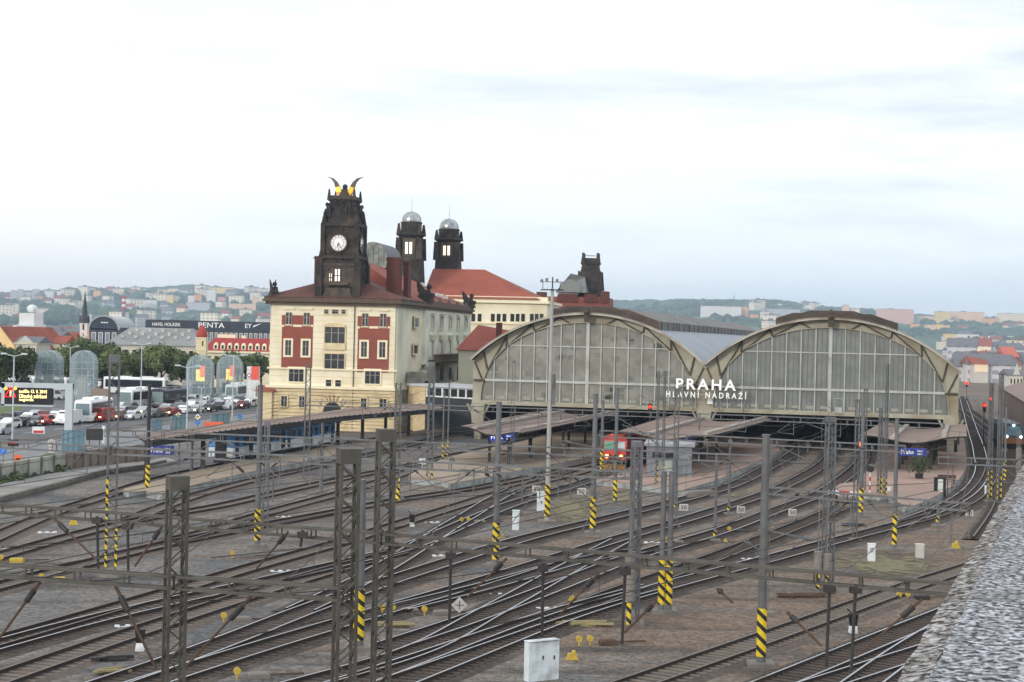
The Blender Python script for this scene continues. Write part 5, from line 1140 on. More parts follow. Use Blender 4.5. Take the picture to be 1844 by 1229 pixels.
# annex on the left
u0, z1 = c3(30, 840); u1 = c3(145, 840)[0]
m = MB(); m.box(u0, u1, -.6, 9, 0, z1); m.build('annex', m_rust_st, st); m = MB(); ap = c3(150, 730)[1]; m.add([(u0-.6,-1,z1),(u1+.4,-1,z1),(u1+.4,9,z1),(u0-.6,9,z1),(u1+.4,3,ap)], [(0,1,4),(1,2,4),(2,3,4),(3,0,4),(3,2,1,0)]); m.build('annex_roof', m_roofr, st)
# east side openings
def ewin(px0, px1, y0, y1, name='window', frame=True, mat=None, dx=0.0):
    t0, z0 = ef(px0, y1); t1, z1 = ef(px1, y0); x = WB+dx
    f = MB()
    if frame: f.box(x, x+.14, t0-.25, t0, z0-.2, z1+.25); f.box(x, x+.14, t1, t1+.25, z0-.2, z1+.25); f.box(x, x+.2, t0-.3, t1+.3, z1, z1+.3)
    f.box(x, x+.25, t0-.3, t1+.3, z0-.25, z0); w_ = f.build(name, m_creamd, st); p = MB(); p.box(x+.02, x+.05, t0, t1, z0, z1); p.build('pane', mat or m_glassdark, w_)
ewin(745.5, 753, 573.5, 589); ewin(744, 751.5, 622, 637)
for cx in (735,860,980,1090,1200):
    px = 680+cx/7.683
    for s in (-2.9, .8): ewin(px+s, px+s+2.0, 569, 592, dx=.26)
    ewin(px-1.6, px+1.2, 615, 646, dx=.26)
    t, z = ef(px, 609); m = MB(); m.taper(WB+.4, t, z-.4, z+.5, .2, 1.5, .35, 2.0); m.build('window_hood', m_creamd, st); m = MB(); m.taper(WB+.45, t, z-6.5+10, z-6.5+10.5, .2, 1.3, .3, 1.6); m.build('window_hood', m_creamd, st)
    t, z = ef(px-.5, 684); m = MB(); m.box(WB+.3, WB+.42, t-1.0, t+1.4, z, ef(px, 662)[1]); m.build('loggia_opening', m_black, st)
t0, z0 = ef(768, 653); t1, _ = ef(852, 653)
m = MB(); m.box(WB+.25, WB+1.3, t0, t1, z0, z0+.4)
for k in range(40): y = t0+(t1-t0)*k/40; m.box(WB+1.15, WB+1.3, y, y+.5, z0+.4, z0+1.1)
m.box(WB+1.1, WB+1.35, t0, t1, z0+1.1, z0+1.3); m.build('balcony', m_corn, st)
m = MB(); m.box(WB+.25, WB+.32, t0, t1, ef(768, 690)[1]-.4, z0); m.build('loggia_wall', M('grey_stucco', (168, 166, 152), .9, 0, .15, .6, dirt=(90, 88, 82), dscale=.4), st)
m = MB(); a = ef(737, 688); b = ef(768, 652); m.add([(WB+.3,a[0],a[1]),(WB+.3,b[0],a[1]),(WB+.3,b[0],b[1]),(WB+1.4,a[0],a[1]),(WB+1.4,b[0],a[1]),(WB+1.4,b[0],b[1])], [(0,1,2),(5,4,3),(0,2,5,3),(0,3,4,1),(1,4,5,2)]); m.box(WB+.2,WB+2.2,a[0]-3,a[0]+1,a[1]-.6,a[1]+1.6); m.build('ramp_wall', M('grey_stucco', (168, 166, 152)), st)
# glazed corridor towards the hall
cA = dp(768, 700, 236); cB = dp(853, 706, 230); d = (cB-cA); d.z = 0; Lc = d.length; rz = math.atan2(d.y, d.x)
ga = thing('glazed_corridor', 'low corridor with white framed dark windows between the station building and the hall', 'corridor', (cA.x, cA.y, 0), rz)
s_ = 236/F; zt = 14.5-(692-601)*s_; zw0 = 14.5-(714-601)*s_; zw1 = 14.5-(698-601)*s_
m = MB(); m.box(-3.5, Lc, 0, 8, 0, zw0); m.build('base_wall', M('dark_teal_wall', (44, 52, 58), .7, 0, .2, 1), ga)
m = MB(); m.box(-3.9, Lc+.3, -.4, 8.4, zt-.3, zt); m.box(-3.5, Lc, 0, 7.9, zw1, zt-.3); m.build('roof', M('pale_lead_roof', (186, 190, 196), .6, 0, .1, .6), ga)
for k in range(6):
    x0 = k*Lc/6; m = MB(); m.box(x0, x0+.3, -.1, .3, zw0, zw1); m.box(x0+.3, x0+Lc/6, -.1, .2, zw0, zw0+.2); w_ = m.build('window', m_white, ga); m = MB(); m.box(x0+.3, x0+Lc/6, .0, .05, zw0+.2, zw1); m.build('pane', m_black, w_)
m = MB(); m.box(-3.5, -.05, -.15, 7, 0, zt-.1); m.build('end_pier', m_rust_st, ga)
m = MB(); m.add([(.6,-.2,1.6+2.0),(1.7,-.2,1.6+2.0),(1.15,-.2,4.5)], [(0,1,2)]); m.build('notice', M('light_blue_notice', (120, 168, 216), .5, 0, .1, 2), ga)
# roofs
m = MB(); e = .85; zr = ZE+.7; rz_ = 23.2; cu = WB/2
m.add([(-e,-.9,zr),(WB+e,-.9,zr),(WB+e,17,zr),(-e,17,zr),(cu,9,rz_),(cu,17,rz_)], [(0,1,4),(1,2,5,4),(3,0,4,5),(2,3,5)]); m.build('front_roof', m_roofb, st)
m = MB(); m.add([(1,14,zr-.1),(WB+.5,14,zr-.1),(WB+.5,ET+.2,zr-.1),(1,ET+.2,zr-.1),(cu,15.5,25.8),(cu,36,25.4)], [(0,1,4),(1,2,5,4),(3,0,4,5),(2,3,5)]); m.build('rear_roof', m_roofr, st)
for (t, zz) in ((24, 22.2), (37, 20.9), (41, 20.9), (45, 20.6)): m = MB(); m.box(WB-1.8, WB-1.0, t, t+1.6, zz, zz+.5); m.build('roof_light', M('roof_light', (214, 208, 200), .3, 0, .1, 1), st)
for (px0, px1, y0, yy) in ((555,573,461,3.5),(679,702,463,6.5),(703,712,470,9.5)):
    u0 = sf(px0, 480)[0]; u1 = sf(px1, 480)[0]; z1 = sf(px0, y0)[1]; z1 = 14.5+(z1-14.5)*(238+yy)/238
    m = MB(); m.box(u0, u1, yy, yy+2.2, 19, z1); m.box(u0-.12, u1+.12, yy-.12, yy+2.3, z1-.4, z1-.15); m.box(u0-.1, u1+.1, yy-.06, yy+2.25, 19, 21.9) if False else None; m.build('chimney', m_brk, st)
# dormer row / parapet ornaments on the wing
m = MB()
for k in range(5):
    t = 24+k*8.6; m.taper(WB+.2, t, zr, zr+.9, .25, 1.4, .1, .5); m.box(WB+.45, WB+.5, t-.7, t+.7, zr-.9, zr-.5)
m.box(WB+.1, WB+.6, 20.5, ET, zr-.05, zr+.3); m.build('parapet', m_corn, st)
def statue(u, t, rz, s=1.0):
    m = MB(); b = ZE+.7
    m.taper(0, 0, 0, .6*s, .75*s, .9*s, .6*s, .75*s); m.taper(0, .1*s, .6*s, 1.5*s, .55*s, .8*s, .42*s, .5*s); m.ball((0,-.35*s,1.85*s), .36*s, 8); m.taper(0, -.75*s, .6*s, 1.1*s, .4*s, .3*s, .3*s, .25*s)
    for q in (-1, 1): m.add([(q*.3*s,.2*s,1.0*s),(q*.45*s,.9*s,1.2*s),(q*.5*s,1.1*s,2.6*s),(q*.25*s,.3*s,1.7*s),(q*.2*s,.25*s,1.0*s),(q*.3*s,.95*s,1.2*s),(q*.35*s,1.1*s,2.5*s),(q*.15*s,.35*s,1.7*s)], [(0,1,2,3),(7,6,5,4),(0,4,5,1),(1,5,6,2),(2,6,7,3),(3,7,4,0)])
    m.build('statue', m_sand, st, (u, t, b), rz)
statue(.5, .2, .5); statue(WB+.1, 21, 1.5, 1.35); statue(WB+.1, ET-1.5, 1.5, 1.2)
# ---- clock tower
tu = (sf(576,530)[0]+sf(641,530)[0])/2; ty = 2.9
def tz(y): return 14.5+(sf(608, y)[1]-14.5)*1.0
hw0, hw1, hw2 = 2.85, 2.5, 1.85
tw = MB(); Z = dict(a=ZE-.2, b=tz(466), c=tz(407), d=tz(398), e=tz(352))
tw.taper(tu, ty, Z['a'], tz(520), hw0+.2, hw0+.2, hw0, hw0); tw.taper(tu, ty, tz(520), Z['b'], hw0, hw0, hw0-.1, hw0-.1)
tw.taper(tu, ty, Z['b'], Z['b']+.45, hw0+.2, hw0+.2, hw0+.1, hw0+.1); tw.taper(tu, ty, Z['b']+.45, Z['c'], hw1+.05, hw1+.05, hw1, hw1)
tw.taper(tu, ty, Z['c'], Z['c']+.5, hw1+.3, hw1+.3, hw1+.2, hw1+.2); tw.taper(tu, ty, Z['c']+.5, Z['d']+1.2, hw1-.1, hw1-.1, hw2+.1, hw2+.1); tw.taper(tu, ty, Z['d']+1.2, Z['e']-.9, hw2+.1, hw2+.1, hw2-.1, hw2-.1)
tw.taper(tu, ty, Z['e']-.9, Z['e']-.5, hw2, hw2, hw2+.3, hw2+.3); tw.taper(tu, ty, Z['e']-.5, Z['e']+.1, hw2+.3, hw2+.3, hw2-.2, hw2-.2)
tower = tw.build('clock_tower', m_sand, st)
bt = MB()      # buttresses, pinnacles, carved lumps
for sx in (-1, 1):
    for sy in (-1, 1):
        x, y = tu+sx*hw0, ty+sy*hw0
        bt.taper(x, y, Z['a'], Z['b']-.6, .55, .55, .42, .42); bt.taper(x-sx*.1, y-sy*.1, Z['b']-.6, Z['b']+1.2, .42, .42, .1, .1)
        x, y = tu+sx*hw1, ty+sy*hw1; bt.taper(x, y, Z['b'], Z['c']+.4, .34, .34, .34, .34); bt.taper(x-sx*.1, y-sy*.1, Z['c']+.4, Z['c']+1.9, .36, .36, .12, .12); bt.ball((x-sx*.1, y-sy*.1, Z['c']+2.0), .2, 6)
        x, y = tu+sx*(hw2+.05), ty+sy*(hw2+.05); bt.taper(x, y, Z['d']+.6, Z['e']-1.4, .45, .45, .28, .28); bt.taper(x, y, Z['e']-.6, Z['e']+1.0, .26, .26, .08, .08)
        bt.ball((x+sx*.25, y+sy*.25, Z['d']+1.5), .42, 6); bt.ball((x+sx*.2, y+sy*.2, Z['e']-1.3), .34, 6)
r = random.Random(5)
for k in range(150):
    z = r.uniform(Z['a']+.8, Z['c']+.4); hh = (hw1 if z > Z['b']+.4 else hw0)+.02; f = r.choice(((0,-1),(1,0),(-1,0))); a = r.uniform(-.95, .95)*hh
    if abs(a) < 1.5 and f[1] and (tz(450) < z < tz(424) or tz(516) < z < tz(482)): continue
    x, y = (tu+a, ty+f[1]*hh) if f[1] else (tu+f[0]*hh, ty+a); q = r.uniform(.12, .26); bt.taper(x, y, z-r.uniform(.15,.5), z+r.uniform(.15,.4), q, q, q*.6, q*.6)
for z in (tz(480), tz(455), tz(418)): hh = hw0 if z < Z['b'] else hw1; bt.box(tu-hh-.14, tu+hh+.14, ty-hh-.14, ty+hh+.14, z-.12, z+.12)
for sx in (-1, 1):
    for k in range(5): z = Z['c']+.6+k*.55; q = hw1-.1-k*.14; bt.ball((tu+sx*q, ty-hw2+.2, z), .46-.03*k, 6); bt.ball((tu+sx*q, ty+hw2-.2, z), .46-.03*k, 6)
for k in range(90):
    z = r.uniform(Z['d']+.3, Z['e']-.3); hh = hw2+.02; f = r.choice(((0,-1),(1,0),(-1,0))); a = r.uniform(-.8, .8)*hh
    x, y = (tu+a, ty+f[1]*hh) if f[1] else (tu+f[0]*hh, ty+a); bt.taper(x, y, z-.25, z+.25, .22, .22, .1, .1)
bt.build('carved_buttresses', m_sand, tower)
lt = MB(); lt.box(tu-hw0+.35, tu+hw0-.35, ty-hw0-.06, ty-hw0+.1, tz(516), tz(474)); lt.taper(tu, ty-hw0+.1, ZE+.2, tz(519), hw0-.35, .5, hw0-1.1, .35)
lt.build('brown_stonework', m_sand2, tower); lt = MB(); lt.box(tu-.9, tu+.9, ty-hw2-.25, ty-hw2+.1, Z['d']+.4, Z['d']+2.2); lt.build('relief_panel', m_sand, tower)
b_ = MB(); b_.box(tu-1.6, tu+1.6, ty-hw0-.7, ty-hw0-.05, tz(514), tz(511)); b_.box(tu-1.6, tu+1.6, ty-hw0-.7, ty-hw0-.6, tz(511), tz(507)); b_.build('tower_balcony', m_sand2, tower)
def tpx(p0, p1, y0, y1): a = sf(p0, y1); b = sf(p1, y0); return a[0], b[0], a[1], b[1]
for r_ in (tpx(602,613.5,485.5,512), tpx(592,599,493,511)):
    u0, u1, z0, z1 = r_; m = MB(); y = ty-hw0
    for i in range(3): x = u0+(u1-u0)*i/2; m.box(x-.07, x+.07, y-.22, y-.05, z0, z1)
    m.box(u0, u1, y-.2, y-.05, z0+(z1-z0)*.55, z0+(z1-z0)*.55+.12); w_ = m.build('window', m_sand2, tower); m = MB(); m.box(u0, u1, y-.12, y-.07, z0, z1); m.build('pane', m_glow, w_)
def clock(c, ax, label=None):
    """ax: 'S' or 'E'"""
    m_face = M('clock_face_white', (238, 240, 240), .4, 0, .03, 2)
    def P(x, y, z): return (c[0]+x, c[1]+y, c[2]+z) if ax == 'S' else (c[0]-y, c[1]+x, c[2]+z)
    R_ = 1.2; m = MB(); n = 32; vs = [P(R_*math.cos(2*PI*k/n), -.10, R_*math.sin(2*PI*k/n)) for k in range(n)]+[P(R_*math.cos(2*PI*k/n), .05, R_*math.sin(2*PI*k/n)) for k in range(n)]
    m.add(vs, [tuple(range(n))]+[((k+1) % n, k, n+k, n+(k+1) % n) for k in range(n)]); f = m.build('clock_face', m_face, tower)
    m = MB()
    for k in range(12):
        a = PI/2-2*PI*k/12; m.bar(P(.86*math.cos(a), -.12, .86*math.sin(a)), P(1.1*math.cos(a), -.12, 1.1*math.sin(a)), .10, .04)
        a += PI/12; m.bar(P(1.0*math.cos(a), -.12, 1.0*math.sin(a)), P(1.06*math.cos(a), -.12, 1.06*math.sin(a)), .05, .04)
    for k in range(48): a = 2*PI*k/48; b = 2*PI*(k+1)/48; m.bar(P(.76*math.cos(a), -.115, .76*math.sin(a)), P(.76*math.cos(b), -.115, .76*math.sin(b)), .03, .03)
    m.build('hour_marks', m_dark, f)
    m = MB(); a = PI/2-math.radians(192); m.bar(P(0,-.14,0), P(.62*math.cos(a),-.14,.62*math.sin(a)), .16, .04); a = PI/2-math.radians(150); m.bar(P(0,-.16,0), P(.98*math.cos(a),-.16,.98*math.sin(a)), .10, .04); m.build('clock_hands', m_dark, f)
    m = MB()
    for k in range(32): a = 2*PI*k/32; b = 2*PI*(k+1)/32; m.bar(P(1.27*math.cos(a),-.1,1.27*math.sin(a)), P(1.27*math.cos(b),-.1,1.27*math.sin(b)), .16, .22)
    m.build('clock_rim', m_sand2, f)
cu_, cz_ = sf(609, 437.5); clock((cu_, ty-hw1-.12, cz_), 'S'); clock((tu+hw1+.12, ty, cz_), 'E')
m_gold = M('gilding', (206, 160, 58), .35, .75, .12, 2); m_bronze = M('dark_bronze', (92, 78, 66), .6, .2, .2, 2)
g = MB(); g.taper(tu, ty, Z['e'], Z['e']+1.2, .8, .8, .35, .35); g.ball((tu, ty, Z['e']+1.5), .42, 8); g.build('crown', m_sand, tower)
for s in (-1, 1):
    m = MB(); path = [(.5,0,.5,.4),(.85,.5,.62,.42),(1.1,1.25,.5,.36),(1.45,2.0,.36,.28),(2.0,2.55,.26,.2),(2.7,2.75,.10,.1)]
    vs = []; 
    for (x, z, w_, d_) in path:
        for (dx, dy) in ((-1,-1),(1,-1),(1,1),(-1,1)): vs.append((tu+s*x+dx*w_*.6, ty+dy*d_, Z['e']+.2+z+dx*s*-w_*.15))
    fs = []; mi = []
    for k in range(len(path)-1):
        for j in range(4): fs.append((k*4+j, k*4+(j+1) % 4, k*4+4+(j+1) % 4, k*4+4+j)); mi.append(0 if k < 2 else 1)
    fs += [(3,2,1,0), tuple(range(len(vs)-4, len(vs)))]; mi += [0, 1]; m.add(vs, fs, mi); m.build('gilded_wing', [m_gold, m_bronze], tower)
# ---- main station block behind with domed turrets
mo = dp(770, 560, 318); MO = Vector((mo.x, mo.y, 0)); ms = thing('main_station_block', 'main station block with a big red roof and two silver domed turrets', 'station building', MO, -Y8); S3 = 318/F
def mf(px, py): return frame_pt(px, py, MO, U8)
ue = mf(985, 560)[0]; ze = mf(900, 546)[1]
m = MB(); m.box(0, ue, 0, 22, 0, ze); m.build('wall', m_cream, ms); m = MB(); m.box(-.5, ue+.5, -.7, 22.5, ze, ze+.5); m.box(-.2, ue+.2, -.3, 0, mf(900, 584)[1], mf(900, 584)[1]+.3); m.box(0, ue+.1, -.2, 1, ze+.5, ze+1.3); m.build('cornice', m_trim, ms)
for cx in range(30, 600, 160):
    for j in range(2 if cx < 60 else 3):
        a = mf(840+(cx+10+j*52*(1-cx/2200))/4.5525, 440+635/4.5525); b = mf(840+(cx+42+j*52*(1-cx/2200))/4.5525, 440+572/4.5525); window_u = (a[0], b[0], a[1], b[1]); 
        f = MB(); f.box(a[0]-.1, b[0]+.1, -.2, 0, a[1]-.25, a[1]); w_ = f.build('window', m_trim, ms); p = MB(); p.box(a[0], b[0], -.06, -.04, a[1], b[1]); p.build('pane', m_glassdark, w_)
zr3 = mf(850, 489)[1]; m = MB(); u1 = mf(962, 544)[0]; up_ = mf(858, 489)[0]
m.add([(-1,-.8,ze+.8),(u1+1.2,-.8,ze+.8),(u1+1.2,24,ze+.8),(-1,24,ze+.8),(-1,10,zr3+.8),(up_,10,zr3+.8)], [(0,1,5,4),(1,2,5),(2,3,4,5),(3,0,4)]); m.build('roof', m_roofr, ms)
def turret(px, ytop, ybase, depth, w_):
    Y = MO.y+depth; s = Y/F; c = dp(px, ybase, Y); loc = Matrix.Rotation(Y8, 3, 'Z') @ (Vector((c.x, c.y, 0))-MO); zz = lambda y: dp(px, y, Y).z
    sc_ = (ybase-ytop)/115.0; y = lambda f: ytop+(ybase-ytop)*f; h = w_/2
    m = MB(); m.taper(loc.x, loc.y, zz(ybase)-7, zz(y(.74)), h*1.25, h*1.25, h*1.0, h*1.0); m.box(loc.x-h*.92, loc.x+h*.92, loc.y-h*.92, loc.y+h*.92, zz(y(.76)), zz(y(.44)))
    for sx in (-1, 1):
        for sy in (-1, 1): m.taper(loc.x+sx*h*.95, loc.y+sy*h*.95, zz(y(.80)), zz(y(.46)), h*.26, h*.26, h*.2, h*.2); m.taper(loc.x+sx*h*.95, loc.y+sy*h*.95, zz(y(.42)), zz(y(.24)), h*.2, h*.2, h*.08, h*.08)
    m.lathe([(h*1.15, zz(y(.44))), (h*1.3, zz(y(.42))), (h*1.3, zz(y(.40))), (h*.95, zz(y(.38))), (h*.95, zz(y(.24))), (h*1.02, zz(y(.22))), (h*.8, zz(y(.20)))], 16, (loc.x, loc.y, 0))
    t_ = m.build('turret', m_sand, ms)
    m = MB(); m.box(loc.x-h*.55, loc.x+h*.6, loc.y-h*.98, loc.y-h*.9, zz(y(.74)), zz(y(.47))); m.build('brown_stonework', m_sand2, t_)
    R_ = w_*.43; zb = zz(y(.22)); m = MB(); pr = [(R_*.95, zb-.2)]+[(R_*math.cos(a)*(1+.07*math.sin(2*a)), zb+R_*1.18*math.sin(a)) for a in [PI/2*k/8 for k in range(8)]]+[(.05, zb+R_*1.2)]
    m.lathe(pr, 20, (loc.x, loc.y, 0))
    for k in range(10): 
        a = 2*PI*k/10
        for i in range(1, 7): m.bar((loc.x+pr[i][0]*math.cos(a)*1.01, loc.y+pr[i][0]*math.sin(a)*1.01, pr[i][1]), (loc.x+pr[i+1][0]*math.cos(a)*1.01, loc.y+pr[i+1][0]*math.sin(a)*1.01, pr[i+1][1]), .10, .10)
    m.build('dome', M('silver_sheet', (176, 180, 186), .32, .55, .2, .9, dirt=(110, 112, 116), dscale=.5), t_); m = MB(); m.tube((loc.x, loc.y, zb+R_), (loc.x, loc.y, zb+R_+3.0), .04, .02, 5); m.build('finial', m_dark, t_)
    for q in (-.32, .06):
        m = MB(); m.box(loc.x+h*q, loc.x+h*(q+.24), loc.y-h*1.0, loc.y-h*.985, zz(y(.71)), zz(y(.53))); m.build('window', m_glow, t_)
turret(739, 376, 492, 2, 4.4); turret(807, 393, 489, 12, 4.5)
# glass-roofed vestibule behind tower
g0 = dp(655, 466, 268); g1 = dp(716, 470, 285); gl = Matrix.Rotation(Y8, 3, 'Z') @ (Vector((g0.x, g0.y, 0))-MO); s = 268/F
m = MB(); za = dp(660, 462, 268).z; zb = dp(680, 432, 272).z; pr = [(gl.x+1.6-2.5*math.cos(PI*i/12), za-1.2+ (zb-za+.6)*math.sin(PI*i/12)) for i in range(13)]
m.extr([(gl.x-.9, za-7)]+pr+[(gl.x+4.1, za-7)], gl.y, gl.y+12); m.build('arched_roof', M('lead_roof', (64, 66, 72), .5, 0, .2, .6), ms)
m = MB(); m.extr(pr, gl.y-.4, gl.y+.2); m.box(gl.x-.7, gl.x+3.9, gl.y-.35, gl.y, za-1.9, za-1.1)
for k in range(5): m.box(gl.x-.3+k*.9, gl.x-.1+k*.9, gl.y-.55, gl.y-.3, za-1, za+1.4)
m.build('glazed_gable', M('pale_green_glazing', (128, 136, 130), .4, 0, .3, 1, dirt=(66, 70, 70), dscale=.8), ms)
# red roofed low building between station and hall
rb = dp(848, 640, 262); t = thing('red_roofed_annexe', 'low house with red roofs and a chimney between the station building and the left arch', 'house', (rb.x-2, rb.y, 0), -Y8); m = MB(); m.box(0, 14, 0, 14, 0, 12.2); m.build('wall', m_creamd, t)
m = MB(); m.add([(-.5,-.5,12),(14.5,-.5,12),(14.5,14.5,12),(-.5,14.5,12),(2.0,7,16.2),(8.5,7,15.2)], [(0,1,5,4),(1,2,5),(2,3,4,5),(3,0,4)]); m.build('roof', m_roofr, t); m = MB(); m.box(5.6,6.5,3,4,13,16.6); m.build('chimney', m_brk, t)
# north pavilion
NB = dp(1030, 560, 372); t = thing('north_pavilion', 'far brick pavilion with a dark crowned tower above the left arch', 'station building', (NB.x, NB.y, 0), -Y8)
def nf(px, py): 
    a, z = frame_pt(px, py, Vector((NB.x, NB.y, 0)), U8); return a, z
u0, u1 = nf(966, 540)[0], nf(1095, 540)[0]; zt = nf(1030, 535)[1]
m = MB(); m.box(u0, u1, 0, 16, 0, zt); m.build('wall', m_brick, t)
for (a, b, y0) in ((966,982,526),(1082,1096,525),(1004,1040,529),(1052,1076,530)):
    x0, x1 = nf(a, 540)[0], nf(b, 540)[0]; m = MB(); m.box(x0, x1, -.3, 3, zt, nf(a, y0)[1]); m.box(x0-.1,x1+.1,-.4,3.1,zt-1.2,zt+.01); m.build('chimney', m_brk, t)
x0, x1 = nf(1000, 525)[0], nf(1056, 525)[0]; zz = nf(1027, 527)[1]; zp_ = nf(1026, 492)[1]; m = MB(); m.add([(x0,0,zz),(x1,0,zz),(x1,10,zz),(x0,10,zz),((x0+x1)/2-.4,2.5,zp_),((x0+x1)/2+2.6,6,zp_-.6)], [(0,1,5,4),(1,2,5),(2,3,4,5),(3,0,4)]); m.extr([(x0+1.2,zz),(x1-1.5,zz),(x1-1.5,zz+1.8),(x1-3,zz+3.0),(x0+3,zz+3.0),(x0+1.2,zz+1.8)], -.5, .5); m.build('roof', M('grey_lead', (122, 124, 122), .5, 0, .15, .7), t)
tx0, tx1 = nf(1036, 520)[0], nf(1077, 520)[0]; c = (tx0+tx1)/2; h = (tx1-tx0)/2; m = MB(); zA = zt; zB = nf(1056, 498)[1]; zC = nf(1056, 462)[1]
m.taper(c, 9, zA, zB, h, h, h*.95, h*.95); m.taper(c, 9, zB, zC, h*.92, h*.92, h*.62, h*.62); m.taper(c, 9, zC-1.6, zC-1.0, h*.8, h*.8, h*.85, h*.85)
for sx in (-1, 1):
    for sy in (-1, 1): m.taper(c+sx*h*.66, 9+sy*h*.66, zC-1.5, zC+.9, .45, .45, .18, .18); m.ball((c+sx*h*.66, 9+sy*h*.66, zC+1.0), .3, 6); m.taper(c+sx*h*.95, 9+sy*h*.95, zB-3, zB+1.5, .6, .6, .2, .2)
m.bar((c-h*.66, 9-h*.66, zC+.5), (c+h*.66, 9-h*.66, zC+.5), .15); m.build('crowned_tower', m_sand, t)
# ------------------------------------------------------------------ hills
def hill_top(px):
    K = [(-900,508),(-300,524),(0,524),(60,524),(130,518),(220,517),(300,519),(400,519),(470,522),(620,534),(900,546),(1100,543),(1240,540),(1300,541),(1400,541),(1440,546),(1480,553),(1560,557),(1640,566),(1720,570),(1800,572),(1900,574),(2600,560)]
    for (a, b), (c, d) in zip(K[:-1], K[1:]):
        if a <= px <= c: return b+(d-b)*(px-a)/(c-a)+(12 if px < 700 else 9)
    return 545
def hill_h(px, D):
    """terrain height at distance D on picture column px"""
    d = ray(px, 560); Y = D
    top = dp(px, hill_top(px), 6600).z
    f = min(max((D-2800)/3800, 0), 1); f = f*f*(3-2*f)
    return top*f
nx, ny = 260, 60; mb = MB(); vs = []
for j in range(ny+1):
    D = 2600+5000*j/ny
    for i in range(nx+1):
        px = -600+3000*i/nx; x = dp(px, 600, D).x; h = hill_h(px, D)
        n = mnoise.noise((x*.002, D*.002, 0))*34+mnoise.noise((x*.01, D*.01, 3))*13+(mnoise.noise((x*.045, D*.045, 7)))*10
        vs.append((x, D, -2+max(0, h+n*min(1, h/40)*(1 if D < 6500 else .3)+2) if h > .5 else -2))
mb.add(vs, [(j*(nx+1)+i, j*(nx+1)+i+1, (j+1)*(nx+1)+i+1, (j+1)*(nx+1)+i) for j in range(ny) for i in range(nx)])
m_hill = M('wooded_slope', (52, 76, 58), .95, 0, .3, .006, 0, col2=(92, 116, 80), detail=12, dirt=(46, 70, 68), dscale=.003)
tag(mb.build('hills', m_hill, smooth=True), kind='structure')
# woods on the slopes: one mass of rounded crowns
r = random.Random(11); mb = MB()
for k in range(6500):
    px = r.uniform(-150, 2000); D = r.choice((r.uniform(6450, 6620), r.uniform(3600, 6580), r.uniform(3600, 6580)))
    x = dp(px, 600, D).x; h = hill_h(px, D)
    if h < 3: continue
    n = mnoise.noise((x*.003, D*.003, 4))
    if n < -.05 and D < 6430: continue
    R_ = r.uniform(9, 19); a = r.uniform(0, 2)
    pr = [(R_*.7, -3), (R_, R_*.35), (R_*.75, R_*.9), (.2, R_*1.25)]
    b0 = len(mb.v)
    for rr, zz in pr:
        for q in range(5): mb.v.append((x+rr*math.cos(a+q*1.2566), D+rr*math.sin(a+q*1.2566), h+zz+r.uniform(-1, 1)))
    for i in range(3):
        for q in range(5): mb.f.append((b0+i*5+q, b0+i*5+(q+1) % 5, b0+i*5+5+(q+1) % 5, b0+i*5+5+q)); mb.m.append(0)
tag(mb.build('forest', M('forest_canopy', (42, 64, 48), .95, 0, .4, .01, 0, col2=(86, 108, 70), detail=3)), 'bluish green woods covering the distant hill slopes', 'forest', None, 'stuff')
# ------------------------------------------------------------------ far blocks and houses
def block(px0, px1, ytop, ybot, D, mat, label, group=None, name='apartment_block', dep=14, rmat=None):
    a = dp(px0, ybot, D); b = dp(px1, ytop, D); w_ = b.x-a.x; h = b.z-a.z
    t = thing(name, label, 'apartment block' if name == 'apartment_block' else 'house', (a.x, D, a.z), r_.uniform(-.12, .12), group)
    m = MB(); m.box(0, w_, 0, dep, -22, h); m.build('wall', mat, t); m = MB(); m.box(-.3, w_+.3, -.3, dep+.3, h, h+.8); m.box(w_*.3, w_*.45, 3, 7, h+.8, h+3); m.build('roof', rmat or m_conc, t)
r_ = random.Random(21)
def fm(c): return MROWS('far_wall_%d_%d_%d' % c, c, tuple(int(x*.76) for x in c), 3.4, 3.0, .5, .5)
peach, pink, cream, white, green, yellow, grey, orange = (246,204,170), (236,150,150), (244,228,200), (238,236,232), (176,210,178), (244,214,140), (196,196,200), (244,176,120)  # peach and orange hold the warm sun glow, painted into the walls
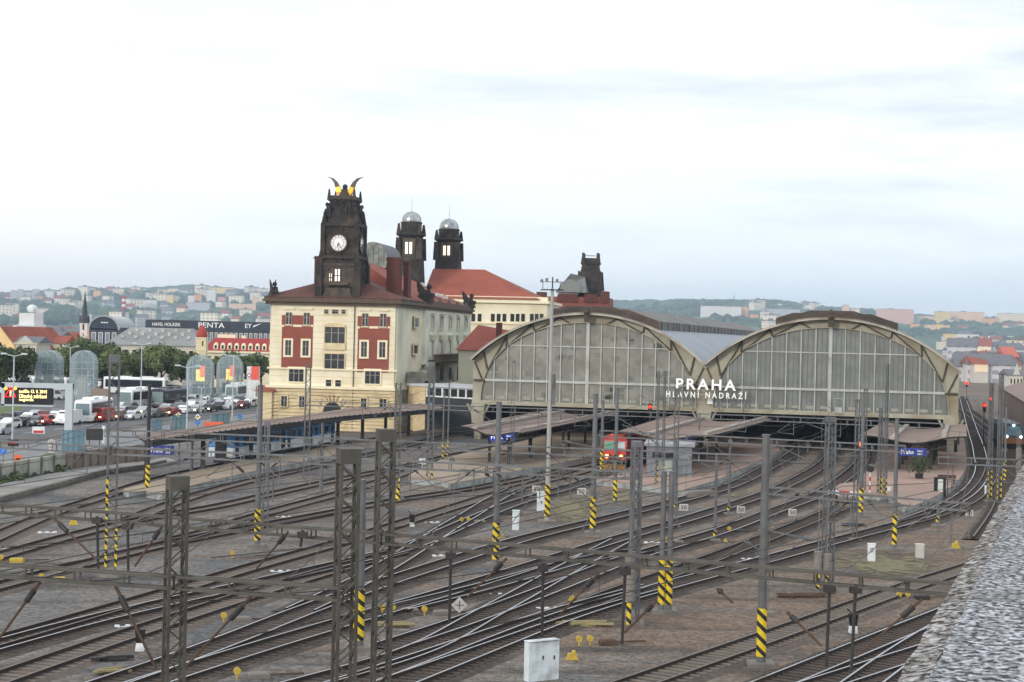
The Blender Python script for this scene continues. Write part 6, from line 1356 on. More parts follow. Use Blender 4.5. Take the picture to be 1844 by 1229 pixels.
FAR = [ # px0, px1, ytop, ybot, colour, label
 (299,312,532,549,yellow,'yellow tower block on the left hillside below the pale row'), (338,349,533,549,white,'white tower block beside the orange one on the left hillside'), (349,362,531,547,orange,'orange tower block on the left hillside'), (374,388,522,549,white,'tall white tower block in the middle of the left hillside'),
 (392,405,536,549,pink,'pink tower block on the left hillside'), (416,429,534,548,green,'pale green tower block on the left hillside'), (454,466,536,552,peach,'peach tower block nearest the station building on the left hillside'), (466,480,534,549,cream,'cream tower block touching the station building in the picture'),
 (237,282,541,554,white,'long white block low on the left hillside'), (258,268,521,527,white,'small white block on the left hilltop'), (300,345,521,530,cream,'pale row of blocks along the left hilltop'), (372,424,519,530,yellow,'yellowish row of blocks on the left hilltop beside the white tower'), (412,460,548,556,peach,'low peach row under the green tower block'), (335,378,546,554,grey,'low grey row in front of the orange tower block'),
 (365,386,565,574,cream,'small sunlit house low on the left hillside above the black office block'), (168,181,524,533,orange,'sunlit orange house on the left ridge'), (213,225,528,534,peach,'small peach house beside the chimney top on the left ridge'), (64,76,534,541,orange,'sunlit orange house among grey blocks at far left'),
 (18,30,524,541,grey,'grey block at far left, first of a row'), (31,42,522,540,grey,'tall grey block at far left, second of a row'), (44,56,526,542,grey,'grey block at far left behind the orange house'), (58,70,522,535,grey,'grey block at far left beside the ridge'), (80,96,526,537,white,'pale grey block right of the grey row at far left'), (102,116,525,536,white,'whitish block at the right end of the far left row'),
 (1262,1335,553,572,white,'long white slab block below the wooded right hill'), (1336,1347,553,572,orange,'sunlit end tower of the long white slab block'), (1352,1366,567,575,orange,'sunlit orange house right of the long white slab block'), (1372,1440,558,570,grey,'bluish grey slab blocks left of the right arch'), (1450,1462,550,562,white,'white tower peeping over the left shoulder of the right arch'),
 (1518,1530,550,568,peach,'small sunlit tower above the crown of the right arch'), (1532,1548,556,568,cream,'cream block behind the crown of the right arch'), (1580,1648,558,578,(238,186,164),'long reddish slab block right of the right arch crown'), (1655,1684,570,581,peach,'low peach row on the right skyline'), (1684,1712,562,582,yellow,'yellow sunlit tower on the right skyline'), (1712,1772,563,583,peach,'long peach slab block on the right skyline'), (1772,1800,574,586,orange,'orange lower block on the right skyline'), (1796,1850,566,584,cream,'cream slab block at the right edge of the skyline'),
 (1640,1656,584,594,orange,'small orange house on the slope right of the arch'), (1668,1712,586,602,peach,'peach block with a sunlit tower halfway down the right slope'), (1685,1699,585,602,yellow,'yellow tower halfway down the right slope'), (1702,1722,602,617,yellow,'sunlit cream-yellow hall low on the right slope'), (1722,1762,603,616,white,'long white industrial hall low on the right slope'), (1762,1776,606,616,orange,'small orange house beside the white industrial hall'), (1690,1702,616,624,cream,'tiny sunlit house below the yellow hall')]
for (a, b, c, d, col, lab) in FAR:
    D = 2800; pc = (a+b)/2; hgt = max(1.0, (d-c)*.55)
    while D < 6500 and dp(pc, d-1, D).z > hill_h(pc, D)+8: D += 25
    block(a, b, c, d, D, fm(col), lab)
# smaller indistinguishable houses
def house_proto(name, wall, roof):
    t = thing(name, 'x', 'house', (0, 0, -500)); m = MB(); m.box(-6, 6, -4.5, 4.5, -6, 6.5); m.build('wall', fm(wall), t)
    m = MB(); m.add([(-6.5,-5,6.3),(6.5,-5,6.3),(6.5,5,6.3),(-6.5,5,6.3),(-6.5,0,10),(6.5,0,10)], [(0,1,5,4),(2,3,4,5),(0,4,3),(1,2,5),(3,2,1,0)]); m.box(2,3,1,2,8,11); m.build('roof', roof, t); return t
m_rf2 = M('slate_roof', (108, 110, 116), .8, 0, .15, .5)
protos = {'red': house_proto('town_house', cream, m_roofr), 'grey': house_proto('town_house', grey, m_rf2), 'white': house_proto('town_house', white, m_roofr)}
LB = {('L','red'): 'small cream house with a red roof on the hazy hillside at left', ('L','grey'): 'small grey house with a slate roof on the hazy hillside at left', ('L','white'): 'small white house with a red roof on the hazy hillside at left',
      ('R','red'): 'small cream house with a red roof on the hazy slope beyond the hall at right', ('R','grey'): 'small grey house with a slate roof on the hazy slope beyond the hall at right', ('R','white'): 'small white house with a red roof on the hazy slope beyond the hall at right'}
tb = thing('small_block', 'x', 'house', (0, 0, -500)); m = MB(); m.box(-7, 7, -5, 5, -12, 11); m.build('wall', fm((244,232,212)), tb); m = MB(); m.box(-7.3, 7.3, -5.3, 5.3, 11, 11.9); m.box(-2, 1, -2, 2, 11.9, 13.5); m.build('roof', m_conc, tb); protos['block'] = tb
LB['L','block'] = 'small flat-roofed cream block of flats on the hazy hillside at left'; LB['R','block'] = 'small flat-roofed cream block of flats on the hazy slope at right'
first = dict((k, True) for k in protos)
def put(side, px, D, kind, sc_=1.0):
    t = protos[kind]
    x = dp(px, 600, D).x; z = max(0, hill_h(px, D)); g = {'L': 'small houses on the left hillside', 'R': 'small houses on the right slope'}[side]
    if first[kind]: t.location = (x, D, z); t.rotation_euler.z = r_.uniform(-.5, .5); t['label'] = LB[side, kind]; t['group'] = g; t.scale = (sc_,)*3; first[kind] = False
    else: dup(t, (x, D, z), r_.uniform(-.6, .6), LB[side, kind], g, (sc_,)*3)
for k in range(70): put('L', r_.uniform(5, 478), r_.uniform(3600, 6450), r_.choice(('red','grey','block','block','block','white')), r_.uniform(1.7, 3.0))
for k in range(46): put('R', r_.uniform(1705, 1846), r_.uniform(1500, 5200), r_.choice(('red','grey','grey','block')), r_.uniform(1.2, 2.4))
for k in range(26): put('R', r_.uniform(1340, 1470), r_.uniform(3600, 6000), r_.choice(('grey','block','block')), r_.uniform(1.6, 2.8))
# radio mast on the hill
b = dp(1322, 545, 6500); m = MB(); m.tube((0,0,-20),(0,0,32),1.6,1.2,6); tag(m.build('radio_mast', m_steel, loc=b), 'thin radio mast standing on the wooded hill at right', 'mast')
# ------------------------------------------------------------------ middle-distance town on the left
def bld(name, px0, px1, ytop, ybot, D, wall, label, cat='building', dep=14, rot=0.0):
    a = dp(px0, ytop, D); b = dp(px1, ytop, D); t = thing(name, label, cat, (a.x, D, 0), rot); w_ = b.x-a.x; h = (a.z+b.z)/2
    m = MB(); m.box(0, w_, 0, dep, -.5, h); m.build('wall', wall, t); return t, w_, h, D/F
def gable(t, w_, h, rise, dep, mat, e=.5, hip=.0, name='roof', y0=0):
    m = MB(); m.add([(-e,y0-e,h-.05),(w_+e,y0-e,h-.05),(w_+e,dep+e,h-.05),(-e,dep+e,h-.05),(-e+hip*w_,dep/2,h+rise),(w_+e-hip*w_,dep/2,h+rise)], [(0,1,5,4),(2,3,4,5),(0,4,3),(1,2,5),(3,2,1,0)]); return m.build(name, mat, t)
def wins(t, w_, n, z0, z1, frac=.5, y=0, mat=None, nm='window'):
    for k in range(n):
        x = w_*(k+.5)/n; ww = w_/n*frac/2; m = MB(); m.box(x-ww-.15, x+ww+.15, y-.12, y+.02, z0-.2, z1+.15); q = m.build(nm, m_trim, t); m = MB(); m.box(x-ww, x+ww, y-.15, y-.125, z0, z1); m.build('pane', mat or m_glassdark, q)
m_ochre = M('ochre_render', (240, 206, 150), .85, 0, .06, .3); m_pale = M('pale_grey_render', (196, 194, 186), .85, 0, .06, .4); m_roofg = M('lead_grey_roof', (128, 132, 130), .6, 0, .15, .3, dirt=(150, 154, 156), dscale=.1)
m_blackc = M('black_cladding', (44, 54, 68), .4, 0, .2, .3)
# yellow gable house with big red roof
t, w_, h, s = bld('town_building', -30, 26, 622, 0, 415, m_ochre, 'ochre house with a big red roof at the left edge beyond the trees', dep=22)
m = MB(); m.extr([(0,h),(w_,h),(w_*.55,h+4.6),(w_*.2,h+4.6)], -.02, .5); m.build('gable', m_ochre, t)
m = MB(); a = [(w_*.55,-.4,h+4.8),(w_+.6,-.4,h-.2),(w_+9,22,h-1.5),(w_*.55+7,22,h+4.9),(-.5,-.4,h+4.8),(6,22,h+4.9)]; m.add(a, [(0,1,2,3),(4,0,3,5)]); m.build('roof', m_roofr, t)
t, w_, h, s = bld('town_building', 28, 66, 618, 0, 400, m_pale, 'grey house with a small pediment in front of the ochre house', dep=12)
m = MB(); m.extr([(w_*.05,h),(w_*.85,h),(w_*.45,h+1.8)], -.3, .4); m.build('pediment', m_pale, t); m = MB(); m.box(-.3,w_+.3,-.4,12.3,h-.3,h); m.build('cornice', m_trim, t); wins(t, w_, 5, h-3.2, h-1.2); gable(t, w_, h, 1.6, 12, m_rf2)
t, w_, h, s = bld('town_building', 64, 116, 618, 0, 430, m_creamd, 'low house with a long bright red roof right of the grey pediment house', dep=12); gable(t, w_, h, 2.0, 12, m_roofr)
t, w_, h, s = bld('town_building', 66, 108, 606, 0, 470, M('white_render', (222, 224, 224), .8, 0, .05, .4), 'long white house row above the bright red roof', dep=12); wins(t, w_, 6, h-2.6, h-1.0); gable(t, w_, h, 1.3, 12, m_rf2)
t, w_, h, s = bld('town_building', 31, 62, 584, 0, 640, M('white_render', (222, 224, 224)), 'white high block with a round radar dome on its roof', dep=16)
m = MB(); m.box(0,w_*.95,-.1,0,h-2.8,h-.8); m.build('window_band', M('grey_band', (150, 156, 164), .4, 0, .1, 1), t); m = MB(); m.box(w_*.06,w_*.92,1,14,h,h+4.4); m.box(-w_*.25,w_*.05,0,14,h-6,h-.5); m.build('upper_storey', M('white_render', (222, 224, 224)), t); m = MB(); m.ball((w_*.55,7,h+6.2), 2.2, 10, sz=.8); m.build('radar_dome', m_white, t, smooth=True)
t, w_, h, s = bld('church_tower', 144, 157, 579, 0, 560, M('church_white', (226, 214, 208), .85, 0, .06, .5), 'white church tower with a sharp dark spire', 'church', dep=2.6)
cxx = w_/2; m = MB(); m.lathe([(w_*.72,h-.6),(w_*.72,h+1.2),(w_*.42,h+2.2),(w_*.34,h+4.0),(w_*.12,h+8.6),(.03,h+10.6)], 8, (cxx,1.3,0)); 
for q in (-1,1): m.lathe([(.35,h-.3),(.35,h+1),(.02,h+3)], 6, (cxx+q*w_*.6,1.0,0))
m.build('spire', M('dark_slate', (62, 66, 76), .7, 0, .15, 1), t); m = MB(); m.box(cxx-.3,cxx+.3,-.05,0,h-3,h-1.0); m.build('window', m_black, t)
# dark barrel-roofed glass building
t, w_, h, s = bld('glass_office', 163, 212, 592, 0, 450, M('dark_blue_glass', (44, 58, 76), .15, 0, .3, .3), 'dark glass office building with a round barrel top', dep=20)
m = MB(); R_ = w_/2+.4; pr = [(w_/2-R_*math.cos(PI*i/20), h-.3+R_*.92*math.sin(PI*i/20)) for i in range(21)]; m.extr(pr, 0, 20); m.build('barrel_front', M('dark_blue_glass', (44, 58, 76)), t)
m = MB(); 
for i in range(20): m.bar((pr[i][0],-.3,pr[i][1]),(pr[i+1][0],-.3,pr[i+1][1]),.5,.5)
m.build('roof_rim', M('zinc_rim', (150, 162, 166), .4, 0, .1, 1), t); wins(t, w_, 4, h-4.5, h-1.2, .5, mat=M('bluish_pane', (120, 140, 165), .2, 0, .2, .5)); text_mesh('•••••', w_*.26, .35, .03).build('lettering', m_let, t, (w_*.38, -.06, h+1.5))
# chimney
b = dp(222, 588, 2400); zt = dp(222, 534, 2400).z; z = b.z-25; m = MB(); H = zt-z; t = thing('power_station_chimney', 'tall grey chimney with red and white bands near its top', 'chimney', (b.x, 2400, z)); m.tube((0,0,0),(0,0,H*.72),3.4,2.4,14); m.build('shaft', m_conc, t)
for k in range(5): m = MB(); m.tube((0,0,H*(.72+.056*k)),(0,0,H*(.72+.056*(k+1))),2.75,2.7,14); m.build('band', (m_red, M('band_white', (240, 236, 232), .6, 0, .03, 1))[k % 2], t)
# grey roofed large building
t, w_, h, s = bld('town_building', 191, 352, 622, 0, 405, m_pale, 'large pale building under a broad grey hipped roof behind the trees', dep=26); gable(t, w_, h, 4.4, 26, m_roofg, .6, .16); wins(t, w_, 11, h-3.2, h-1.2)
for k in range(16): x = w_*(.12+.05*k); y = 5+3*(k % 3); m = MB(); m.box(x,x+.7,y-1,y,h+.2+y*.28,h+.9+y*.30); m.build('roof_light', m_sb, t)
# black office block with lettering
t, w_, h, s = bld('office_block', 262, 492, 580, 0, 500, m_blackc, 'long black office block with white company lettering along its roof edge', dep=20); wins(t, w_, 26, h-6.2, h-3.4, .45, mat=M('bluish_pane', (120, 140, 165)))
def lt(txt, px0, px1, y0, y1):
    a = dp(px0, y1, 499.5); b = dp(px1, y0, 499.5); text_mesh(txt, b.x-a.x, b.z-a.z, .08).build('lettering', m_let, t, (a.x-t.location.x, -.12, a.z))
lt('HAVEL HOLÁSEK', 274, 325, 580.5, 587); lt('PENTA', 357, 404, 582, 590); lt('EY', 441, 453, 583.5, 591)
a = dp(455,590,499.5); m = MB(); m.add([(0,-.15,0),(2.9,-.15,1.4),(.2,-.15,.55)], [(0,1,2)]); m.build('emblem', m_let, t, (a.x-t.location.x, 0, a.z))
m = MB(); m.box(0,w_,.5,19,h,h+.3); m.build('roof', M('dark_roof', (52, 58, 66), .6, 0, .1, .5), t)
# red mansard building with dormers
t, w_, h, s = bld('town_building', 370, 500, 633, 0, 400, m_cream, 'cream building with a red mansard roof and a row of white dormers', dep=18)
m = MB(); zt = h+3.2; m.add([(-.4,-.4,h),(w_+.4,-.4,h),(w_+.4,18,h),(-.4,18,h),(1.6,2.2,zt),(w_-.4,2.2,zt),(w_-.4,16,zt),(1.6,16,zt)], [(0,1,5,4),(1,2,6,5),(2,3,7,6),(3,0,4,7),(4,5,6,7)]); m.build('roof', M('crimson_tile', (158, 58, 58), .8, 0, .1, .6), t)
for k in range(9):
    x = 2.0+k*1.72; m = MB(); m.box(x,x+1.1,-.2,1.4,h+.35,h+1.5); m.lathe([(.55,0),(.45,.35),(.1,.55)], 10, (x+.55,.4,h+1.5)); q = m.build('dormer', m_trim, t); m = MB(); m.box(x+.3,x+.8,-.25,-.2,h+.5,h+1.4); m.build('pane', m_glassdark, q)
m = MB(); m.box(2,6.5,5,7,zt,zt+.9); m.box(8,9,5,7,zt,zt+.7); m.build('chimney', m_trim, t); wins(t, w_, 10, h-3.2, h-1.3, .5)
m = MB(); m.box(-.4,w_+.4,-.7,0,h-.5,h); m.build('cornice', m_trim, t)
# small tower with red onion dome
t, w_, h, s = bld('round_tower', 353, 371, 608, 0, 374, M('tower_cream', (226, 214, 176), .85, 0, .05, .5), 'slender cream tower with a red onion dome rising from the trees', 'tower', dep=2.3)
cxx = w_/2; m = MB(); m.lathe([(w_*.52,h),(w_*.58,h+.6),(w_*.46,h+1.6),(w_*.25,h+2.4),(.05,h+2.9),(.03,h+3.9)], 14, (cxx,1.15,0)); m.build('onion_dome', M('onion_red', (166, 62, 50), .7, 0, .1, 1), t); m = MB(); m.box(-.15,w_+.15,-.15,2.45,h-.25,h); m.box(-.1,w_+.1,-.1,2.4,h-2.9,h-2.7); m.build('cornice', m_trim, t); m = MB(); m.box(w_*.62,w_*.75,-.03,0,h-2,h-.8); m.build('window', m_black, t)
# more distant roofs filling the band
rr = random.Random(4)
for k, (px, D, kind) in enumerate([(rr.uniform(-20, 480), rr.uniform(600, 1900), rr.choice(('red','grey','grey','grey','white'))) for _ in range(52)]):
    t = protos[kind]; x = dp(px, 600, D).x
    if 150 < px < 170 and D < 700: continue
    dup(t, (x, D, 0), rr.uniform(-.5, .5), {'red': 'cream town house with a red roof in the crowded middle distance at left', 'grey': 'grey town house with a slate roof in the crowded middle distance at left', 'white': 'white town house with a red roof in the crowded middle distance at left'}[kind], 'town houses in the middle distance', (rr.uniform(1, 1.8), 1.4, rr.uniform(.9, 1.35)))
m_gable = M('painted_sun_plaster', (244, 222, 190), .8, 0, .05, .5)  # sun on the end wall, painted in as a pale patch
t, w_, h, s = bld('town_building', 1754, 1780, 656, 0, 640, m_pale, 'grey house with a sunlit cream end wall and a red roof beyond the red signals', dep=20); m = MB(); m.box(.2, w_-.2, -.15, 0, h-3.2, h); m.build('painted_sunlit_gable', m_gable, t); gable(t, w_, h, 3, 20, m_roofr)
t, w_, h, s = bld('town_building', 1812, 1834, 643, 0, 800, m_brick, 'orange-red roofed hall at the right edge in the haze', dep=20); gable(t, w_, h, 5, 20, M('orange_tile', (186, 104, 86), .8, 0, .08, .5))
t, w_, h, s = bld('town_building', 1818, 1842, 676, 0, 560, m_pale, 'pale town house with a pointed gable above the brown wall at right', dep=12); wins(t, w_, 4, h-3, h-1.2); m = MB(); m.extr([(w_*.3,h),(w_*.8,h),(w_*.55,h+4)], -.1, .5); m.build('gable', m_pale, t); gable(t, w_, h, 2, 12, m_rf2)
for k, (px, D) in enumerate([(rr.uniform(1735, 1850), rr.uniform(640, 1300)) for _ in range(34)]):
    t = protos[rr.choice(('red','grey','grey','grey','grey'))]; x = dp(px, 600, D).x
    if D < 640 and px < 1790: D += 300; x = dp(px, 600, D).x
    kind = 'red' if t is protos['red'] else 'grey'
    dup(t, (x, D, 0), rr.uniform(-.5, .5), {'red': 'cream town house with a red roof beyond the shaded tracks at right', 'grey': 'grey town house with a slate roof beyond the shaded tracks at right'}[kind], 'town houses beyond the tracks at right', (rr.uniform(.9, 1.5), 1.3, rr.uniform(.8, 1.15)))
# ------------------------------------------------------------------ trees
def leaf_mat(name, a, b): return M(name, a, .8, 0, .2, .35, 0, col2=b, detail=3)
m_leaf1 = leaf_mat('leaves_dark', (58, 78, 50), (96, 112, 66)); m_leaf2 = leaf_mat('leaves_mid', (78, 98, 58), (124, 134, 80)); m_bark = M('bark', (74, 64, 54), .9, 0, .3, 3)
def tree_proto(seed, mat, H=11, R_=4.6, n=2600):
    r = random.Random(seed); t = thing('tree', 'x', 'tree', (0, 0, -500)); m = MB(); m.tube((0,0,-.3),(0,0,H*.45),.32,.2,8)
    for k in range(7): a = k*.9; m.tube((0,0,H*(.25+.03*k)),(math.cos(a)*R_*.6,math.sin(a)*R_*.6,H*(.5+.05*k)),.12,.04,5)
    m.build('trunk', m_bark, t)
    m = MB(); cl = [(r.uniform(-1,1)*R_*.62, r.uniform(-1,1)*R_*.62, H*r.uniform(.36,.88), r.uniform(1.1,2.1)) for _ in range(20)]
    for k in range(n):
        c = r.choice(cl); d = Vector((r.gauss(0,1), r.gauss(0,1), r.gauss(0,.8))).normalized()*(c[3]*r.uniform(.55,1.05)); p = Vector(c[:3])+d
        ax = Vector((r.gauss(0,1), r.gauss(0,1), r.gauss(0,1))).normalized(); b = ax.cross(d).normalized() if ax.cross(d).length > .01 else Vector((1,0,0)); s_ = r.uniform(.16,.34); ax = ax*s_; b = b*s_*.8
        m.add([p-ax-b, p+ax-b*.6, p+ax*.8+b, p-ax*.7+b], [(0,1,2,3)])
    m.build('crown', mat, t); return t
TP = [tree_proto(1, m_leaf1), tree_proto(2, m_leaf2), tree_proto(3, m_leaf1, 13, 5.2, 3000)]
tf = [True]*3
names_t = ['dark', 'mid-green', 'tall dark']
def tree(px, ybase, ytop, kind, label):
    b = gp(px, ybase); H = dp(px, ytop, b.y).z; s_ = max(.4, H/((11, 11, 13)[kind]*.98)); t = TP[kind]; rz = r_.uniform(0, 6); scl = (s_*r_.uniform(.95, 1.15), s_*r_.uniform(.95, 1.15), s_)
    if tf[kind]: t.location = b; t.rotation_euler.z = rz; t.scale = scl; t['label'] = label; t['group'] = 'trees along the far side of the road'; tf[kind] = False
    else: dup(t, b, rz, label, 'trees along the far side of the road', scl)
TR = [(6,715,618,2,'dark tree at the left edge behind the lamp'), (-22,719,622,0,'dark tree cut by the left frame edge'), (30,717,628,0,'dark tree left of the first glass pavilion'), (50,705,640,0,'low tree behind the first glass pavilion'), (88,703,634,1,'tree between the two left glass pavilions'), (104,701,626,1,'bushy tree behind the second glass pavilion, left side'), (122,705,622,1,'tree rising above the second glass pavilion'), (146,705,612,2,'tall tree above the second glass pavilion, below the dark glass office'), (166,703,606,1,'tall tree below the dark glass office'), (184,705,618,0,'tree right of the second glass pavilion'), (200,707,628,1,'tree behind the tall left lattice mast'), (216,705,636,1,'round tree right of the tall left lattice mast'), (234,703,630,0,'tree above the white coach roofs'), (252,705,624,1,'tree beside the street lamp over the coaches'), (270,707,628,1,'bushy tree above the dark blue coach'), (290,705,622,2,'dark tree left of the onion-domed tower'), (308,705,620,1,'tall slim tree left of the onion-domed tower'), (326,707,636,0,'low tree at the foot of the onion-domed tower'), (346,705,650,1,'small tree behind the third glass pavilion'), (410,705,634,1,'tree between the third and fourth glass pavilions'), (428,703,632,1,'tree in front of the red mansard roof'), (448,705,636,0,'tree right of the fourth glass pavilion'), (470,705,640,1,'tree beside the station building corner'), (376,705,648,0,'low tree behind the fourth glass pavilion')]
for a in TR: tree(*a)
# hedge tufts at foot of retaining wall
def bush(px, y, s_, lab):
    b = gp(px, y); m = MB(); r = random.Random(px)
    for k in range(260):
        d = Vector((r.gauss(0,1), r.gauss(0,1), abs(r.gauss(0,1)))).normalized()*s_*r.uniform(.4,1); a = Vector((r.gauss(0,1), r.gauss(0,1), r.gauss(0,1))).normalized()*.12; e = a.cross(d).normalized()*.1; m.add([d-a-e, d+a-e, d+a+e, d-a+e], [(0,1,2,3)])
    tag(m.build('ivy_bush', m_leaf1, loc=b), lab, 'bush', 'bushes at the foot of the concrete wall')
for i, (px, y, s_) in enumerate(((5,873,.9),(26,870,1.1),(44,866,.7),(62,862,.5),(86,858,.5),(104,854,1.0),(118,851,.7))): bush(px, y, s_, ['largest bush at the left end of the concrete wall','wide bush near the left end of the concrete wall','small bush third from the left along the concrete wall','tiny tuft in the middle of the concrete wall foot','tiny tuft right of the middle of the concrete wall foot','tall bush near the right end of the concrete wall','bush at the right corner of the concrete wall'][i])
# ------------------------------------------------------------------ cars
m_tyre = M('tyre', (24, 24, 25), .9, 0, .2, 4); m_carglass = M('car_glass', (38, 44, 50), .08, 0, .2, 1)
m_head = ME('car_headlamp', (255, 240, 200), 4.5); m_headoff = M('lamp_lens', (214, 218, 220), .2, 0, .05, 3); m_tail = M('tail_lens', (150, 24, 24), .3, 0, .1, 3)
PAINT = {'white': (232, 236, 238), 'silver': (172, 178, 182), 'black': (30, 32, 36), 'grey': (96, 102, 108), 'red': (168, 36, 34), 'dark blue': (36, 52, 86), 'dark red': (98, 36, 38)}
def car_proto(kind, colour, lit):
    p = bpy.data.materials.get('paint_'+colour.replace(' ', '_')) or M('paint_'+colour.replace(' ', '_'), PAINT[colour], .25, .1, .03, 1)
    t = thing('parked_car' if False else 'car', 'x', 'car', (0, 0, -400))
    if kind == 'van': prof = [(-2.6,.35),(-2.6,1.0),(-2.35,1.15),(-1.6,1.95),(-1.2,2.15),(2.5,2.15),(2.6,.9),(2.6,.35)]; gl = [(-2.25,1.2),(-1.6,1.9),(-.6,1.9),(-.6,1.2)]; W_ = .95; zl = .85
    elif kind == 'hatch': prof = [(-2.0,.3),(-2.0,.72),(-1.85,.85),(-.95,.98),(-.25,1.42),(.2,1.5),(1.35,1.46),(1.85,1.02),(1.98,.9),(1.98,.3)]; gl = [(-.85,1.0),(-.22,1.38),(.2,1.44),(1.25,1.40),(1.7,1.02)]; W_ = .86; zl = .68
    else: prof = [(-2.25,.3),(-2.25,.68),(-2.1,.82),(-1.0,.94),(-.3,1.36),(.2,1.43),(.95,1.38),(1.6,1.0),(2.2,.94),(2.25,.8),(2.25,.3)]; gl = [(-.9,.97),(-.27,1.32),(.2,1.38),(.9,1.33),(1.45,.99)]; W_ = .88; zl = .66
    m = MB(); n = len(prof); zt = max(z for y, z in prof); vs = []
    for s in (-1, 1):
        for y, z in prof: q = 1 if z < 1.0 else 1-.16*(z-1.0)/max(.01, zt-1.0)*(0.4 if kind == 'van' else 1); vs.append((s*W_*q, y, z))
    m.add(vs, [tuple(range(n))[::-1], tuple(range(n, 2*n))]+[(i, (i+1) % n, n+(i+1) % n, n+i) for i in range(n)]); m.build('body', p, t)
    m = MB(); k = len(gl)
    for s in (-1, 1):
        vs = [(s*(W_*(1-.16*max(0, z-1.0)/max(.01, zt-1.0)*(0.4 if kind == 'van' else 1))+.012), y, z-.03) for y, z in gl]; m.add(vs, [tuple(range(k)) if s > 0 else tuple(range(k))[::-1]])
    y0, z0 = gl[0]; y1, z1 = gl[1]; m.add([(-W_*.86,y0-.03,z0+.02),(W_*.86,y0-.03,z0+.02),(W_*.74,y1-.03,z1+.02),(-W_*.74,y1-.03,z1+.02)], [(0,1,2,3)])
    if kind != 'van': y0, z0 = gl[-1]; y1, z1 = gl[-2]; m.add([(-W_*.86,y0+.05,z0+.03),(W_*.86,y0+.05,z0+.03),(W_*.74,y1+.05,z1+.03),(-W_*.74,y1+.05,z1+.03)], [(3,2,1,0)])
    m.build('windows', m_carglass, t)
    L_ = prof[-1][0]
    for y in (-L_*.62, L_*.62):
        for s in (-1, 1): m = MB(); m.tube((s*(W_-.16),y,.32),(s*(W_+.02),y,.32),.32,.32,14); m.tube((s*(W_+.02),y,.32),(s*(W_+.03),y,.32),.18,.18,10); m.build('wheel', m_tyre, t)
    for s in (-1, 1):
        m = MB(); m.box(s*W_*.72-.17, s*W_*.72+.17, -L_-.03, -L_+.12, zl-.09, zl+.09); m.build('headlight', m_head if lit else m_headoff, t)
        m = MB(); m.box(s*W_*.78-.14, s*W_*.78+.14, L_-.1, L_+.03, zl, zl+.18); m.build('tail_light', m_tail, t)
    m = MB(); m.box(-.28,.28,-L_-.02,-L_,.42,.54); m.build('number_plate', m_white, t)
    return t
CP = {}; CPOS = []
def put_car(px, py, kind, colour, lit, label, turn=0.0, grp='cars in the traffic on the road', off=0):
    b = gp(px, py); key = (kind, colour, lit); rz = -math.atan2(rd.x, rd.y)+turn
    if grp == 'cars packed in the far queue':
        for c in CPOS:
            e = b-c
            if abs(e.dot(rd)) < 5.0 and abs(e.dot(rn)) < 2.3: return
    CPOS.append(b.copy())
    if key not in CP: t = CP[key] = car_proto(*key); t.location = b; t.rotation_euler.z = rz; t['label'] = label; t['group'] = grp
    else: dup(CP[key], b, rz, label, grp)
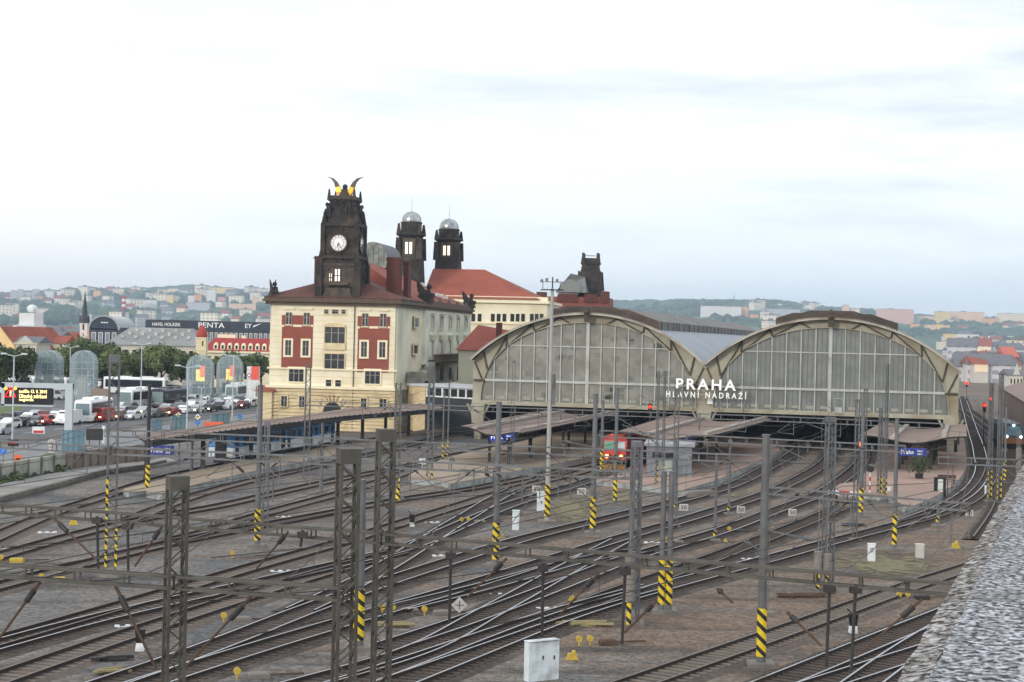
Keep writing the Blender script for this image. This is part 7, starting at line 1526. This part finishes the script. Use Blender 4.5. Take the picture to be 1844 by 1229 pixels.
CARS = [ # near file of traffic, left to right
 (3,783,'hatch','silver',0,'silver car cut by the left frame edge, nearest of all the traffic'), (16,772,'hatch','white',1,'white hatchback with one lamp showing just right of the one at the frame edge'), (14,761,'sedan','black',0,'black saloon below the left end of the light panel sign'), (38,768,'sedan','black',1,'black saloon by the foot of the first street lamp'), (33,758,'sedan','dark blue',0,'dark saloon half hidden behind the first street lamp'),
 (52,760,'sedan','white',0,'white saloon left of the first red car'), (62,767,'sedan','grey',0,'grey saloon in front of the white one, left of the red car'), (64,756,'hatch','silver',0,'silver hatchback second in the far file, left of the red car'), (80,766,'hatch','red',1,'red hatchback with a lit lamp under the right end of the light panel'), (79,757,'hatch','dark red',0,'dark red car directly behind the red hatchback'), (97,757,'sedan','white',0,'white saloon between red hatchback and white van'), (104,764,'sedan','silver',1,'silver saloon with bright lamp left of the sign post'), (103,753,'sedan','grey',0,'grey saloon behind the silver one with the bright lamp'),
 (124,765,'van','white',1,'white van with lit lamps in front of the white coach'), (184,760,'van','red',1,'small red van with yellow lamps beside the tall left lattice mast'), (212,757,'hatch','dark red',1,'dark red car with a lit lamp just right of the tall left lattice mast'), (238,756,'sedan','white',1,'white saloon with two yellow headlamps right of the lattice mast'), (219,747,'sedan','silver',0,'silver saloon behind the dark red one right of the lattice mast'), (242,747,'sedan','black',0,'black saloon behind the white one with yellow headlamps'),
 (258,748,'hatch','silver',1,'silver hatchback directly left of the dark striped pole'), (276,752,'sedan','grey',0,'grey saloon directly right of the dark striped pole'), (292,750,'hatch','dark red',1,'dark red hatchback with three yellow lamps near it, right of the dark pole'), (308,749,'sedan','red',1,'red saloon with one yellow headlamp in the middle of the traffic'), (300,742,'sedan','silver',0,'silver estate-like saloon behind the red saloon'), (331,745,'sedan','white',0,'white saloon left of the second tall street lamp'), (322,740,'hatch','grey',0,'grey hatchback behind the white saloon by the second street lamp'), (352,744,'sedan','silver',1,'silver saloon with lit lamps right of the second street lamp'), (345,737,'hatch','white',0,'white hatchback below the third glass pavilion'), (366,736,'hatch','silver',0,'silver hatchback below the gap of the two right pavilions'),
 (377,742,'sedan','black',1,'black saloon with greenish white headlamps below the fourth pavilion'), (373,731,'sedan','dark blue',0,'dark blue saloon behind the one with greenish headlamps'), (395,738,'sedan','black',0,'black saloon below the fourth glass pavilion'), (392,730,'sedan','silver',0,'silver saloon behind the black one below the fourth pavilion'), (412,738,'hatch','silver',0,'silver hatchback left of the third tall street lamp'), (424,735,'hatch','white',0,'white hatchback below the pale coach front'), (436,736,'hatch','dark red',1,'dark red hatchback with a white lamp below the pale coach'), (448,733,'hatch','white',1,'white hatchback with bright lamps left of the station corner'), (458,731,'sedan','grey',0,'grey saloon touching the station corner'), (410,729,'sedan','white',0,'white saloon in the far file under the pale coach'), (430,727,'sedan','black',0,'black saloon in the far file under the pale coach'),
 (268,741,'sedan','black',0,'black saloon below the dark blue coach'), (285,739,'sedan','grey',0,'grey saloon below the right end of the dark blue coach'), (316,735,'hatch','black',0,'black hatchback left of the third glass pavilion foot'), (232,740,'hatch','grey',0,'grey hatchback below the white coach pair')]
for c in CARS: put_car(*c[:5], c[5], r_.uniform(-.08, .08))
rq = random.Random(8)
for k in range(160):
    px = rq.uniform(285, 470); py = 743-(px-285)*.085+rq.uniform(-17, 2); col = rq.choice(('silver', 'white', 'grey', 'black', 'grey', 'silver')); kd = rq.choice(('hatch', 'sedan'))
    put_car(px, py, kd, col, rq.random() < .25 and col in ('silver', 'white', 'black') and kd == 'sedan', 'small %s car packed into the far queue below the two right pavilions' % col, rq.uniform(-.1, .1), 'cars packed in the far queue')
PARK = [(128,717,'hatch','white',0,'white hatchback parked behind the light panel post'), (112,711,'sedan','silver',0,'silver saloon parked between the two left pavilions'), (138,714,'sedan','white',0,'white saloon parked at the foot of the second glass pavilion'), (152,712,'hatch','silver',0,'silver hatchback parked at the second glass pavilion, right side'), (100,720,'van','silver',0,'silver van parked right of the light panel'), (308,724,'hatch','white',0,'white hatchback parked left of the third glass pavilion'), (176,698,'sedan','white',0,'white saloon parked behind the brown hoarding'), (188,694,'hatch','silver',0,'silver hatchback parked left of the big white coach')]
for c in PARK: put_car(*c[:5], c[5], 1.2+r_.uniform(-.3, .3), 'cars parked around the glass pavilions')
# ------------------------------------------------------------------ coaches (buses)
def bus(px, py, rz, label, col, Lb=12.2, H=3.5, dark=False):
    b = gp(px, py); t = thing('coach_bus', label, 'coach', b, rz, 'coaches and buses by the road'); W_ = 1.27
    p = M('bus_'+col, {'white': (236, 240, 242), 'darkblue': (34, 40, 58), 'pale': (206, 216, 216), 'beige': (186, 176, 160), 'silver': (206, 214, 222)}[col], .3, 0, .03, 1)
    m = MB(); m.extr([(-W_,.35),(-W_,H-.35),(-W_+.18,H-.05),(-.5,H+.03),(.5,H+.03),(W_-.18,H-.05),(W_,H-.35),(W_,.35)], .15, Lb)
    m.add([(-W_,.15,.35),(W_,.15,.35),(W_,.15,H-.3),(-W_,.15,H-.3),(-W_+.15,-.1,.4),(W_-.15,-.1,.4),(W_-.2,.05,H-.5),(-W_+.2,.05,H-.5)], [(4,5,6,7),(0,4,7,3),(5,1,2,6),(7,6,2,3),(0,1,5,4)]); m.build('body', p, t)
    for s in (-1, 1):
        m = MB(); x = s*W_; m.box(min(x, x+s*.02), max(x, x+s*.02), .6, Lb-.4, (.6 if dark else 1.55), H-.55); m.build('side_windows', m_carglass, t)
    m = MB(); m.add([(-1.1,-.09,1.25),(1.1,-.09,1.25),(1.02,.03,H-.55),(-1.02,.03,H-.55)], [(0,1,2,3)]); m.build('windscreen', M('bus_screen', (108, 128, 132), .12, 0, .15, .8), t)
    for y in (2.3, Lb-3.2):
        for s in (-1, 1): m = MB(); m.tube((s*(W_-.2),y,.5),(s*(W_+.02),y,.5),.5,.5,16); m.build('wheel', m_tyre, t)
    for s in (-1, 1): m = MB(); m.box(s*.85-.2,s*.85+.2,-.12,.1,.65,.9); m.build('headlight', m_headoff, t)
    m = MB(); m.box(-.9,.9,3,5.5,H,H+.25); m.box(-.8,.8,8,10,H,H+.22); m.build('roof_unit', p, t)
bus(148, 763, -.02, 'white coach behind the white van, nearest coach in the traffic', 'white'); bus(300, 712, 1.50, 'long white coach seen from the side behind the other coaches', 'white', 13.5, 3.7); bus(225, 737, -.10, 'white coach with dark windows left of the dark blue one', 'white', 12); bus(283, 736, -.16, 'dark blue glazed coach in front of the long white one', 'darkblue', 12, 3.5, True)
bus(416, 724, -.06, 'pale green-grey coach with a big windscreen below the advertising banner', 'pale', 12); bus(66, 712, 1.45, 'white coach partly hidden behind the first glass pavilion', 'silver', 12); bus(124, 710, 1.5, 'white coach seen between the two left glass pavilions', 'white', 9); bus(332, 712, 1.45, 'beige minibus left of the third glass pavilion', 'beige', 6, 2.7)
# ------------------------------------------------------------------ glass pavilions
m_pg = MG('pavilion_glass', (170, 194, 204), .04, .40); m_pf = M('pavilion_frame', (168, 180, 182), .45, .2, .1, 2)
def pavilion(px0, px1, ytop, ybase, label, lit):
    b = gp((px0+px1)/2, ybase); s = b.y/F; w_ = (px1-px0)*s*.86; H = (ybase-ytop)*s; R_ = w_/2; zs_ = H-R_; Dp = w_*.8
    t = thing('glass_pavilion', label, 'pavilion', b, .05, 'arched glass pavilions by the road')
    n = 14; arc = [(-R_*math.cos(PI*i/n), zs_+R_*math.sin(PI*i/n)) for i in range(n+1)]; prof = [(-R_,0)]+arc+[(R_,0)]
    m = MB(); vs = [(x,0,z) for x,z in prof]+[(x,Dp,z) for x,z in prof]; k = len(prof); m.add(vs, [(i,i+1,k+i+1,k+i) for i in range(k-1)]); m.add([(x,0,z) for x,z in prof], [tuple(range(k))]); m.add([(x,Dp,z) for x,z in prof], [tuple(range(k))[::-1]]); m.build('glazing', m_pg, t)
    m = MB()
    for y in (0, Dp*.25, Dp*.5, Dp*.75, Dp):
        for i in range(k-1): m.bar((prof[i][0],y,prof[i][1]),(prof[i+1][0],y,prof[i+1][1]),.12,.12)
    for i in range(0, k, 2): m.bar((prof[i][0],0,prof[i][1]),(prof[i][0],Dp,prof[i][1]),.09,.09)
    nz = int(zs_/1.2)
    for j in range(nz+1):
        z = zs_*j/nz
        for x in (-R_, R_): m.bar((x,0,z),(x,Dp,z),.09,.09)
        m.bar((-R_,0,z),(R_,0,z),.08,.08)
    for x in (-R_*.5, 0, R_*.5): m.bar((x,0,0),(x,0,zs_+(R_*R_-x*x)**.5),.08,.08)
    m.build('frame', m_pf, t)
    if lit:
        m = MB(); m.box(-R_*.32,-R_*.02,Dp*.42,Dp*.5,H*.42,H*.68); m.build('yellow_panel', ME('panel_yellow_lit', (255, 226, 110), 1.1), t); m = MB(); m.box(0.02,R_*.36,Dp*.42,Dp*.5,H*.52,H*.76); m.build('red_panel', ME('panel_red_lit', (250, 110, 70), 1.0), t)
        m = MB(); m.box(0.02,R_*.36,Dp*.42,Dp*.5,H*.42,H*.51); m.build('orange_panel', ME('panel_yellow_lit', (255, 226, 110), 1.1), t); m = MB(); m.box(-R_*.6,R_*.6,Dp*.3,Dp*.8,0,H*.36); m.build('inner_kiosk', M('kiosk_dark', (64, 74, 78), .6, 0, .2, 1), t)
    else:
        m = MB(); m.box(-R_*.45,R_*.25,Dp*.3,Dp*.75,0,H*.5); m.build('lift_shaft', M('beige_shaft', (196, 190, 172), .8, 0, .06, 1), t)
        m = MB(); m.extr([(-R_*.62,H*.5),(-R_*.62,H*.62)]+[(-R_*.16-R_*.46*math.cos(PI*i/8), H*.62+R_*.5*math.sin(PI*i/8)) for i in range(9)]+[(R_*.3,H*.5)], Dp*.2, Dp*.4); m.build('inner_arch', M('kiosk_dark', (64, 74, 78)), t)
pavilion(60, 109, 632, 716, 'arched glass pavilion furthest left, with a beige shaft inside', False); pavilion(122, 171, 632, 722, 'arched glass pavilion second from the left, behind the light panel post', False)
pavilion(331, 383, 640, 722, 'arched glass pavilion with a yellow and red lit panel, left of a similar one', True); pavilion(386, 436, 640, 719, 'arched glass pavilion with lit panels nearest the station building', True)
# ------------------------------------------------------------------ light panel over the road
b = gp(123, 800); Yp = b.y; s = Yp/F; t = thing('variable_message_sign', 'grey portal with a black light panel showing a red warning triangle and yellow text', 'road sign', b, 0)
def lp(px, py): p = dp(px, py, Yp); return p.x-b.x, p.z
m_gal = M('pale_zinc', (182, 192, 198), .5, .1, .06, 1)
x0, z0 = lp(118.5, 700); x1, _ = lp(132, 700); m = MB(); m.box(x0, x1, -.3, .3, -.1, lp(125, 691)[1]); m.build('post', m_gal, t)
xa, za = lp(4, 697); m = MB(); m.box(xa, x1, -.25, .25, lp(60,700)[1], lp(60,690)[1]); m.box(xa, xa+.38, -.25, .25, lp(5,732)[1], lp(5,690)[1]); m.box(xa, lp(96,730)[0], -.25, .9, lp(50,732)[1], lp(50,729)[1]); m.build('portal_arm', m_gal, t)
X0, Z0 = lp(9.5, 727.5); X1, Z1 = lp(95.5, 699.5); m = MB(); m.box(X0, X1, -.3, .35, Z0, Z1); sc_ = m.build('screen', m_black, t)
m_led = ME('led_yellow', (255, 232, 150), 2.2)
xt, zt_ = lp(36, 707.5); text_mesh('neděle 13. 9. 2015', lp(86,700)[0]-xt, .42, .02).build('led_text', m_led, sc_, (xt, -.31, zt_)); xt, zt_ = lp(36, 716.5); text_mesh('Dlouhé zdržení', lp(86,700)[0]-xt, .46, .02).build('led_text', m_led, sc_, (xt, -.31, zt_)); xt, zt_ = lp(36, 723.5); text_mesh('magistrála', lp(62,700)[0]-xt, .44, .02).build('led_text', m_led, sc_, (xt, -.31, zt_))
c = lp(20.5, 709); m = MB(); Rt = .78
for k in range(3):
    a = PI/2+2*PI*k/3; e = PI/2+2*PI*(k+1)/3; m.bar((c[0]+Rt*math.cos(a), -.33, c[1]+Rt*math.sin(a)), (c[0]+Rt*math.cos(e), -.33, c[1]+Rt*math.sin(e)), .30, .04)
m.build('warning_triangle', ME('led_red', (255, 30, 40), 2.2), sc_); m = MB(); m.box(c[0]-.07,c[0]+.07,-.36,-.33,c[1]-.12,c[1]+.38); m.box(c[0]-.07,c[0]+.07,-.36,-.33,c[1]-.3,c[1]-.17); m.build('exclamation_mark', m_led, sc_)
for px in (12, 29): q = lp(px, 699.8); m = MB(); m.tube((q[0],-.36,q[1]),(q[0],-.3,q[1]),.18,.18,12); m.build('amber_lamp', ME('led_amber', (255, 180, 40), 2.5), sc_)
# ------------------------------------------------------------------ street lamps
def lamp(px, ytop, pxb, ybase, span, label, two=True):
    b = gp(pxb, ybase); zt = dp(px, ytop, b.y).z; t = thing('street_lamp', label, 'street lamp', b, 0, 'street lamps along the road'); s = b.y/F; w_ = span*s/2
    m = MB(); m.tube((0,0,-.1),(0,0,zt),.13,.08,8); m.build('pole', m_gal, t)
    for q in (-1, 1): 
        m = MB(); m.bar((0,0,zt-.05),(q*w_*.75,0,zt+.22),.09); m.build('arm', m_gal, t); m = MB(); m.taper(q*w_*.8, 0, zt+.16, zt+.34, w_*.24, .18, w_*.2, .12); m.build('lamp_head', m_gal, t)
lamp(24, 641, 22, 800, 46, 'double street lamp in front of the light panel at far left'); lamp(127, 626, 125, 716, 30, 'double street lamp between the two left glass pavilions'); lamp(256, 621, 253, 745, 32, 'double street lamp in front of the long white coach'); lamp(340, 662, 336, 782, 46, 'double street lamp in front of the third glass pavilion'); lamp(421, 642, 418, 766, 46, 'double street lamp in front of the fourth glass pavilion'); lamp(462, 640, 459, 705, 26, 'street lamp behind the advertising banner near the station corner'); lamp(364, 700, 362, 745, 10, 'short lamp between the second and third street lamps')
# ------------------------------------------------------------------ walls, fences, signs by the road
def wall_seg(pts, h, th, mat, label, name='retaining_wall', cat='wall', z0=0, ribs=None, rmat=None):
    P = [gp(*p) for p in pts]; o = P[0].copy(); t = thing(name, label, cat, o)
    m = MB()
    for a, b in zip(P[:-1], P[1:]):
        a = a-o; b = b-o; d = (b-a).normalized(); n = Vector((-d.y, d.x, 0)); m.prism([a[:2], b[:2], (b+n*th)[:2], (a+n*th)[:2]], z0-.1, h)
    m.build('wall_panel', mat, t)
    if ribs:
        k = 0
        for a, b in zip(P[:-1], P[1:]):
            L_ = (b-a).length; n = max(1, int(L_/ribs)); d = (b-a).normalized(); nn = Vector((d.y, -d.x, 0)); m = MB()
            for i in range(n+1): q = a-o+d*(L_*i/n)+nn*.06; m.box(q.x-.09,q.x+.09,q.y-.09,q.y+.09,z0-.1,h+.06)
            m.build('fence_post', rmat or m_conc, t)
    return t
wall_seg([(-60,884),(0,873),(118,851)], 1.85, .35, M('streaked_concrete', (170, 170, 160), .9, 0, .12, .8, .1, dirt=(116, 122, 108), dscale=.5), 'streaked pale concrete retaining wall at the left edge', ribs=2.6)
wall_seg([(119,851),(190,840),(262,833)], 1.9, .15, M('brown_hoarding', (136, 124, 112), .9, 0, .12, 1.2, .1, dirt=(110, 100, 92), dscale=.5), 'brownish slab fence continuing the concrete retaining wall', 'slab_fence', 'fence', ribs=1.6, rmat=M('fence_post_grey', (112, 104, 96), .9, 0, .15, 1))
wall_seg([(0,908),(108,880),(190,856),(265,846),(300,838)], .55, .4, M('rough_kerb', (118, 112, 104), .95, 0, .3, 1.2, .6, bscale=4, dirt=(84, 78, 72), dscale=.7), 'rough low stone kerb along the service path at left', 'stone_kerb', 'kerb')
m_teal = MG('teal_noise_glass', (120, 170, 186), .1, .55)
def noise_panel(px0, px1, yb0, yb1, h, label, posts=3):
    a = gp(px0, yb0); b = gp(px1, yb1); t = thing('glass_screen', label, 'glass screen', a, math.atan2(b.y-a.y, b.x-a.x), 'bluish glass screens beside the road'); L_ = (b-a).length
    m = MB(); m.box(0, L_, -.02, .02, .2, h); m.build('glass', m_teal, t); m = MB()
    for k in range(posts+1): x = L_*k/posts; m.box(x-.07,x+.07,-.08,.08,-.1,h+.05)
    m.box(-.05,L_+.05,-.05,.05,h,h+.08); m.box(-.05,L_+.05,-.05,.05,.1,.2); m.build('frame', M('teal_frame', (108, 136, 146), .5, 0, .1, 2), t)
noise_panel(112, 150, 818, 817, 2.6, 'bluish glass screen around the foot of the light panel portal', 4); noise_panel(308, 334, 776, 772, 2.0, 'low bluish glass screen behind the long left roof'); noise_panel(272, 290, 778, 776, 1.6, 'small bluish glass screen left of the second street lamp foot', 2); noise_panel(462, 520, 765, 757, 2.4, 'pale bluish glass screen in front of the station corner', 4); noise_panel(380, 412, 768, 764, 1.6, 'low glass screen behind the middle of the left roof', 3)
def rsign(px, py, ybase, kind, label):
    b = gp(px, ybase); s = b.y/F; z = dp(px, py, b.y).z; t = thing('traffic_sign', label, 'traffic sign', b, 0, 'small traffic signs'); m = MB(); m.tube((0,.06,-.1),(0,.06,z+.3),.035,.035,6); m.build('post', m_steel, t)
    m_b = M('traffic_blue', (44, 120, 210), .4, 0, .05, 2)
    if kind == 'blue': m = MB(); m.tube((0,-.03,z),(0,.03,z),.38,.38,18); m.build('plate', m_b, t); m = MB(); m.bar((.18,-.045,z+.18),(-.16,-.045,z-.16),.1,.02); m.build('arrow', m_let, t)
    if kind == 'diamond': m = MB(); m.add([(0,-.03,z-.42),(.42,-.03,z),(0,-.03,z+.42),(-.42,-.03,z)], [(0,1,2,3)]); m.add([(0,.0,z-.42),(.42,.0,z),(0,.0,z+.42),(-.42,.0,z)], [(3,2,1,0)]); m.build('plate', m_let, t); m = MB(); m.add([(0,-.04,z-.28),(.28,-.04,z),(0,-.04,z+.28),(-.28,-.04,z)], [(0,1,2,3)]); m.build('centre', m_yellow, t)
    if kind == 'board': m = MB(); m.box(-.75,.75,-.03,.03,z-.42,z+.42); m.build('plate', m_white, t); m = MB(); m.box(-.62,.62,-.04,-.03,z-.36,z-.05); m.build('red_band', m_red, t)
    if kind == 'orange': m = MB(); m.box(-.35,.35,-.03,.03,z-.4,z+.4); m.build('plate', M('orange_plate', (238, 104, 50), .5, 0, .1, 2), t); m = MB(); m.box(-.2,.2,-.045,-.03,z-.1,z+.1); m.build('mark', m_dark, t)
    if kind == 'dark': m = MB(); m.box(-.55,.55,-.06,.06,z-.35,z+.35); m.build('plate', m_black, t); m = MB(); m.box(-.45,.45,-.075,-.06,z-.05,z+.05); m.build('red_text_line', m_red, t)
    if kind == 'white': m = MB(); m.tube((0,-.04,z+.3),(0,.04,z+.3),.42,.42,16); m.box(-.28,.28,-.04,.04,z-.75,z-.2); m.build('plate', m_sb, t)
    if kind == 'delineator': m = MB(); m.box(-.2,.2,-.04,.04,z-1.1,z+1.1); m.build('plate', m_white, t)
rsign(355.5, 761, 775, 'blue', 'round blue arrow sign under a yellow diamond beside the second street lamp'); rsign(355.5, 751, 776, 'diamond', 'yellow and white diamond sign above the blue arrow sign'); rsign(432, 750, 764, 'blue', 'round blue arrow sign near the fourth glass pavilion'); rsign(321, 747.5, 768, 'diamond', 'small yellow diamond sign left of the second street lamp'); rsign(69, 775, 800, 'board', 'white rectangular road board with a red band at left'); rsign(32, 827, 850, 'orange', 'small orange plate on the grass beside the first street lamp'); rsign(23, 798, 838, 'dark', 'dark plate on the first street lamp foot'); rsign(92, 803, 832, 'white', 'round pale sign with a plate below, left of the glass screen'); rsign(186, 783, 800, 'delineator', 'tall narrow white delineator left of the tall lattice mast')
rsign(5, 812, 845, 'blue', 'blue sign at the left frame edge above the concrete wall')
# orange barrier
b = gp(385, 772); m = MB(); m.taper(0,0,0,.95,1.5,.3,1.35,.12); tag(m.build('road_barrier', M('orange_barrier', (240, 106, 66), .5, 0, .1, 1), loc=b, rotz=.3), 'orange plastic barrier behind the left platform roof', 'barrier')
b = gp(170, 802); m = MB(); m.taper(0,0,.6,2.0,1.0,.12,1.0,.1); m.tube((-.6,0,0),(-.6,0,.7),.05,.05,6); m.tube((.6,0,0),(.6,0,.7),.05,.05,6); tag(m.build('dark_board', m_dark, loc=b, rotz=.2), 'dark slanted board right of the light panel post', 'board')
# brown hoarding and banner
b = gp(163, 724); t = thing('hoarding', 'brown rectangular hoarding behind the white coach in the traffic', 'hoarding', b, 0); s = b.y/F; m = MB(); m.box(0, 32*s, 0, .3, 6*s, 24*s); m.build('panel', M('hoarding_brown', (142, 128, 118), .8, 0, .06, 1), t); m = MB(); m.box(2*s,3*s,.05,.25,-.1,6*s); m.box(28*s,29*s,.05,.25,-.1,6*s); m.build('post', m_steel, t)
b = gp(446, 738); s = b.y/F; t = thing('advertising_banner', 'tall white and red advertising banner beside the station corner', 'banner', b, 0); m = MB(); m.box(-3*s, 20*s, 0, .2, 20*s, 78*s); m.build('panel', m_white, t); m = MB(); m.box(5*s,19*s,-.03,0,54*s,78*s); m.build('red_field', M('banner_red', (238, 96, 78), .5, 0, .05, 1), t); m = MB(); m.tube((1.5*s,-.05,62*s),(1.5*s,-.03,62*s),3.6*s,3.6*s,18); m.build('roundel', M('banner_violet', (128, 70, 150), .5, 0, .05, 1), t); m = MB(); m.tube((1.5*s,-.07,62*s),(1.5*s,-.05,62*s),2.2*s,2.2*s,18); m.build('roundel_centre', m_let, t); m = MB(); m.box(4*s,5*s,.2,.3,-.1,20*s); m.box(13*s,14*s,.2,.3,-.1,20*s); m.build('post', m_steel, t); m = MB(); m.box(14*s,15.5*s,-.04,0,24*s,42*s); m.box(17*s,18*s,-.04,0,22*s,44*s); m.build('grey_strip', m_dark, t)
for (px, y, lab) in ((374, 725, 'white advertising pillar with dark lettering below the third pavilion'), (362, 724, 'plain white advertising pillar left of the one with lettering'), (322, 724, 'framed notice stand left of the third glass pavilion')):
    b = gp(px, y+8); m = MB(); m.box(-.35,.35,-.1,.1,.2,2.1); m.box(-.25,.25,-.08,.08,-.1,.2); q = m.build('advertising_pillar', m_white, loc=b); tag(q, lab, 'advertising pillar', 'white pillars by the glass pavilions')
    m = MB(); m.box(-.12,.12,-.13,-.1,.5,1.8) if px != 362 else m.box(-.05,.05,-.12,-.1,.25,.3); m.build('poster', m_dark, q)
# potted shrub and furniture on the right platform
b = gp(1655, 862, .58); t = thing('potted_shrub', 'dark bushy shrub in a tub on the right platform', 'plant', b); m = MB(); m.lathe([(.38,0),(.45,.5),(.42,.5)], 14); m.build('tub', m_dark, t); m = MB(); r = random.Random(2)
for k in range(420):
    d = Vector((r.gauss(0,.55), r.gauss(0,.55), abs(r.gauss(0,.9)))); a = Vector((r.gauss(0,1), r.gauss(0,1), r.gauss(0,1))).normalized()*.13; e = a.cross(Vector((0,0,1)))*.6; p = d+Vector((0,0,.6)); m.add([p-a-e,p+a-e,p+a+e,p-a+e], [(0,1,2,3)])
m.build('foliage', m_leaf1, t)
b = gp(1692, 896, .0); t = thing('information_pillar', 'black pillar with a pale timetable strip at the front of the right platform', 'information pillar', b, -.2); z_ = dp(1692, 860, b.y).z; m = MB(); m.box(-.55,.55,-.2,.2,-.1,z_); m.build('body', m_black, t); m = MB(); m.box(-.2,.28,-.23,-.2,.35,z_-.15); m.build('timetable', M('timetable_strip', (196, 204, 200), .5, 0, .1, 6), t)
b = gp(1712, 800, .58); m = MB(); m.box(-1.2,1.2,0,3,0,3.0); m.box(-1.3,1.3,-.1,3.1,3.0,3.15); tag(m.build('platform_kiosk', M('kiosk_brown', (92, 86, 84), .7, 0, .1, 1), loc=b, rotz=-YAW), 'brownish kiosk under the right platform roof', 'kiosk')  # kiosk in one even brownish colour
for (px, py, lab) in ((905, 826, 'bench on the second platform below the glowing blue sign'), (1705, 872, 'bench at the right edge of the right platform')):
    b = gp(px, py, .58); t = thing('platform_bench', lab, 'bench', b, -.2, 'benches on the platforms'); m = MB(); m.box(-.9,.9,-.22,.22,.42,.48); m.build('seat', m_rust, t); m = MB(); m.box(-.9,.9,.2,.26,.55,.9); m.build('backrest', m_rust, t)
    for x in (-.7, .7): m = MB(); m.box(x-.05,x+.05,-.2,.24,0,.42); m.build('leg', m_dark, t)
# concrete ramps at platform tips
for (px, py, lab) in ((826, 868, 'pale concrete ramp block at the front of the second platform'), (1252, 896, 'low concrete ramp block at the tip of the third platform')):
    b = gp(px, py); m = MB(); m.add([(-2.2,-.6,0),(2.2,-.6,0),(2.2,.6,0),(-2.2,.6,0),(-1.0,-.5,.6),(2.2,-.5,.6),(2.2,.5,.6),(-1.0,.5,.6)], [(3,2,1,0),(4,5,6,7),(0,1,5,4),(1,2,6,5),(2,3,7,6),(3,0,4,7)]); tag(m.build('concrete_ramp', m_conc, loc=b, rotz=.5), lab, 'ramp', 'concrete ramp blocks at the platform tips')
# ------------------------------------------------------------------ haze
hz = MB(); hz.box(-4700, 4700, -320, 7800, -60, 235); ho = hz.build('haze', []); tag(ho, kind='stuff')
hm = bpy.data.materials.new('haze_air'); hm.use_nodes = True; nt = hm.node_tree; nt.nodes.remove(nt.nodes['Principled BSDF'])
pv = nt.nodes.new('ShaderNodeVolumePrincipled'); pv.inputs['Density'].default_value = 1.25e-4; pv.inputs['Color'].default_value = (.62, .80, 1.0, 1); pv.inputs['Anisotropy'].default_value = 0
nt.links.new(pv.outputs[0], nt.nodes['Material Output'].inputs['Volume']); ho.data.materials.append(hm)
